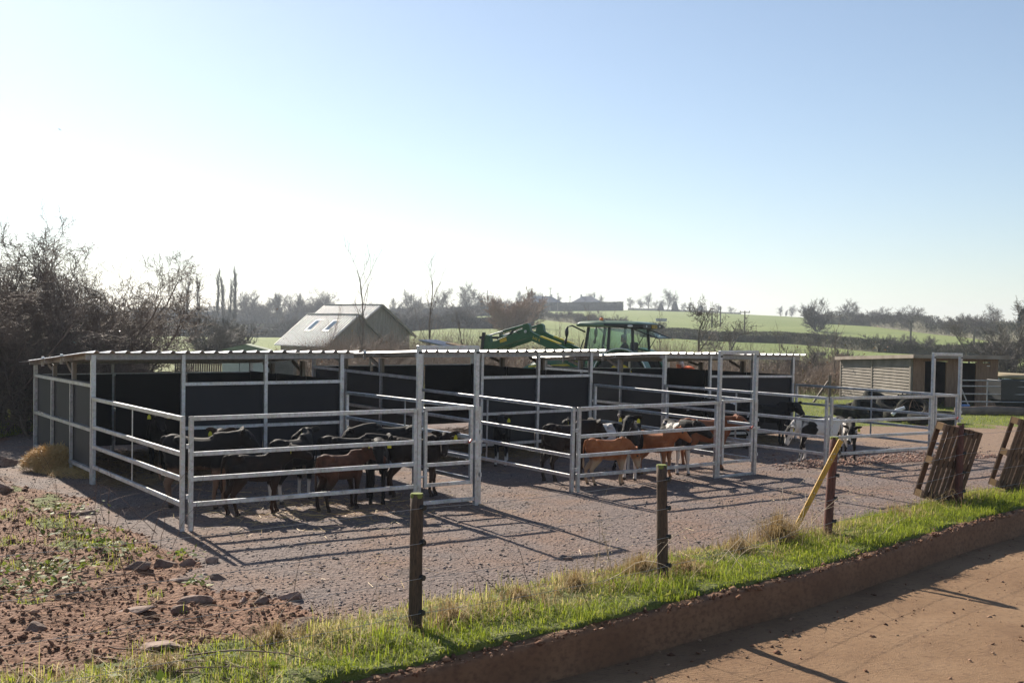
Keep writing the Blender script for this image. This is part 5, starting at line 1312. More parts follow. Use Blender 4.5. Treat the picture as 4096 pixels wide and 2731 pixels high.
# conifers
M['conifer'] = hedge_mat('dark_conifer', (0.014, 0.026, 0.016), (0.034, 0.05, 0.028))
for k, (u, y, hh_, w_, lab) in enumerate([(2697, 521, 5.0, 3.6, 'dark conifer among the skyline trees'), (2640, 521, 3.8, 3.0, 'small dark conifer left of the skyline conifer'), (2800, 521, 3.6, 4.0, 'rounded dark conifer on the skyline ridge'), (4092, 190, 5.6, 3.2, 'dark conifer at the right picture edge')]):
    x = azx(u, y); t = empty('conifer', (x, y, float(ground_z(x, y))), 0, lab, 'tree', 'conifers on the hill')
    MB().tube([(0, 0, 0), (0, 0, hh_*0.9)], [.16, .04], 6).build('trunk', M['bark_far'], t)
    rng = np.random.default_rng(400+k); n = 1500; f = rng.uniform(0.05, 1, n); a = rng.uniform(0, 6.283, n); q = np.sqrt(rng.uniform(0, 1, n))*w_/2*(1-f)**0.7
    c = np.stack([q*np.cos(a), q*np.sin(a), f*hh_], -1); u_ = np.stack([np.cos(a), np.sin(a), rng.normal(-.2, .5, n)], -1); w = np.cross(u_, rng.normal(0, 1, (n, 3))); w /= np.linalg.norm(w, axis=1)[:, None]
    V = np.stack([c-w*.2, c+w*.2, c+u_*.55], 1).reshape(-1, 3); np_mesh('crown', V, np.arange(3*n).reshape(n, 3), M['conifer'], t)

# brambles and dead stalks behind the pens ------------------------------------
m, nt, b, out = new_mat('scrub_twigs')
n1 = noise(nt, coords(nt, 'Object'), 0.35, 4); c = ramp(nt, n1.outputs[0], [(0.3, (0.14, 0.10, 0.075)), (0.5, (0.23, 0.16, 0.115)), (0.7, (0.32, 0.205, 0.13))])
nt.links.new(c, b.inputs['Base Color']); b.inputs['Roughness'].default_value = 0.65; M['scrub'] = m
rng = np.random.default_rng(81); n = 17000
Y = rng.uniform(41.5, 62, n); u = rng.uniform(1040, 3560, n); X = azx(u, Y)
hmax = np.interp(u, [1040, 1300, 1650, 2200, 2700, 3100, 3400, 3560], [0.6, 1.5, 1.7, 1.5, 1.45, 1.15, 1.25, 1.1])*(0.55+0.8*fbm(X*0.35, Y*0.35, 83))
Ls = hmax*rng.uniform(0.5, 1.15, n)
a = rng.uniform(0, 6.283, n); q = np.abs(rng.normal(0, 0.45, n)); d1 = np.stack([np.cos(a)*q, np.sin(a)*q, np.ones(n)], -1); d1 /= np.linalg.norm(d1, axis=1)[:, None]
d2 = d1 + rng.normal(0, 0.35, (n, 3)); d3 = d2 + rng.normal(0, 0.5, (n, 3)); d3[:, 2] -= 0.35
p0 = np.stack([X, Y, ground_z(X, Y)], -1); p1 = p0+d1*(Ls*.45)[:, None]; p2 = p1+d2*(Ls*.35)[:, None]; p3 = p2+d3*(Ls*.3)[:, None]
r_ = rng.uniform(0.004, 0.009, n)
def sg(a_, ra, b_, rb): return np.concatenate([a_, ra[:, None], b_, rb[:, None]], -1)
p4 = p1 + (d1+rng.normal(0, 0.8, (n, 3)))*(Ls*.35)[:, None]; p5 = p2 + rng.normal(0, 0.6, (n, 3))*(Ls*.3)[:, None]
S = np.concatenate([sg(p0, r_, p1, r_*.8), sg(p1, r_*.8, p2, r_*.6), sg(p2, r_*.6, p3, r_*.35), sg(p1, r_*.6, p4, r_*.35), sg(p2, r_*.5, p5, r_*.3)])
o = seg_mesh('scrub', S, M['scrub']); tag(o, 'brown bramble and dead stalk scrub behind the pens', 'scrub', None, 'stuff')
n = 9000; Y = rng.uniform(41, 60, n); u = rng.uniform(1100, 3560, n); X = azx(u, Y); Z = ground_z(X, Y)+rng.gamma(2, 0.28, n)
M['deadleaf'] = grass_mat('dead_bramble_leaf', [(0.0, (0.10, 0.055, 0.03)), (0.5, (0.22, 0.12, 0.07)), (1.0, (0.20, 0.20, 0.06))], 0.3)
tag(leaves('bramble_leaves', np.stack([X, Y, Z], -1), rng.uniform(0.05, 0.12, n), 84, M['deadleaf']), 'withered bramble leaves in the scrub', 'scrub', None, 'stuff')
# ------------------------------------------------------------------ tractor with front loader
M['jdgreen'] = noisy_mat('green_machine_paint', (0.012, 0.085, 0.03), (0.02, 0.115, 0.042), 3, 0.35, 0, 0.05, 0.004)
M['jdyellow'] = noisy_mat('yellow_machine_paint', (0.62, 0.46, 0.015), (0.70, 0.54, 0.03), 6, 0.4, 0, 0)
M['dark'] = noisy_mat('dark_trim', (0.010, 0.011, 0.012), (0.022, 0.023, 0.025), 5, 0.5, 0, 0.1)
M['rubber'] = noisy_mat('tyre_rubber', (0.010, 0.010, 0.010), (0.030, 0.028, 0.026), 6, 0.8, 0, 0.4, 0.01)
M['roofgreen'] = noisy_mat('cab_roof_paint', (0.10, 0.17, 0.11), (0.14, 0.21, 0.14), 3, 0.4, 0, 0.05)
M['orange'] = noisy_mat('orange_beacon', (0.75, 0.16, 0.01), (0.8, 0.22, 0.02), 6, 0.3, 0, 0)
M['lamp'] = noisy_mat('lamp_lens', (0.7, 0.7, 0.68), (0.8, 0.8, 0.78), 6, 0.15, 0, 0)
M['plate'] = noisy_mat('yellow_number_plate', (0.62, 0.36, 0.02), (0.68, 0.42, 0.03), 6, 0.4, 0, 0)
def glass(name, tint, gl=0.10):
    m, nt, b, out = new_mat(name); nt.nodes.remove(b)
    tr = N(nt, 'ShaderNodeBsdfTransparent'); tr.inputs[0].default_value = (*tint, 1); g = N(nt, 'ShaderNodeBsdfGlossy'); g.inputs['Roughness'].default_value = 0.04; g.inputs['Color'].default_value = (0.9, 0.95, 0.95, 1)
    df = N(nt, 'ShaderNodeBsdfDiffuse'); df.inputs[0].default_value = (0.35, 0.45, 0.42, 1)
    fr = N(nt, 'ShaderNodeFresnel'); fr.inputs[0].default_value = 1.45
    m1 = N(nt, 'ShaderNodeMixShader'); m1.inputs[0].default_value = gl; nt.links.new(tr.outputs[0], m1.inputs[1]); nt.links.new(df.outputs[0], m1.inputs[2])
    m2 = N(nt, 'ShaderNodeMixShader'); m2.inputs[0].default_value = 0.10; nt.links.new(m1.outputs[0], m2.inputs[1]); nt.links.new(g.outputs[0], m2.inputs[2])
    nt.links.new(m2.outputs[0], out.inputs['Surface']); return m
M['cabglass'] = glass('tinted_cab_glass', (0.88, 0.975, 0.955), 0.07)
M['glass'] = glass('vehicle_glass', (0.85, 0.9, 0.93), 0.2)
def text(name, body, size, mat, parent, mat4, extrude=0.001):
    cu = bpy.data.curves.new(name, 'FONT'); cu.body = body; cu.size = size; cu.extrude = extrude; cu.align_x = 'CENTER'; cu.align_y = 'CENTER'
    o = bpy.data.objects.new(name, cu); COL.objects.link(o); bpy.context.view_layer.update()
    me = bpy.data.meshes.new_from_object(o.evaluated_get(bpy.context.evaluated_depsgraph_get())); bpy.data.objects.remove(o); me.materials.clear(); me.materials.append(mat)
    o = link_mesh(name, me, None, parent); o.matrix_local = mat4; return o
def wheel(parent, x, y, rad, wid, tyre_mat='rubber', rim='jdyellow', lugs=20):
    w = MB(); n = 32; prof = [(0.56, -.42), (0.84, -.5), (0.96, -.42), (1.0, -.2), (1.0, .2), (0.96, .42), (0.84, .5), (0.56, .42)]
    rr = [[(x+rad*q*math.cos(2*math.pi*k/n), y+wid*o_, rad+rad*q*math.sin(2*math.pi*k/n)) for q, o_ in prof] for k in range(n+1)]
    b0 = 0
    for r_ in rr: w.v += r_
    m_ = len(prof)
    for k in range(n):
        for j in range(m_): w.f.append((k*m_+j, k*m_+(j+1) % m_, (k+1)*m_+(j+1) % m_, (k+1)*m_+j))
    for k in range(lugs):
        a = 2*math.pi*k/lugs
        for s in (-1, 1):
            p = Vector((x+rad*math.cos(a), y+0.03*s, rad+rad*math.sin(a))); q = Vector((x+rad*.99*math.cos(a+.16), y+wid*.48*s, rad+rad*.99*math.sin(a+.16)))
            w.bar(p, q, 0.05*rad/.8, 0.045*rad/.8, (math.cos(a), 0, math.sin(a)))
    t_ = w.build('tyre', M[tyre_mat], parent)
    d = MB().rings([[(x+rad*q*math.cos(2*math.pi*k/24), y+o_, rad+rad*q*math.sin(2*math.pi*k/24)) for k in range(24)] for q, o_ in ((.58, -wid*.36), (.5, -wid*.25), (.2, -wid*.2), (.2, wid*.2), (.5, wid*.25), (.58, wid*.36))])
    d.build('rim', M[rim], t_)
    return t_
TR = empty('tractor', (3.39, 36.0, 0), R(152), 'green farm tractor with front loader and glazed cab behind the pens', 'tractor')
# chassis and bonnet (forward is +x, left +y)
MB().box(-1.3, 3.1, -.28, .28, .55, .98).build('chassis', M['dark'], TR, 0.02)
hood = MB().rings([[(x, s*w_*q, z0+(z1-z0)*v_) for s, q, v_ in ((-1, 1, 0), (-1, 1, .55), (-1, .78, .9), (-1, .3, 1), (1, .3, 1), (1, .78, .9), (1, 1, .55), (1, 1, 0))] for x, w_, z0, z1 in ((.86, .44, .95, 1.44), (1.6, .42, .92, 1.42), (2.4, .39, .88, 1.35), (2.95, .36, .84, 1.25), (3.25, .30, .82, 1.10), (3.33, .22, .84, 1.0))]).build('bonnet', M['jdgreen'], TR, 0, True)
for s in (-1, 1):
    MB().quadbox([(1.0, s*.441, 1.20), (3.0, s*.366, 1.08), (3.0, s*.372, 1.08), (1.0, s*.447, 1.20), (1.0, s*.436, 1.27), (3.0, s*.36, 1.13), (3.0, s*.366, 1.13), (1.0, s*.442, 1.27)]).build('bonnet_stripe', M['jdyellow'], hood)
    MB().box(1.5, 2.35, s*.43-.02, s*.43+.02, .90, 1.16).build('side_grille', M['dark'], hood)
text('bonnet_lettering', 'JOHN DEERE', .13, M['jdyellow'], TR, Matrix.Translation((1.32, .452, 1.335)) @ Matrix.Rotation(R(180), 4, 'Z') @ Matrix.Rotation(R(90), 4, 'X'))
# cab
C0, C1, CW = -.95, .85, .74
zb, zt_ = 1.02, 2.46
pil = [((C1, 1), (C1-.18, 1)), ((C1, -1), (C1-.18, -1)), ((-.02, 1), (-.06, 1)), ((-.02, -1), (-.06, -1)), ((C0, 1), (C0+.10, 1)), ((C0, -1), (C0+.10, -1))]
for (xa, s), (xb, _) in pil:
    MB().bar((xa, s*CW, zb), (xb, s*(CW-.06), zt_), .07, .075, (1, 0, 0)).build('cab_pillar', M['dark'], TR)
MB().box(C0-.02, C1+.02, -CW-.02, CW+.02, zb-.16, zb).build('cab_floor', M['dark'], TR, .02)
def pane(name, pts, parent=TR, mat='cabglass', th=.006):
    p = [Vector(q) for q in pts]; nrm = (p[1]-p[0]).cross(p[2]-p[0]).normalized()*th
    return MB().quadbox([*p, *[q+nrm for q in p]]).build(name, M[mat], parent)
for s in (-1, 1):
    pane('front_side_window', [(C1-.06, s*(CW-.005), zb+.04), (.03, s*(CW-.005), zb+.04), (-.01, s*(CW-.06), zt_-.03), (C1-.22, s*(CW-.06), zt_-.03)])
    pane('rear_side_window', [(-.08, s*(CW-.005), zb+.04), (C0+.05, s*(CW-.005), zb+.04), (C0+.14, s*(CW-.06), zt_-.03), (-.10, s*(CW-.06), zt_-.03)])
pane('windscreen', [(C1-.01, -CW+.05, zb+.04), (C1-.01, CW-.05, zb+.04), (C1-.18, CW-.1, zt_-.03), (C1-.18, -CW+.1, zt_-.03)])
# rear window propped open
rw = MB().quadbox([Vector(q) for q in ((-.90, -.62, 2.40), (-.90, .62, 2.40), (-1.66, .62, 2.13), (-1.66, -.62, 2.13), (-.90, -.62, 2.425), (-.90, .62, 2.425), (-1.66, .62, 2.155), (-1.66, -.62, 2.155))]).build('rear_window', M['cabglass'], TR)
for a_, c_ in (((-.90, .62, 2.42), (-1.68, .62, 2.145)), ((-.90, -.62, 2.42), (-1.68, -.62, 2.145)), ((-1.68, -.62, 2.145), (-1.68, .62, 2.145))): MB().bar(a_, c_, .05, .035).build('window_frame', M['dark'], rw)
for s in (-1, 1): MB().tube([(-.93, s*.6, 1.75), (-1.25, s*.6, 2.28)], .012, 6).build('gas_strut', M['dark'], rw)
# roof
rf = MB().rings([[(x, s*w_, z) for s, w_, z in ((-1, .70, 2.47), (-1, .86, 2.49), (-1, .88, 2.56), (-1, .70, h_), (1, .70, h_), (1, .88, 2.56), (1, .86, 2.49), (1, .70, 2.47))] for x, h_ in ((1.02, 2.60), (.95, 2.64), (.3, 2.685), (-.5, 2.68), (-.95, 2.655), (-1.18, 2.60))]).build('cab_roof', M['roofgreen'], TR, 0, True)
MB().rings([[(x, s*w_, z) for s, w_, z in ((-1, .80, lo), (-1, .895, lo+.03), (-1, .895, 2.58), (1, .895, 2.58), (1, .895, lo+.03), (1, .80, lo))] for x, lo in ((.05, 2.50), (-.45, 2.46), (-1.0, 2.42), (-1.30, 2.45))]).build('rear_roof_housing', M['dark'], rf)
for s in (-1, 1):
    MB().ball((-1.28, s*.60, 2.515), .03, .085, .045, 10, 6).build('work_light', M['lamp'], rf, 0, True)
    MB().ball((-.86, s*.9, 2.52), .10, .02, .04, 10, 6).build('side_light', M['lamp'], rf, 0, True)
pl = MB().box(-1.322, -1.305, -.30, .16, 2.455, 2.565).build('number_plate', M['plate'], TR)
text('plate_lettering', 'S21 ADV', .115, M['dark'], TR, Matrix.Translation((-1.326, -.07, 2.508)) @ Matrix.Rotation(R(-90), 4, 'Z') @ Matrix.Rotation(R(90), 4, 'X'))
MB().tube([(.25, .62, 2.66), (.25, .62, 2.70), (.25, .62, 2.76), (.25, .62, 2.78)], [.065, .06, .055, .02], 12).build('beacon', M['orange'], TR, 0, True)
# mirrors
for s in (-1, 1):
    mr = MB().tube([(C1-.1, s*.75, 2.30), (1.10, s*1.02, 2.50), (1.20, s*1.14, 2.46), (1.24, s*1.16, 2.0)], .026, 8).build('mirror_arm', M['dark'], TR)
    MB().ball((1.22, s*1.17, 2.28), .05, .10, .17, 10, 8).build('mirror', M['dark'], mr, 0, True)
    MB().ball((1.26, s*1.17, 1.98), .045, .07, .09, 10, 8).build('lower_mirror', M['dark'], mr, 0, True)
MB().tube([(C1+.0, .72, 1.2), (C1+.12, .74, 1.6), (C1-.02, .70, 2.05)], .02, 6).build('grab_rail', M['dark'], TR)
# seat, wheel, lamp inside
MB().box(-.62, -.18, -.26, .26, 1.30, 1.42).build('seat', M['dark'], TR, .03); MB().box(-.70, -.60, -.26, .26, 1.42, 2.0).build('seat_back', M['dark'], TR, .03)
MB().tube([(.30+.17*math.sin(a)*.5, .19*math.cos(a), 1.72+.17*math.sin(a)) for a in [2*math.pi*k/16 for k in range(17)]], .014, 6, False).build('steering_wheel', M['dark'], TR)
MB().tube([(.55, 0, 1.05), (.32, 0, 1.70)], .04, 8).build('steering_column', M['dark'], TR)
# fenders and wheels
RX, RR = -.58, .84
for s in (-1, 1):
    w_in, w_out = .55, 1.02
    pts = [(RX+(RR+.10)*math.cos(a), .86+(RR+.10)*math.sin(a)) for a in [R(x_) for x_ in range(15, 171, 11)]]
    f = MB()
    f.rings([[(px, s*w_in, pz), (px, s*w_out, pz), (px+(RX-px)*.04, s*w_out, pz+(.86-pz)*.06), (px+(RX-px)*.04, s*w_in, pz+(.86-pz)*.06)] for px, pz in pts])
    fd = f.build('fender', M['jdgreen'], TR)
    lip = MB().tube([(px, s*(w_out+.005), pz) for px, pz in pts], .02, 6).build('fender_lip', M['lamp'], fd)
    MB().ball((-1.42, s*.9, 1.50), .05, .07, .06, 8, 6).build('tail_light', M['red'], TR, 0, True)
    wheel(TR, RX, s*.82, RR, .46); wheel(TR, 2.15, s*.80, .60, .38, lugs=16)
# loader
for s in (-1, 1):
    y = s*.52
    arm = MB().prism([(.75, 1.45), (.95, 1.30), (2.95, 2.02), (3.25, 2.18), (3.05, 2.36), (2.85, 2.30), (2.70, 2.22)], 'y', y-.05, y+.05).build('loader_arm', M['jdgreen'], TR, .006)
    MB().prism([(2.80, 2.10), (3.12, 2.02), (4.35, 1.62), (4.48, 1.72), (4.40, 1.86), (3.9, 2.06), (3.06, 2.34)], 'y', y-.075, y+.075).build('forearm', M['jdgreen'], arm, .006)
    MB().prism([(2.84, 2.26), (3.16, 2.20), (3.12, 2.52), (2.96, 2.56), (2.88, 2.5)], 'y', y-.085, y+.085).build('knee_plate', M['jdgreen'], arm, .004)
    MB().prism([(1.72, 1.905), (1.76, 1.875), (2.5, 2.11), (2.46, 2.15)], 'y', y-.056, y+.056).build('arm_stripe', M['jdyellow'], arm)
    MB().tube([(3.02, y, 2.50), (3.9, y, 2.27)], .048, 8).build('tilt_cylinder', M['jdgreen'], arm)
    MB().tube([(3.9, y, 2.27), (4.42, y, 2.12)], .03, 8).build('piston_rod', M['galv'], arm)
    MB().tube([(1.1, y, 1.10), (2.3, y, 1.72)], .055, 8).build('lift_cylinder', M['jdgreen'], arm)
    MB().tube([(3.0, y-s*.0+.10*s, 2.28), (3.0, y+.13*s, 2.28)], .05, 12).build('pivot_pin', M['galv'], arm)
    MB().tube([(3.25, y+.09*s, 2.2), (3.45, y+.1*s, 2.36), (3.8, y+.1*s, 2.30), (4.0, y+.09*s, 2.1)], .013, 6).build('hose', M['dark'], arm)
    MB().prism([(4.30, 1.72), (4.48, 1.66), (4.62, 2.0), (4.52, 2.14), (4.38, 2.10)], 'y', y-.09, y+.09).build('tilt_link', M['jdgreen'], arm)
    if s == 1:
        MB().quadbox([Vector(q) for q in ((3.72, y+.077, 1.95), (3.98, y+.077, 1.87), (3.98, y+.080, 1.87), (3.72, y+.080, 1.95), (3.75, y+.077, 2.07), (4.0, y+.077, 1.99), (4.0, y+.080, 1.99), (3.75, y+.080, 2.07))]).build('warning_label', M['plate'], arm)
        text('arm_lettering', '543 R', .13, M['jdyellow'], TR, Matrix.Translation((2.62, y+.053, 2.03)) @ Matrix.Rotation(R(180), 4, 'Z') @ Matrix.Rotation(R(90), 4, 'X') @ Matrix.Rotation(R(-20), 4, 'Z'))
MB().tube([(4.2, -.52, 1.74), (4.2, .52, 1.74)], .06, 10).build('cross_tube', M['jdgreen'], TR)
cg = MB().box(4.66, 4.76, -.70, .70, 1.52, 1.62).build('fork_carriage', M['dark'], TR)
for s in (-1, 1):
    MB().bar((4.68, s*.62, 1.45), (4.60, s*.62, 2.22), .10, .09, (1, 0, 0)).build('carriage_upright', M['dark'], cg)
    MB().bar((4.76, s*.45, 1.42), (5.95, s*.45, 1.44), .11, .045).build('fork', M['dark'], cg)
    MB().box(4.5, 4.68, s*.52-.1, s*.52+.1, 1.60, 2.05).build('quick_hitch', M['jdgreen'], cg)
MB().box(4.64, 4.74, -.70, .70, 2.0, 2.08).build('carriage_bar', M['dark'], cg)
MB().bar((4.2, -.35, 2.05), (3.85, -.35, 2.45), .07, .06).build('spare_tine', M['dark'], cg)
# corrugated sheets carried on the forks
Tm = Matrix.Translation((3.39, 36.0, 0)) @ Matrix.Rotation(R(152), 4, 'Z')
base = Tm @ Matrix.Translation((5.0, 0, 1.50)) @ Matrix.Rotation(R(-9), 4, 'Y')
M['bluesheet'] = galv('blue_grey_sheet_metal', (0.30, 0.32, 0.44), 0.4, 0.5)
for k in range(3):
    V, F = [], []; prof = []
    for j in range(6):
        x = j*.2; prof += [(x, 0), (x+.12, 0), (x+.145, .03), (x+.175, .03)]
    prof.append((1.2, 0)); n = len(prof)
    for q in (0.0, 1.2, 2.4):
        V += [(-.25+q, x-.6, z+.022*k) for x, z in prof]
    F = [(j*n+i_, j*n+i_+1, (j+1)*n+i_+1, (j+1)*n+i_) for j in range(2) for i_ in range(n-1)]
    me = bpy.data.meshes.new('metal_sheet'); me.from_pydata(V, [], F); me.update()
    o = link_mesh('metal_sheet', me, M['bluesheet']); o.matrix_world = base @ Matrix.Translation((.05*k, .03*k, 0)); md = o.modifiers.new('t', 'SOLIDIFY'); md.thickness = .004
    tag(o, ['lowest corrugated metal sheet lying on the loader forks', 'middle corrugated metal sheet lying on the loader forks', 'top corrugated metal sheet lying on the loader forks'][k], 'metal sheet', 'sheets on the loader forks')
M['timber'] = noisy_mat('sawn_timber', (0.30, 0.19, 0.10), (0.46, 0.32, 0.19), 4, 0.8, 0, 0.3, 0.005, (1, 6, 6))
for k, (y0, a) in enumerate(((.05, 4), (.42, -6))):
    o = MB().box(-.55, .75, -.05, .05, 0, .045).build('timber_batten', M['timber']); o.matrix_world = base @ Matrix.Translation((.55, y0, .085+.005*k)) @ Matrix.Rotation(R(a), 4, 'Z')
    tag(o, ['nearer pale timber batten on the carried metal sheets', 'farther pale timber batten on the carried metal sheets'][k] if k == 0 else 'farther pale timber batten on the carried metal sheets', 'timber', 'battens on the loader load')

# ------------------------------------------------------------------ people
def zone_mat(name, zones):
    """zones: list of (upper z, colour) from the feet up, in body coordinates"""
    m, nt, b, out = new_mat(name)
    sp = N(nt, 'ShaderNodeSeparateXYZ'); nt.links.new(coords(nt, 'Object'), sp.inputs[0])
    c = None
    for z, col in zones:
        if c is None: c = col; zp = z; continue
        gt = N(nt, 'ShaderNodeMath', operation='GREATER_THAN'); nt.links.new(sp.outputs['Z'], gt.inputs[0]); gt.inputs[1].default_value = zp
        c = mixc(nt, gt.outputs[0], c, col); zp = z
    n1 = noise(nt, coords(nt, 'Object'), 9, 4); c = mixc(nt, 0.3, c, n1.outputs['Color'], 'SOFT_LIGHT')
    nt.links.new(c, b.inputs['Base Color']); b.inputs['Roughness'].default_value = 0.75; bump(nt, b, n1.outputs[0], 0.3, 0.01)
    return m
SKIN = (0.50, 0.24, 0.17)
def head(mb, c, fwd, up):
    """skull, jaw, nose, ears round the centre c of the head"""
    c = Vector(c); f = Vector(fwd).normalized(); u = Vector(up).normalized(); s = u.cross(f).normalized(); u = f.cross(s).normalized()
    rr = []
    for h_, a, d_, sh in ((-.125, .030, .035, .05), (-.11, .048, .055, .035), (-.07, .062, .078, .018), (-.02, .072, .092, .004), (.03, .076, .098, -.004), (.075, .068, .086, -.008), (.105, .045, .058, -.008), (.122, .015, .02, -.008)):
        rr.append([c+u*h_+f*(sh+d_*math.cos(t))+s*(a*math.sin(t)) for t in [2*math.pi*k/16 for k in range(16)]])
    mb.rings(rr)
    mb.rings([[c+u*h_+f*(.085+q*.5+q*math.cos(t))+s*(q*math.sin(t)) for t in [2*math.pi*k/8 for k in range(8)]] for h_, q in ((.02, .008), (-.01, .012), (-.035, .016), (-.05, .010))])
    for g in (-1, 1): mb.ball(c+s*(.077*g)-f*.01-u*.01, .018, .012, .032, 8, 6)
    mb.tube([c-u*.09-f*.01, c-u*.19-f*.03], [.052, .058], 12)
    return f, s, u
def hair_cap(c, f, s, u, parent, mat, name='hair'):
    rr = []
    for h_, a, d_, sh, cut in ((-.06, .072, .086, -.020, .0), (-.01, .080, .100, -.012, .25), (.04, .083, .106, -.008, .75), (.085, .074, .094, -.008, 1), (.115, .05, .064, -.008, 1), (.133, .015, .02, -.008, 1)):
        ring = []
        for k in range(16):
            t = 2*math.pi*k/16; x = math.cos(t); dd = d_*(x if x < 0 else x*(.15+.85*cut))
            ring.append(Vector(c)+u*h_+f*(sh+dd)+s*(a*math.sin(t)))
        rr.append(ring)
    return MB().rings(rr).build(name, mat, parent, 0, True)
def hand(mb, w, d, side):
    """palm and five bent fingers at wrist w, pointing along d"""
    w = Vector(w); d = Vector(d).normalized(); s = Vector(side).normalized(); n_ = d.cross(s).normalized()
    loft(mb, [w, w+d*.04, w+d*.085], [(.024, .016), (.038, .015), (.036, .012)], side=s, n=10)
    for k, L in enumerate((.066, .076, .072, .055)):
        b_ = w+d*.08+s*(.027-.018*k); mb.tube([b_, b_+d*L*.5+n_*.008, b_+d*L*.8+n_*.028], [.0095, .009, .0075], 6)
    b_ = w+d*.025+s*.034; mb.tube([b_, b_+s*.022+d*.028, b_+s*.026+d*.055+n_*.012], [.011, .010, .008], 6)
# man in orange behind the farthest shelter, bending forward towards the left
px_, py_ = azx(2760, 28.7), 28.7
P = empty('person', (px_, py_, 0), R(180), 'white haired person in an orange high visibility jacket, bending forward', 'person'); P.scale = (1.0,)*3
mb = MB()
hipc = Vector((-.08, 0, .92)); chest = Vector((.08, 0, 1.25)); neck = Vector((.17, 0, 1.40))
loft(mb, [hipc-Vector((0, 0, .08)), hipc, hipc.lerp(chest, .5), chest, neck-Vector((.02, 0, .04)), neck], [(.13, .10), (.165, .125), (.165, .12), (.20, .13), (.15, .10), (.06, .06)], n=16)
for s in (-1, 1):
    loft(mb, [(-.08, .09*s, .90), (-.05, .10*s, .70), (-.02, .10*s, .50), (-.05, .10*s, .28), (-.07, .10*s, .09), (-.07, .10*s, .02)], [(.085, .095), (.08, .085), (.06, .065), (.058, .062), (.045, .05), (.045, .055)], n=12)
    loft(mb, [(-.14, .10*s, .045), (-.05, .10*s, .06), (.08, .105*s, .04), (.13, .105*s, .025)], [(.035, .04), (.045, .055), (.045, .04), (.03, .02)], n=10)
    loft(mb, [(.10, .18*s, 1.33), (.16, .24*s, 1.20), (.22, .25*s, 1.05), (.34, .22*s, .98), (.44, .19*s, .95)], [(.06, .065), (.055, .06), (.05, .05), (.04, .042), (.03, .032)], n=10)
    hand(mb, (.44, .19*s, .95), (.9, -.1*s, -.35), (0, -s, 0))
hf, hsd, hup = head(mb, (.25, 0, 1.50), (.92, 0, -.42), (.42, 0, .92))
me = remeshed(mb, 'body', 0.011, 3, .5)
link_mesh('body', me, zone_mat('orange_jacket_and_trousers', [(.10, (0.03, 0.022, 0.018)), (.93, (0.035, 0.04, 0.06)), (1.385, (0.80, 0.13, 0.03)), (3, SKIN)]), P)
M['whitehair'] = noisy_mat('white_hair', (0.55, 0.53, 0.50), (0.70, 0.68, 0.65), 40, 0.7, 0, 0.3, .004)
M['reflect'] = noisy_mat('reflective_band', (0.55, 0.56, 0.58), (0.68, 0.69, 0.7), 20, 0.35, 0.3, 0)
M['navy'] = noisy_mat('navy_cloth', (0.012, 0.016, 0.030), (0.028, 0.034, 0.055), 8, 0.85, 0, 0.3)
hair_cap((.25, 0, 1.50), hf, hsd, hup, P, M['whitehair'])
M['hivis'] = noisy_mat('orange_high_visibility_cloth', (0.78, 0.12, 0.025), (0.85, 0.17, 0.04), 8, 0.8, 0, 0.3)
MB().ball((.02, 0, 1.385), .17, .19, .10, 14, 8).build('jacket_hood', M['hivis'], P, 0, True)
MB().rings([[neck+Vector((.02+r_*math.cos(t)+h_*.3, r_*1.1*math.sin(t), h_)) for t in [2*math.pi*k/14 for k in range(14)]] for h_, r_ in ((-.05, .085), (-.01, .078), (.03, .070))]).build('collar', M['navy'], P, 0, True)
for s in (-1, 1):
    MB().tube([(.02, .13*s, 1.42), (.13, .135*s, 1.40), (.215, .12*s, 1.30), (.235, .11*s, 1.15)], .022, 6).build('reflective_band', M['reflect'], P)
# driver in the cab
D = empty('person', Tm @ Vector((-.38, 0, 1.42)), R(152), 'driver in a dark jacket seated in the tractor cab', 'person')
mb = MB()
loft(mb, [(-.02, 0, .02), (0, 0, .12), (.03, 0, .30), (.06, 0, .46), (.06, 0, .55)], [(.16, .13), (.17, .13), (.19, .13), (.19, .11), (.07, .06)], n=16)
for s in (-1, 1):
    loft(mb, [(.0, .09*s, .10), (.25, .12*s, .12), (.46, .12*s, .10), (.50, .12*s, -.10), (.50, .12*s, -.33)], [(.085, .09), (.08, .085), (.065, .065), (.055, .06), (.045, .05)], n=12)
    loft(mb, [(.44, .12*s, -.36), (.52, .12*s, -.35), (.64, .12*s, -.375)], [(.035, .03), (.045, .045), (.035, .02)], n=10)
    loft(mb, [(.05, .19*s, .46), (.10, .25*s, .30), (.22, .26*s, .20), (.42, .20*s, .26), (.58, .15*s, .32)], [(.06, .06), (.055, .055), (.048, .048), (.04, .04), (.03, .03)], n=10)
    hand(mb, (.58, .15*s, .32), (.9, 0, .2), (0, -s, 0))
hf, hsd, hup = head(mb, (.10, 0, .70), (1, 0.1, -.08), (.05, 0, 1))
me = remeshed(mb, 'body', 0.011, 3, .5)
link_mesh('body', me, zone_mat('dark_jacket_driver', [(-.02, (0.03, 0.033, 0.05)), (.555, (0.022, 0.032, 0.055)), (3, SKIN)]), D)
hair_cap((.10, 0, .70), hf, hsd, hup, D, M['bark_dark'])

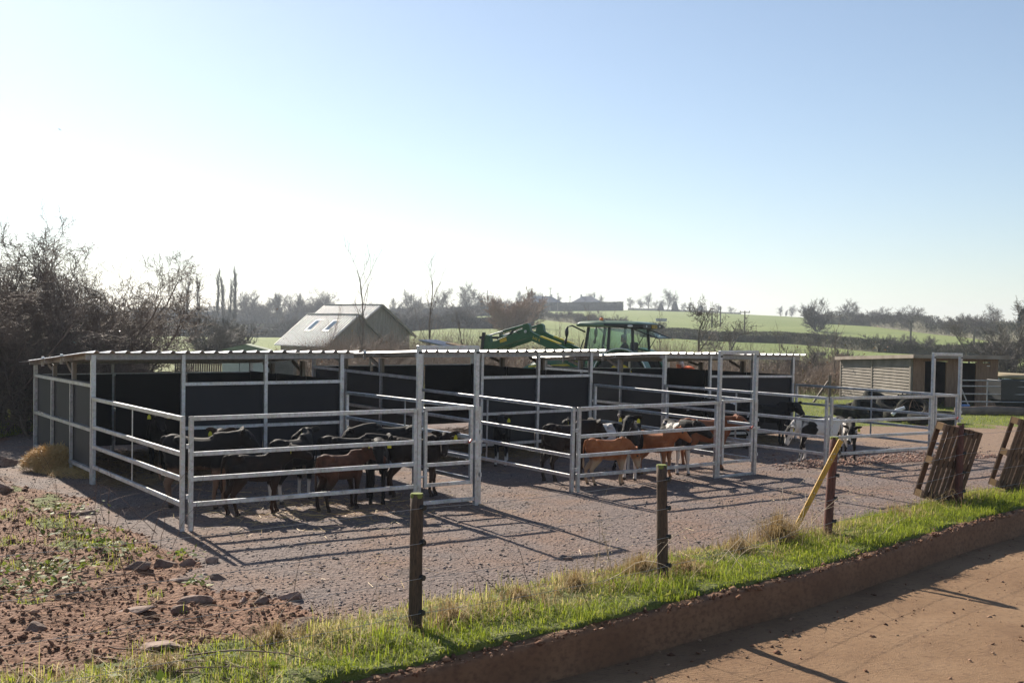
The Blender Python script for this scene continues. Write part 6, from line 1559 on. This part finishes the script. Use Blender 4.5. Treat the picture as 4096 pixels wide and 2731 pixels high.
# ------------------------------------------------------------------ timber field shelter
M['cladding'] = noisy_mat('weathered_feather_edge', (0.165, 0.14, 0.115), (0.275, 0.24, 0.20), 2, 0.85, 0, 0.4, .01, (1, 1, 1), 5)
M['cladwarm'] = noisy_mat('warm_feather_edge', (0.20, 0.115, 0.07), (0.31, 0.19, 0.12), 2, 0.85, 0, 0.4, .01, (8, 1, 1), 5)
M['roofedge'] = noisy_mat('roof_fascia', (0.24, 0.19, 0.15), (0.36, 0.30, 0.25), 3, 0.85, 0, 0.3)
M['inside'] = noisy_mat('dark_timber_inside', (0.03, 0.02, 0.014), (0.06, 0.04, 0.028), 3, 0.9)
FS = empty('field_shelter', (13.4, 36.8, -.04), math.atan2(.17, .985), 'low timber clad field shelter with two dark openings, right of the pens', 'shed')
FW, FD, FH0, FH1 = 3.15, 5.1, 1.72, 1.50
def fh(y): return FH0+(FH1-FH0)*y/FD
nb = 17
for k in range(nb):                      # left wall: overlapping boards in two bays
    z0 = k*.105
    for ya, yb in ((.09, FD*.52-.05), (FD*.52+.05, FD-.09)):
        zt0, zt1 = min(z0+.12, fh(ya)), min(z0+.12, fh(yb))
        if zt1 - z0 < .02: continue
        MB().quadbox([(-.040, ya, z0), (.0, ya, z0), (.0, yb, z0), (-.040, yb, z0), (-.006, ya, zt0), (.004, ya, zt0), (.004, yb, zt1), (-.006, yb, zt1)]).build('wall_board', M['cladding'], FS)
for y in (.045, FD*.52, FD-.045): MB().box(-.05, .03, y-.045, y+.045, 0, fh(y)).build('wall_post', M['cladding'], FS)
DX = [(.42, 1.26), (1.72, 2.36)]
for k in range(nb):
    z0 = k*.105; zt0 = min(z0+.12, FH0)
    for xa, xb in ((.035, DX[0][0]-.03), (DX[0][1]+.03, DX[1][0]-.03), (DX[1][1]+.03, 2.58), (2.86, FW)) if z0 < 1.50 else ((.035, FW),):
        MB().quadbox([(xa, -.036, z0), (xb, -.036, z0), (xb, 0, z0), (xa, 0, z0), (xa, -.006, zt0), (xb, -.006, zt0), (xb, .004, zt0), (xa, .004, zt0)]).build('wall_board', M['cladwarm'], FS)
for xa, xb in DX:
    for x in (xa, xb): MB().box(x-.029, x+.029, -.03, .03, 0, 1.56).build('door_jamb', M['cladwarm'], FS)
dr = MB().box(2.585, 2.855, -.012, .02, .05, 1.52).build('door', M['cladwarm'], FS); MB().box(2.73, 2.85, -.02, -.013, 1.42, 1.45).build('hinge', M['galv'], dr)
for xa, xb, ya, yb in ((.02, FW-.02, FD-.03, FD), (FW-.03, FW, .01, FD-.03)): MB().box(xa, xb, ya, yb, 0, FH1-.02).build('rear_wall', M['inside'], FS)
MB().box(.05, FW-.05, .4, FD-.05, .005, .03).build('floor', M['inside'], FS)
MB().quadbox([(-.16, -.42, fh(-.42)+.01), (FW+.16, -.42, fh(-.42)+.01), (FW+.16, FD+.15, fh(FD)+.01), (-.16, FD+.15, fh(FD)+.01), (-.16, -.42, fh(-.42)+.05), (FW+.16, -.42, fh(-.42)+.05), (FW+.16, FD+.15, fh(FD)+.05), (-.16, FD+.15, fh(FD)+.05)]).build('roof', M['roofedge'], FS)
MB().box(-.18, FW+.18, -.46, -.425, fh(-.42)-.06, fh(-.42)+.06).build('fascia', M['roofedge'], FS)
MB().quadbox([(-.20, -.42, fh(-.42)-.06), (-.165, -.42, fh(-.42)-.06), (-.165, FD+.15, fh(FD)-.06), (-.20, FD+.15, fh(FD)-.06), (-.20, -.42, fh(-.42)+.06), (-.165, -.42, fh(-.42)+.06), (-.165, FD+.15, fh(FD)+.06), (-.20, FD+.15, fh(FD)+.06)]).build('barge_board', M['roofedge'], FS)

# ------------------------------------------------------------------ tyre pile
M['oldtyre'] = noisy_mat('dusty_old_tyre', (0.008, 0.0075, 0.007), (0.028, 0.026, 0.022), 3, 0.9, 0, 0.5, .01, (1,1,1), 5, (0.05, 0.05, 0.03), 8, spec=0.15)
def tyre_mesh(rad, wid, inner, lug=False):
    w = MB(); n = 28; prof = [(inner, -.38), (inner+.12, -.5), (.92, -.47), (1.0, -.30), (1.0, .30), (.92, .47), (inner+.12, .5), (inner, .38), (inner+.06, .30), (.88, .34), (.90, -.34), (inner+.06, -.30)]
    for k in range(n):
        a = 2*math.pi*k/n; w.v += [(rad*q*math.cos(a), rad*q*math.sin(a), wid*o_) for q, o_ in prof]
    m_ = len(prof)
    for k in range(n):
        for j in range(m_): w.f.append((k*m_+j, k*m_+(j+1) % m_, ((k+1) % n)*m_+(j+1) % m_, ((k+1) % n)*m_+j))
    for k in range(22 if lug else 0):
        a = 2*math.pi*k/22
        for s in (-1, 1): w.bar(Vector((rad*math.cos(a), rad*math.sin(a), .03*s)), Vector((rad*.99*math.cos(a+.14), rad*.99*math.sin(a+.14), wid*.45*s)), .05, .03, (math.cos(a), math.sin(a), 0))
    me = w.mesh('tyre')
    for p_ in me.polygons: p_.use_smooth = not lug
    me.materials.append(M['oldtyre']); return me
TM = [tyre_mesh(.50, .28, .58), tyre_mesh(.44, .26, .58), tyre_mesh(.40, .30, .55), tyre_mesh(.52, .24, .60, True)]
ty = [  # u, Y, z, mesh, rx, ry, rz, label
 (3395, 31.2, .22, 0, 15, 10, 0, 'dark tyre lying half tipped at the left of the pile'), (3475, 31.0, .34, 0, 70, 10, 20, 'dusty tyre leaning with its opening toward the camera'), (3440, 32.0, .25, 1, 20, 0, 0, 'tyre lying under the leaning dusty one'),
 (3515, 32.4, .72, 0, 55, -30, 60, 'upright tyre at the back left of the pile'), (3545, 31.2, .18, 0, 5, -6, 0, 'flat tyre in the middle of the pile'), (3575, 31.5, .55, 0, 48, 20, -20, 'tilted tyre facing forward in the centre'),
 (3640, 32.2, .50, 3, 60, 30, -40, 'lugged tractor tyre standing behind the centre'), (3660, 31.0, .42, 0, 78, 15, -30, 'big tyre leaning on the right of the pile'), (3690, 31.6, .50, 1, 66, -10, 40, 'tyre under the tangled cut branches'),
 (3600, 30.4, .15, 1, 4, 3, 0, 'low flat tyre at the front of the pile'), (3705, 29.6, .13, 0, 2, -3, 0, 'flat tyre lying alone in front on the right'), (3765, 29.4, .14, 1, 3, 4, 0, 'flat tyre at the right end beside the gate frame'), (3790, 30.2, .15, 2, 6, 0, 0, 'last small tyre at the right end of the pile')]
for u, y, z, mi, rx_, ry_, rz_, lab in ty:
    o = bpy.data.objects.new('tyre', TM[mi]); COL.objects.link(o); o.location = (azx(u, y), y, .10+z*.45); o.rotation_euler = (R(rx_*.5), R(ry_*.5), R(rz_)); o.scale = (.92,)*3; tag(o, lab, 'tyre', 'pile of old tyres')
stem_clump('cut_branches', azx(3680, 30.6), 30.6, 34, 0.85, 60, 'stem', 'tangle of cut branches heaped on the tyres', .008, .28, .5, .5, 'branches')
o = MB().tube([(0, 0, 0), (.12, .02, .12), (.34, .02, .20)], [.05, .05, .045], 10).build('white_pipe', M['lamp']); o.location = (azx(3575, 29.9), 29.9, .22); tag(o, 'short white plastic pipe poking from the tyres', 'pipe')

# ------------------------------------------------------------------ gate, trough and vehicle at the right
M['oldgalv'] = galv('old_gate_steel', (0.30, 0.31, 0.34), 0.55, 0.4)
G = empty('field_gate', (14.0, 34.2, 0), R(6), 'old grey tubular field gate before the timber shelter', 'gate')
for k, z in enumerate((.12, .36, .60, .84, 1.02)): MB().tube([(0, 0, z), (2.6, 0, z)], .02, 8).build('gate_bar', M['oldgalv'], G)
for x in (0, .85, 2.6): MB().tube([(x, 0, .08), (x, 0, 1.04)], .022, 8).build('gate_stile', M['oldgalv'], G)
MB().bar((.02, .02, .75), (.3, .02, .15), .02, .03).build('gate_brace', M['oldgalv'], G)
o = MB().rings([[(x*q, y*q, z) for x, y in ((-.72, -.4), (.72, -.4), (.72, .4), (-.72, .4))] for z, q in ((.0, .55), (.30, .72), (.42, 1.0), (1.04, 1.02), (1.04, .96), (.5, .9))]).build('black_container', M['dark'], None, .01); o.location = (15.95, 34.8, 0); o.rotation_euler = (0, 0, R(8)); tag(o, 'black plastic bin hung behind the field gate', 'bin')
M['bluepl'] = noisy_mat('blue_plastic', (0.03, 0.12, 0.32), (0.05, 0.17, 0.42), 6, 0.4, 0, 0)
o = MB().rings([[(r_*math.cos(2*math.pi*k/14), r_*math.sin(2*math.pi*k/14), z) for k in range(14)] for z, r_ in ((0, .15), (.03, .16), (.26, .20), (.28, .20), (.28, .17), (.06, .14))]).build('blue_bucket', M['bluepl']); o.location = (azx(3858, 34), 34, 0); tag(o, 'blue bucket on the ground beside the gate hinge', 'bucket')
# log at the foot of the gate
o = MB().tube([(0, 0, 0), (1.2, .1, .02), (2.6, .1, 0), (3.8, .05, .03)], [.13, .15, .14, .12], 10).build('log', M['bark_dark']); o.location = (13.6, 33.6, .10); tag(o, 'long dark log lying below the field gate', 'log')
# off-roader
M['tan'] = noisy_mat('faded_tan_roof', (0.30, 0.23, 0.13), (0.40, 0.31, 0.18), 3, 0.7, 0, 0.1); M['dullgreen'] = noisy_mat('dull_green_paint', (0.03, 0.04, 0.03), (0.05, 0.062, 0.045), 3, 0.5, 0, 0.05)
V4 = empty('off_roader', (19.3, 41.5, float(ground_z(19.3, 41.5))), R(-68), 'old boxy off-road vehicle with a tan roof at the right edge', 'car')
MB().box(-1.9, .55, -.78, .78, .55, 1.12).build('body', M['dullgreen'], V4, .03); MB().box(.551, 1.75, -.62, .62, .55, 1.08).build('bonnet', M['dullgreen'], V4, .03)
for s in (-1, 1): MB().box(.6, 1.6, s*.70-.1, s*.70+.1, .60, .98).build('wing', M['dullgreen'], V4, .03)
for (xa, za, xb, zb_) in ((.52, 1.12, .38, 1.60), (-.35, 1.12, -.37, 1.60), (-1.86, 1.12, -1.82, 1.60)):
    for s in (-1, 1): MB().bar((xa, s*.74, za), (xb, s*.70, zb_), .06, .06, (1, 0, 0)).build('pillar', M['dullgreen'], V4)
MB().rings([[(x*q, y*q, z) for x, y in ((-1.95, -.78), (.46, -.78), (.46, .78), (-1.95, .78))] for z, q in ((1.60, 1), (1.66, 1.01), (1.73, .94), (1.75, .8))]).build('roof', M['tan'], V4, 0, True)
pane('windscreen', [(.515, -.70, 1.13), (.515, .70, 1.13), (.385, .66, 1.6), (.385, -.66, 1.6)], V4, 'glass')
for s in (-1, 1):
    pane('side_window', [(.46, s*.745, 1.13), (-.31, s*.745, 1.13), (-.33, s*.705, 1.59), (.33, s*.705, 1.59)], V4, 'glass'); pane('rear_side_window', [(-.40, s*.745, 1.13), (-1.82, s*.745, 1.13), (-1.78, s*.705, 1.59), (-.41, s*.705, 1.59)], V4, 'glass')
    MB().tube([(.5, s*.76, 1.2), (.55, s*.95, 1.25)], .015, 6).build('mirror_arm', M['dark'], V4); MB().box(.54, .58, s*.95-.07, s*.95+.07, 1.17, 1.37).build('mirror', M['dark'], V4)
    MB().tube([(1.752, s*.48, .86), (1.78, s*.48, .86)], .10, 12).build('headlight', M['lamp'], V4)
    wheel(V4, 1.15, s*.72, .36, .22, 'rubber', 'oldgalv', 14); wheel(V4, -1.25, s*.72, .36, .22, 'rubber', 'oldgalv', 14)

# ------------------------------------------------------------------ barn
M['barnroof'] = galv('barn_roof_sheet', (0.47, 0.45, 0.39), 0.55, 0.1); M['barnwall'] = noisy_mat('grey_weathered_boards', (0.17, 0.145, 0.12), (0.30, 0.26, 0.22), 2, 0.9, 0, 0.5, .02, (5, 5, .4)); M['bargeb'] = noisy_mat('grey_barge_board', (0.16, 0.13, 0.10), (0.25, 0.21, 0.17), 3, 0.9)
M['skylight'] = noisy_mat('roof_window_glass', (0.10, 0.15, 0.22), (0.14, 0.2, 0.28), 2, 1.0, 0, 0, spec=0.0)
def gable_block(parent, x0, x1, ridge, yf, yb, he, hr, z0=-.5, windows=(), boards=True):
    """ridge runs along y (front gable at yf), x across"""
    w = (x1-x0)/2; xc = (x0+x1)/2; slope = (hr-he)/w; ov = .35
    nb_ = int((x1-x0)/.28)
    for k in range(nb_):
        xa = x0+(x1-x0)*k/nb_+.008; xb = x0+(x1-x0)*(k+1)/nb_-.008
        za, zb2 = hr-abs(xa-xc)*slope-.05, hr-abs(xb-xc)*slope-.05
        MB().quadbox([(xa, yf, z0), (xb, yf, z0), (xb, yf+.03, z0), (xa, yf+.03, z0), (xa, yf, za), (xb, yf, zb2), (xb, yf+.03, zb2), (xa, yf+.03, za)]).build('gable_board', M['barnwall'], parent)
    MB().prism([(x0, z0), (x1, z0), (x1, he-.03), (xc, hr-.06), (x0, he-.03)], 'y', yf+.04, yb).build('wall', M['barnwall'], parent)
    for s in (-1, 1):
        n_ = max(3, int((yb-yf+2*ov)/1.0))
        for k in range(n_):
            ya = yf-ov+(yb-yf+2*ov)*k/n_; yb2 = yf-ov+(yb-yf+2*ov)*(k+1)/n_
            xe = xc+s*(w+.45); ze = hr-(w+.45)*slope
            V = []; prof = []
            for j in range(3):
                q = ya+(yb2-ya)*j/3; st_ = (yb2-ya)/3
                prof += [(q, 0), (q+st_*.6, 0), (q+st_*.70, .085), (q+st_*.88, .085)]
            prof.append((yb2, 0))
            m_ = len(prof)
            V = [(xc, q, hr+.03+d) for q, d in prof]+[(xe, q, ze+.03+d) for q, d in prof]
            F = [(j, j+1, m_+j+1, m_+j) for j in range(m_-1)]
            me = bpy.data.meshes.new('roof_sheet'); me.from_pydata(V, [], F); me.update(); link_mesh('roof_sheet', me, M['barnroof'], parent)
        MB().bar((xc, yf-ov-.02, hr-.05), (xc+s*(w+.45), yf-ov-.02, hr-(w+.45)*slope-.05), .05, .2).build('barge_board', M['bargeb'], parent)
    MB().bar((xc, yf-ov, hr+.07), (xc, yb+ov, hr+.07), .35, .05).build('ridge_cap', M['barnroof'], parent)
    for (q, v_, s) in windows:
        xm = xc+s*v_; zm = hr-v_*slope+.09; d = Vector((s*1, 0, -slope)).normalized()
        wf = MB().bar(Vector((xm, q, zm))-d*.75, Vector((xm, q, zm))+d*.75, .80, .10, (-d.z*s*s, 0, abs(d.x))).build('roof_window', M['dark'], parent)
        MB().bar(Vector((xm, q, zm+.06))-d*.62, Vector((xm, q, zm+.06))+d*.62, .62, .04, (0, 0, 1)).build('pane', M['skylight'], wf)
BN = empty('barn', (azx(1520, 96), 96, 0), R(46), 'grey boarded barn with two gables and pale metal roofs', 'barn')
gable_block(BN, -3.4, 3.4, 0, 0, 7.6, 1.75, 4.15)
gable_block(BN, -7.4, -1.3, 0, -2.4, 4.2, .85, 3.22, windows=((-.6, 1.35, -1), (1.9, 1.35, -1)))

# ------------------------------------------------------------------ small sheds, palings and posts seen under the first roof
M['paleslat'] = noisy_mat('pale_painted_slats', (0.50, 0.50, 0.46), (0.62, 0.62, 0.57), 4, 0.7, 0, 0.2); M['feltgreen'] = noisy_mat('pale_green_felt', (0.22, 0.25, 0.17), (0.30, 0.33, 0.23), 4, 0.85)
SH = empty('garden_shed', (azx(960, 40), 40, 0), R(8), 'small pale slatted shed seen beneath the foremost roof', 'shed')
for k in range(14): MB().box(0, 1.0, -.02-.008*(k % 2), .02, k*.1+.01, k*.1+.095).build('wall_slat', M['paleslat'], SH)
MB().box(-.62, -.02, .0, 1.4, 0, 1.38).build('glazed_end', M['paleslat'], SH); MB().box(.02, .98, .03, 1.5, 0, 1.38).build('wall', M['paleslat'], SH)
MB().prism([(-.7, 1.40), (1.1, 1.40), (.2, 1.62)], 'y', -.1, 1.6).build('roof', M['feltgreen'], SH)
S2 = empty('brown_shed', (azx(1010, 41), 41, 0), R(4), 'brown boarded shed wall right of the pale slatted shed', 'shed')
for k in range(12): MB().box(0, 1.5, -.02-.01*(k % 2), .02, k*.1, k*.1+.095).build('wall_board', M['cladding'], S2)
MB().box(.02, 1.48, .03, 1.4, 0, 1.2).build('wall', M['cladding'], S2); MB().box(-.1, 1.6, -.15, 1.5, 1.21, 1.26).build('roof', M['roofedge'], S2)
PF = empty('paling_fence', (azx(700, 42), 42, 0), R(4), 'dark paling fence seen beneath the foremost roof', 'fence')
rd = random.Random(8)
for k in range(26): MB().box(k*.085, k*.085+.065, -.01, .012, 0, 1.0+rd.uniform(-.12, .12)).build('pale', M['bark_dark'], PF)
for z in (.3, .8): MB().box(-.05, 2.25, .014, .05, z, z+.06).build('rail', M['bark_dark'], PF)
M['polewood'] = noisy_mat('grey_pole_wood', (0.10, 0.09, 0.075), (0.17, 0.15, 0.125), 3, 0.9)
o = MB().tube([(0, 0, -.1), (0, 0, .75)], .075, 10).build('field_post', M['polewood']); o.location = (azx(16, 33.5), 33.5, 0); tag(o, 'round field post at the left picture edge beyond the thicket', 'post')
t = empty('braced_post', (azx(3322, 38), 38, 0), 0, 'dark braced fence post left of the timber shelter', 'post')
MB().tube([(0, 0, -.1), (0, 0, .95)], .06, 8).build('post', M['bark_dark'], t); MB().bar((-.05, 0, .75), (-.55, 0, 0), .06, .06).build('brace', M['bark_dark'], t)

# ------------------------------------------------------------------ van, car, houses and poles far away
M['white'] = noisy_mat('white_paint', (0.72, 0.73, 0.74), (0.80, 0.80, 0.80), 3, 0.35, 0, 0); M['silver'] = noisy_mat('silver_paint', (0.45, 0.46, 0.47), (0.55, 0.55, 0.56), 3, 0.3, 0.3, 0)
def small_car(name, x, y, rz_, prof, wid, mat, label, wins, cat):
    t = empty(name, (x, y, float(ground_z(x, y))), rz_, label, cat)
    MB().prism(prof, 'y', -wid/2, wid/2).build('body', M[mat], t, .05)
    for a in wins:
        for s in (-1, 1): MB().prism(a, 'y', s*wid/2-.02, s*wid/2+.012).build('side_window', M['dark'], t)
    xs = [p[0] for p in prof]; L0, L1 = min(xs), max(xs)
    for s in (-1, 1):
        for xw in (L0+.8, L1-.8): MB().tube([(xw, s*wid/2-.1, .32), (xw, s*wid/2+.03, .32)], .32, 14).build('wheel', M['rubber'], t)
        MB().box(L0-.02, L0+.03, s*wid*.36-.12, s*wid*.36+.12, .65, .8).build('headlight', M['lamp'], t)
    return t
vx, vy = azx(1066, 290), 290
vn = small_car('van', vx, vy, R(50), [(-2.1, .3), (2.3, .3), (2.3, 1.0), (2.2, 1.95), (-.7, 1.98), (-1.35, 1.25), (-2.1, .98)], 1.8, 'white', 'white van parked on the far field track', [[(-1.1, 1.25), (-.1, 1.25), (-.1, 1.75), (-.72, 1.75)], [(.05, 1.25), (1.9, 1.25), (1.9, 1.75), (.05, 1.75)]], 'van')
MB().quadbox([(-1.33, -.78, 1.30), (-1.33, .78, 1.30), (-.80, .74, 1.90), (-.80, -.74, 1.90), (-1.36, -.78, 1.32), (-1.36, .78, 1.32), (-.83, .74, 1.92), (-.83, -.74, 1.92)]).build('windscreen', M['dark'], vn)
small_car('parked_car', azx(1104, 292), 292, R(40), [(-1.9, .3), (1.9, .3), (1.95, .8), (1.5, 1.0), (1.0, 1.42), (-.5, 1.45), (-1.1, 1.0), (-1.9, .85)], 1.7, 'silver', 'pale car parked beside the white van', [[(-.85, 1.0), (1.2, 1.0), (.9, 1.35), (-.45, 1.37)]], 'car')
M['track'] = noisy_mat('stony_track', (0.30, 0.24, 0.19), (0.42, 0.35, 0.28), 1, 0.95, 0, 0)
xs = np.linspace(-75, -45, 26); tv = []
for x in xs:
    for d in (-2.2, 2.2): yy = 290-.15*(x+64)+d; tv.append((x, yy, float(ground_z(x, yy))+.12))
tag(np_mesh('track', tv, [(2*i_, 2*i_+2, 2*i_+3, 2*i_+1) for i_ in range(25)], M['track']), kind='structure')
M['render'] = noisy_mat('pale_render', (0.55, 0.53, 0.50), (0.65, 0.63, 0.60), 1, 0.9, 0, 0); M['slate'] = noisy_mat('grey_slate_roof', (0.14, 0.145, 0.165), (0.2, 0.2, 0.225), .6, 0.7, 0, 0)
def bungalow(u, y, L, D_, he, hr, rz_, label, zoff=0):
    x = azx(u, y); t = empty('bungalow', (x, y, float(ground_z(x, y))+zoff), rz_, label, 'house', 'houses on the hilltop')
    MB().box(-L/2, L/2, -D_/2, D_/2, -.5, he).build('wall', M['render'], t)
    rf = MB().rings([[(-L/2-.4, -D_/2-.5, he), (L/2+.4, -D_/2-.5, he), (L/2+.4, D_/2+.5, he), (-L/2-.4, D_/2+.5, he)], [(-L/2+D_*.55, -.05, hr), (L/2-D_*.55, -.05, hr), (L/2-D_*.55, .05, hr), (-L/2+D_*.55, .05, hr)]]).build('roof', M['slate'], t)
    for xc_ in (-L*.2, L*.25): MB().box(xc_-.4, xc_+.4, -.35, .35, hr-.5, hr+.9).build('chimney', M['render'], rf)
    for k in range(4):
        wx = -L/2+L*(k+.5)/4; wn = MB().box(wx-.7, wx+.7, -D_/2-.04, -D_/2+.02, 1.0, 2.2).build('window', M['white'], t); MB().box(wx-.6, wx+.6, -D_/2-.06, -D_/2-.045, 1.1, 2.1).build('pane', M['dark'], wn)
bungalow(2165, 495, 17, 8, 3.4, 6.3, R(3), 'long pale bungalow half hidden behind the clipped hedge', .3)
bungalow(2345, 492, 13, 8, 3.2, 6.0, R(-4), 'second bungalow with slate roof right of the long one', .2)
def pole(u, y, hgt, label, cross=1.0):
    x = azx(u, y); t = empty('utility_pole', (x, y, float(ground_z(x, y))), 0, label, 'pole', 'utility poles across the hill')
    MB().tube([(0, 0, -.3), (0, 0, hgt)], [.16, .11], 8).build('shaft', M['polewood'], t)
    if cross:
        MB().box(-cross, cross, -.06, .06, hgt-.35, hgt-.2).build('cross_arm', M['polewood'], t)
        for q in (-.9, 0, .9): MB().tube([(q*cross, 0, hgt-.2), (q*cross, 0, hgt+.02)], .06, 6).build('insulator', M['dark'], t)
    return t
pole(2197, 405, 9.0, 'utility pole with cross arm before the long bungalow', .7); pole(2228, 440, 7.4, 'thin pole just right of the bungalow pole', .6); pole(2166, 350, 7.0, 'bare pole standing in the slope hedge', 0); pole(2128, 350, 7.5, 'pole left of the slope hedge', 0)
pole(2277, 470, 6.3, 'short pole between the two bungalows', .5); pole(2977, 204, 4.2, 'leaning timber pole with cross arm on the open field', .95); pole(3642, 155, 3.6, 'pole with a small tank in the right field', .3); pole(3895, 150, 2.6, 'short pole in the lower right field', 0); pole(1946, 360, 8.5, 'thin pole on the ridge left of the willow', 0); pole(1652, 380, 8.5, 'thin pole beside the forked sapling', 0); pole(2846, 240, 4.3, 'pole behind the tree with the nest', .4); pole(2880, 250, 4.6, 'bare pole right of the nest tree', 0)
for u, y, lab in ((2643, 290, 'pale water trough high on the hill field'), (3655, 154, 'pale tank beside the right field pole'), (3280, 115, 'grey trough in the lower field right of the farthest shelter')):
    x = azx(u, y); o = MB().rings([[(a_*q, c_*q, z) for a_, c_ in ((-1.2, -.35), (1.2, -.35), (1.2, .35), (-1.2, .35))] for z, q in ((0, .9), (.7, 1), (.7, .9), (.3, .86))]).build('water_trough', M['oldgalv']); o.location = (x, y, float(ground_z(x, y))+.05); o.scale = (y/230, 1, y/260); tag(o, lab, 'trough')
# white drinker hung on the first pen's side hurdle
o = MB().rings([[(x*q, y*q, z) for x, y in ((-.16, -.06), (.16, -.06), (.16, .06), (-.16, .06))] for z, q in ((0, .85), (.12, 1), (.16, 1), (.16, .9), (.04, .8))]).build('drinking_trough', M['white'])
o.matrix_world = pen_matrix(0) @ Matrix.Translation((PW-.06, -PR+1.15, .45)) @ Matrix.Rotation(R(90), 4, 'Z'); tag(o, 'white plastic drinker hung on the hurdle beyond the first gate', 'drinker')

# ------------------------------------------------------------------ haze over the valley
hm = bpy.data.materials.new('valley_haze'); hm.use_nodes = True; _t = hm.node_tree; _t.nodes.clear()
_o = _t.nodes.new('ShaderNodeOutputMaterial'); _v = _t.nodes.new('ShaderNodeVolumePrincipled')
_v.inputs['Color'].default_value = (0.80, 0.88, 1.0, 1); _v.inputs['Density'].default_value = 0.00042; _v.inputs['Anisotropy'].default_value = 0.35
_t.links.new(_v.outputs[0], _o.inputs['Volume'])
hz = MB().box(-950, 950, -40, 1750, -60, 45).build('haze', hm)
tag(hz, 'thin pale haze filling the valley air', 'haze', None, 'stuff')
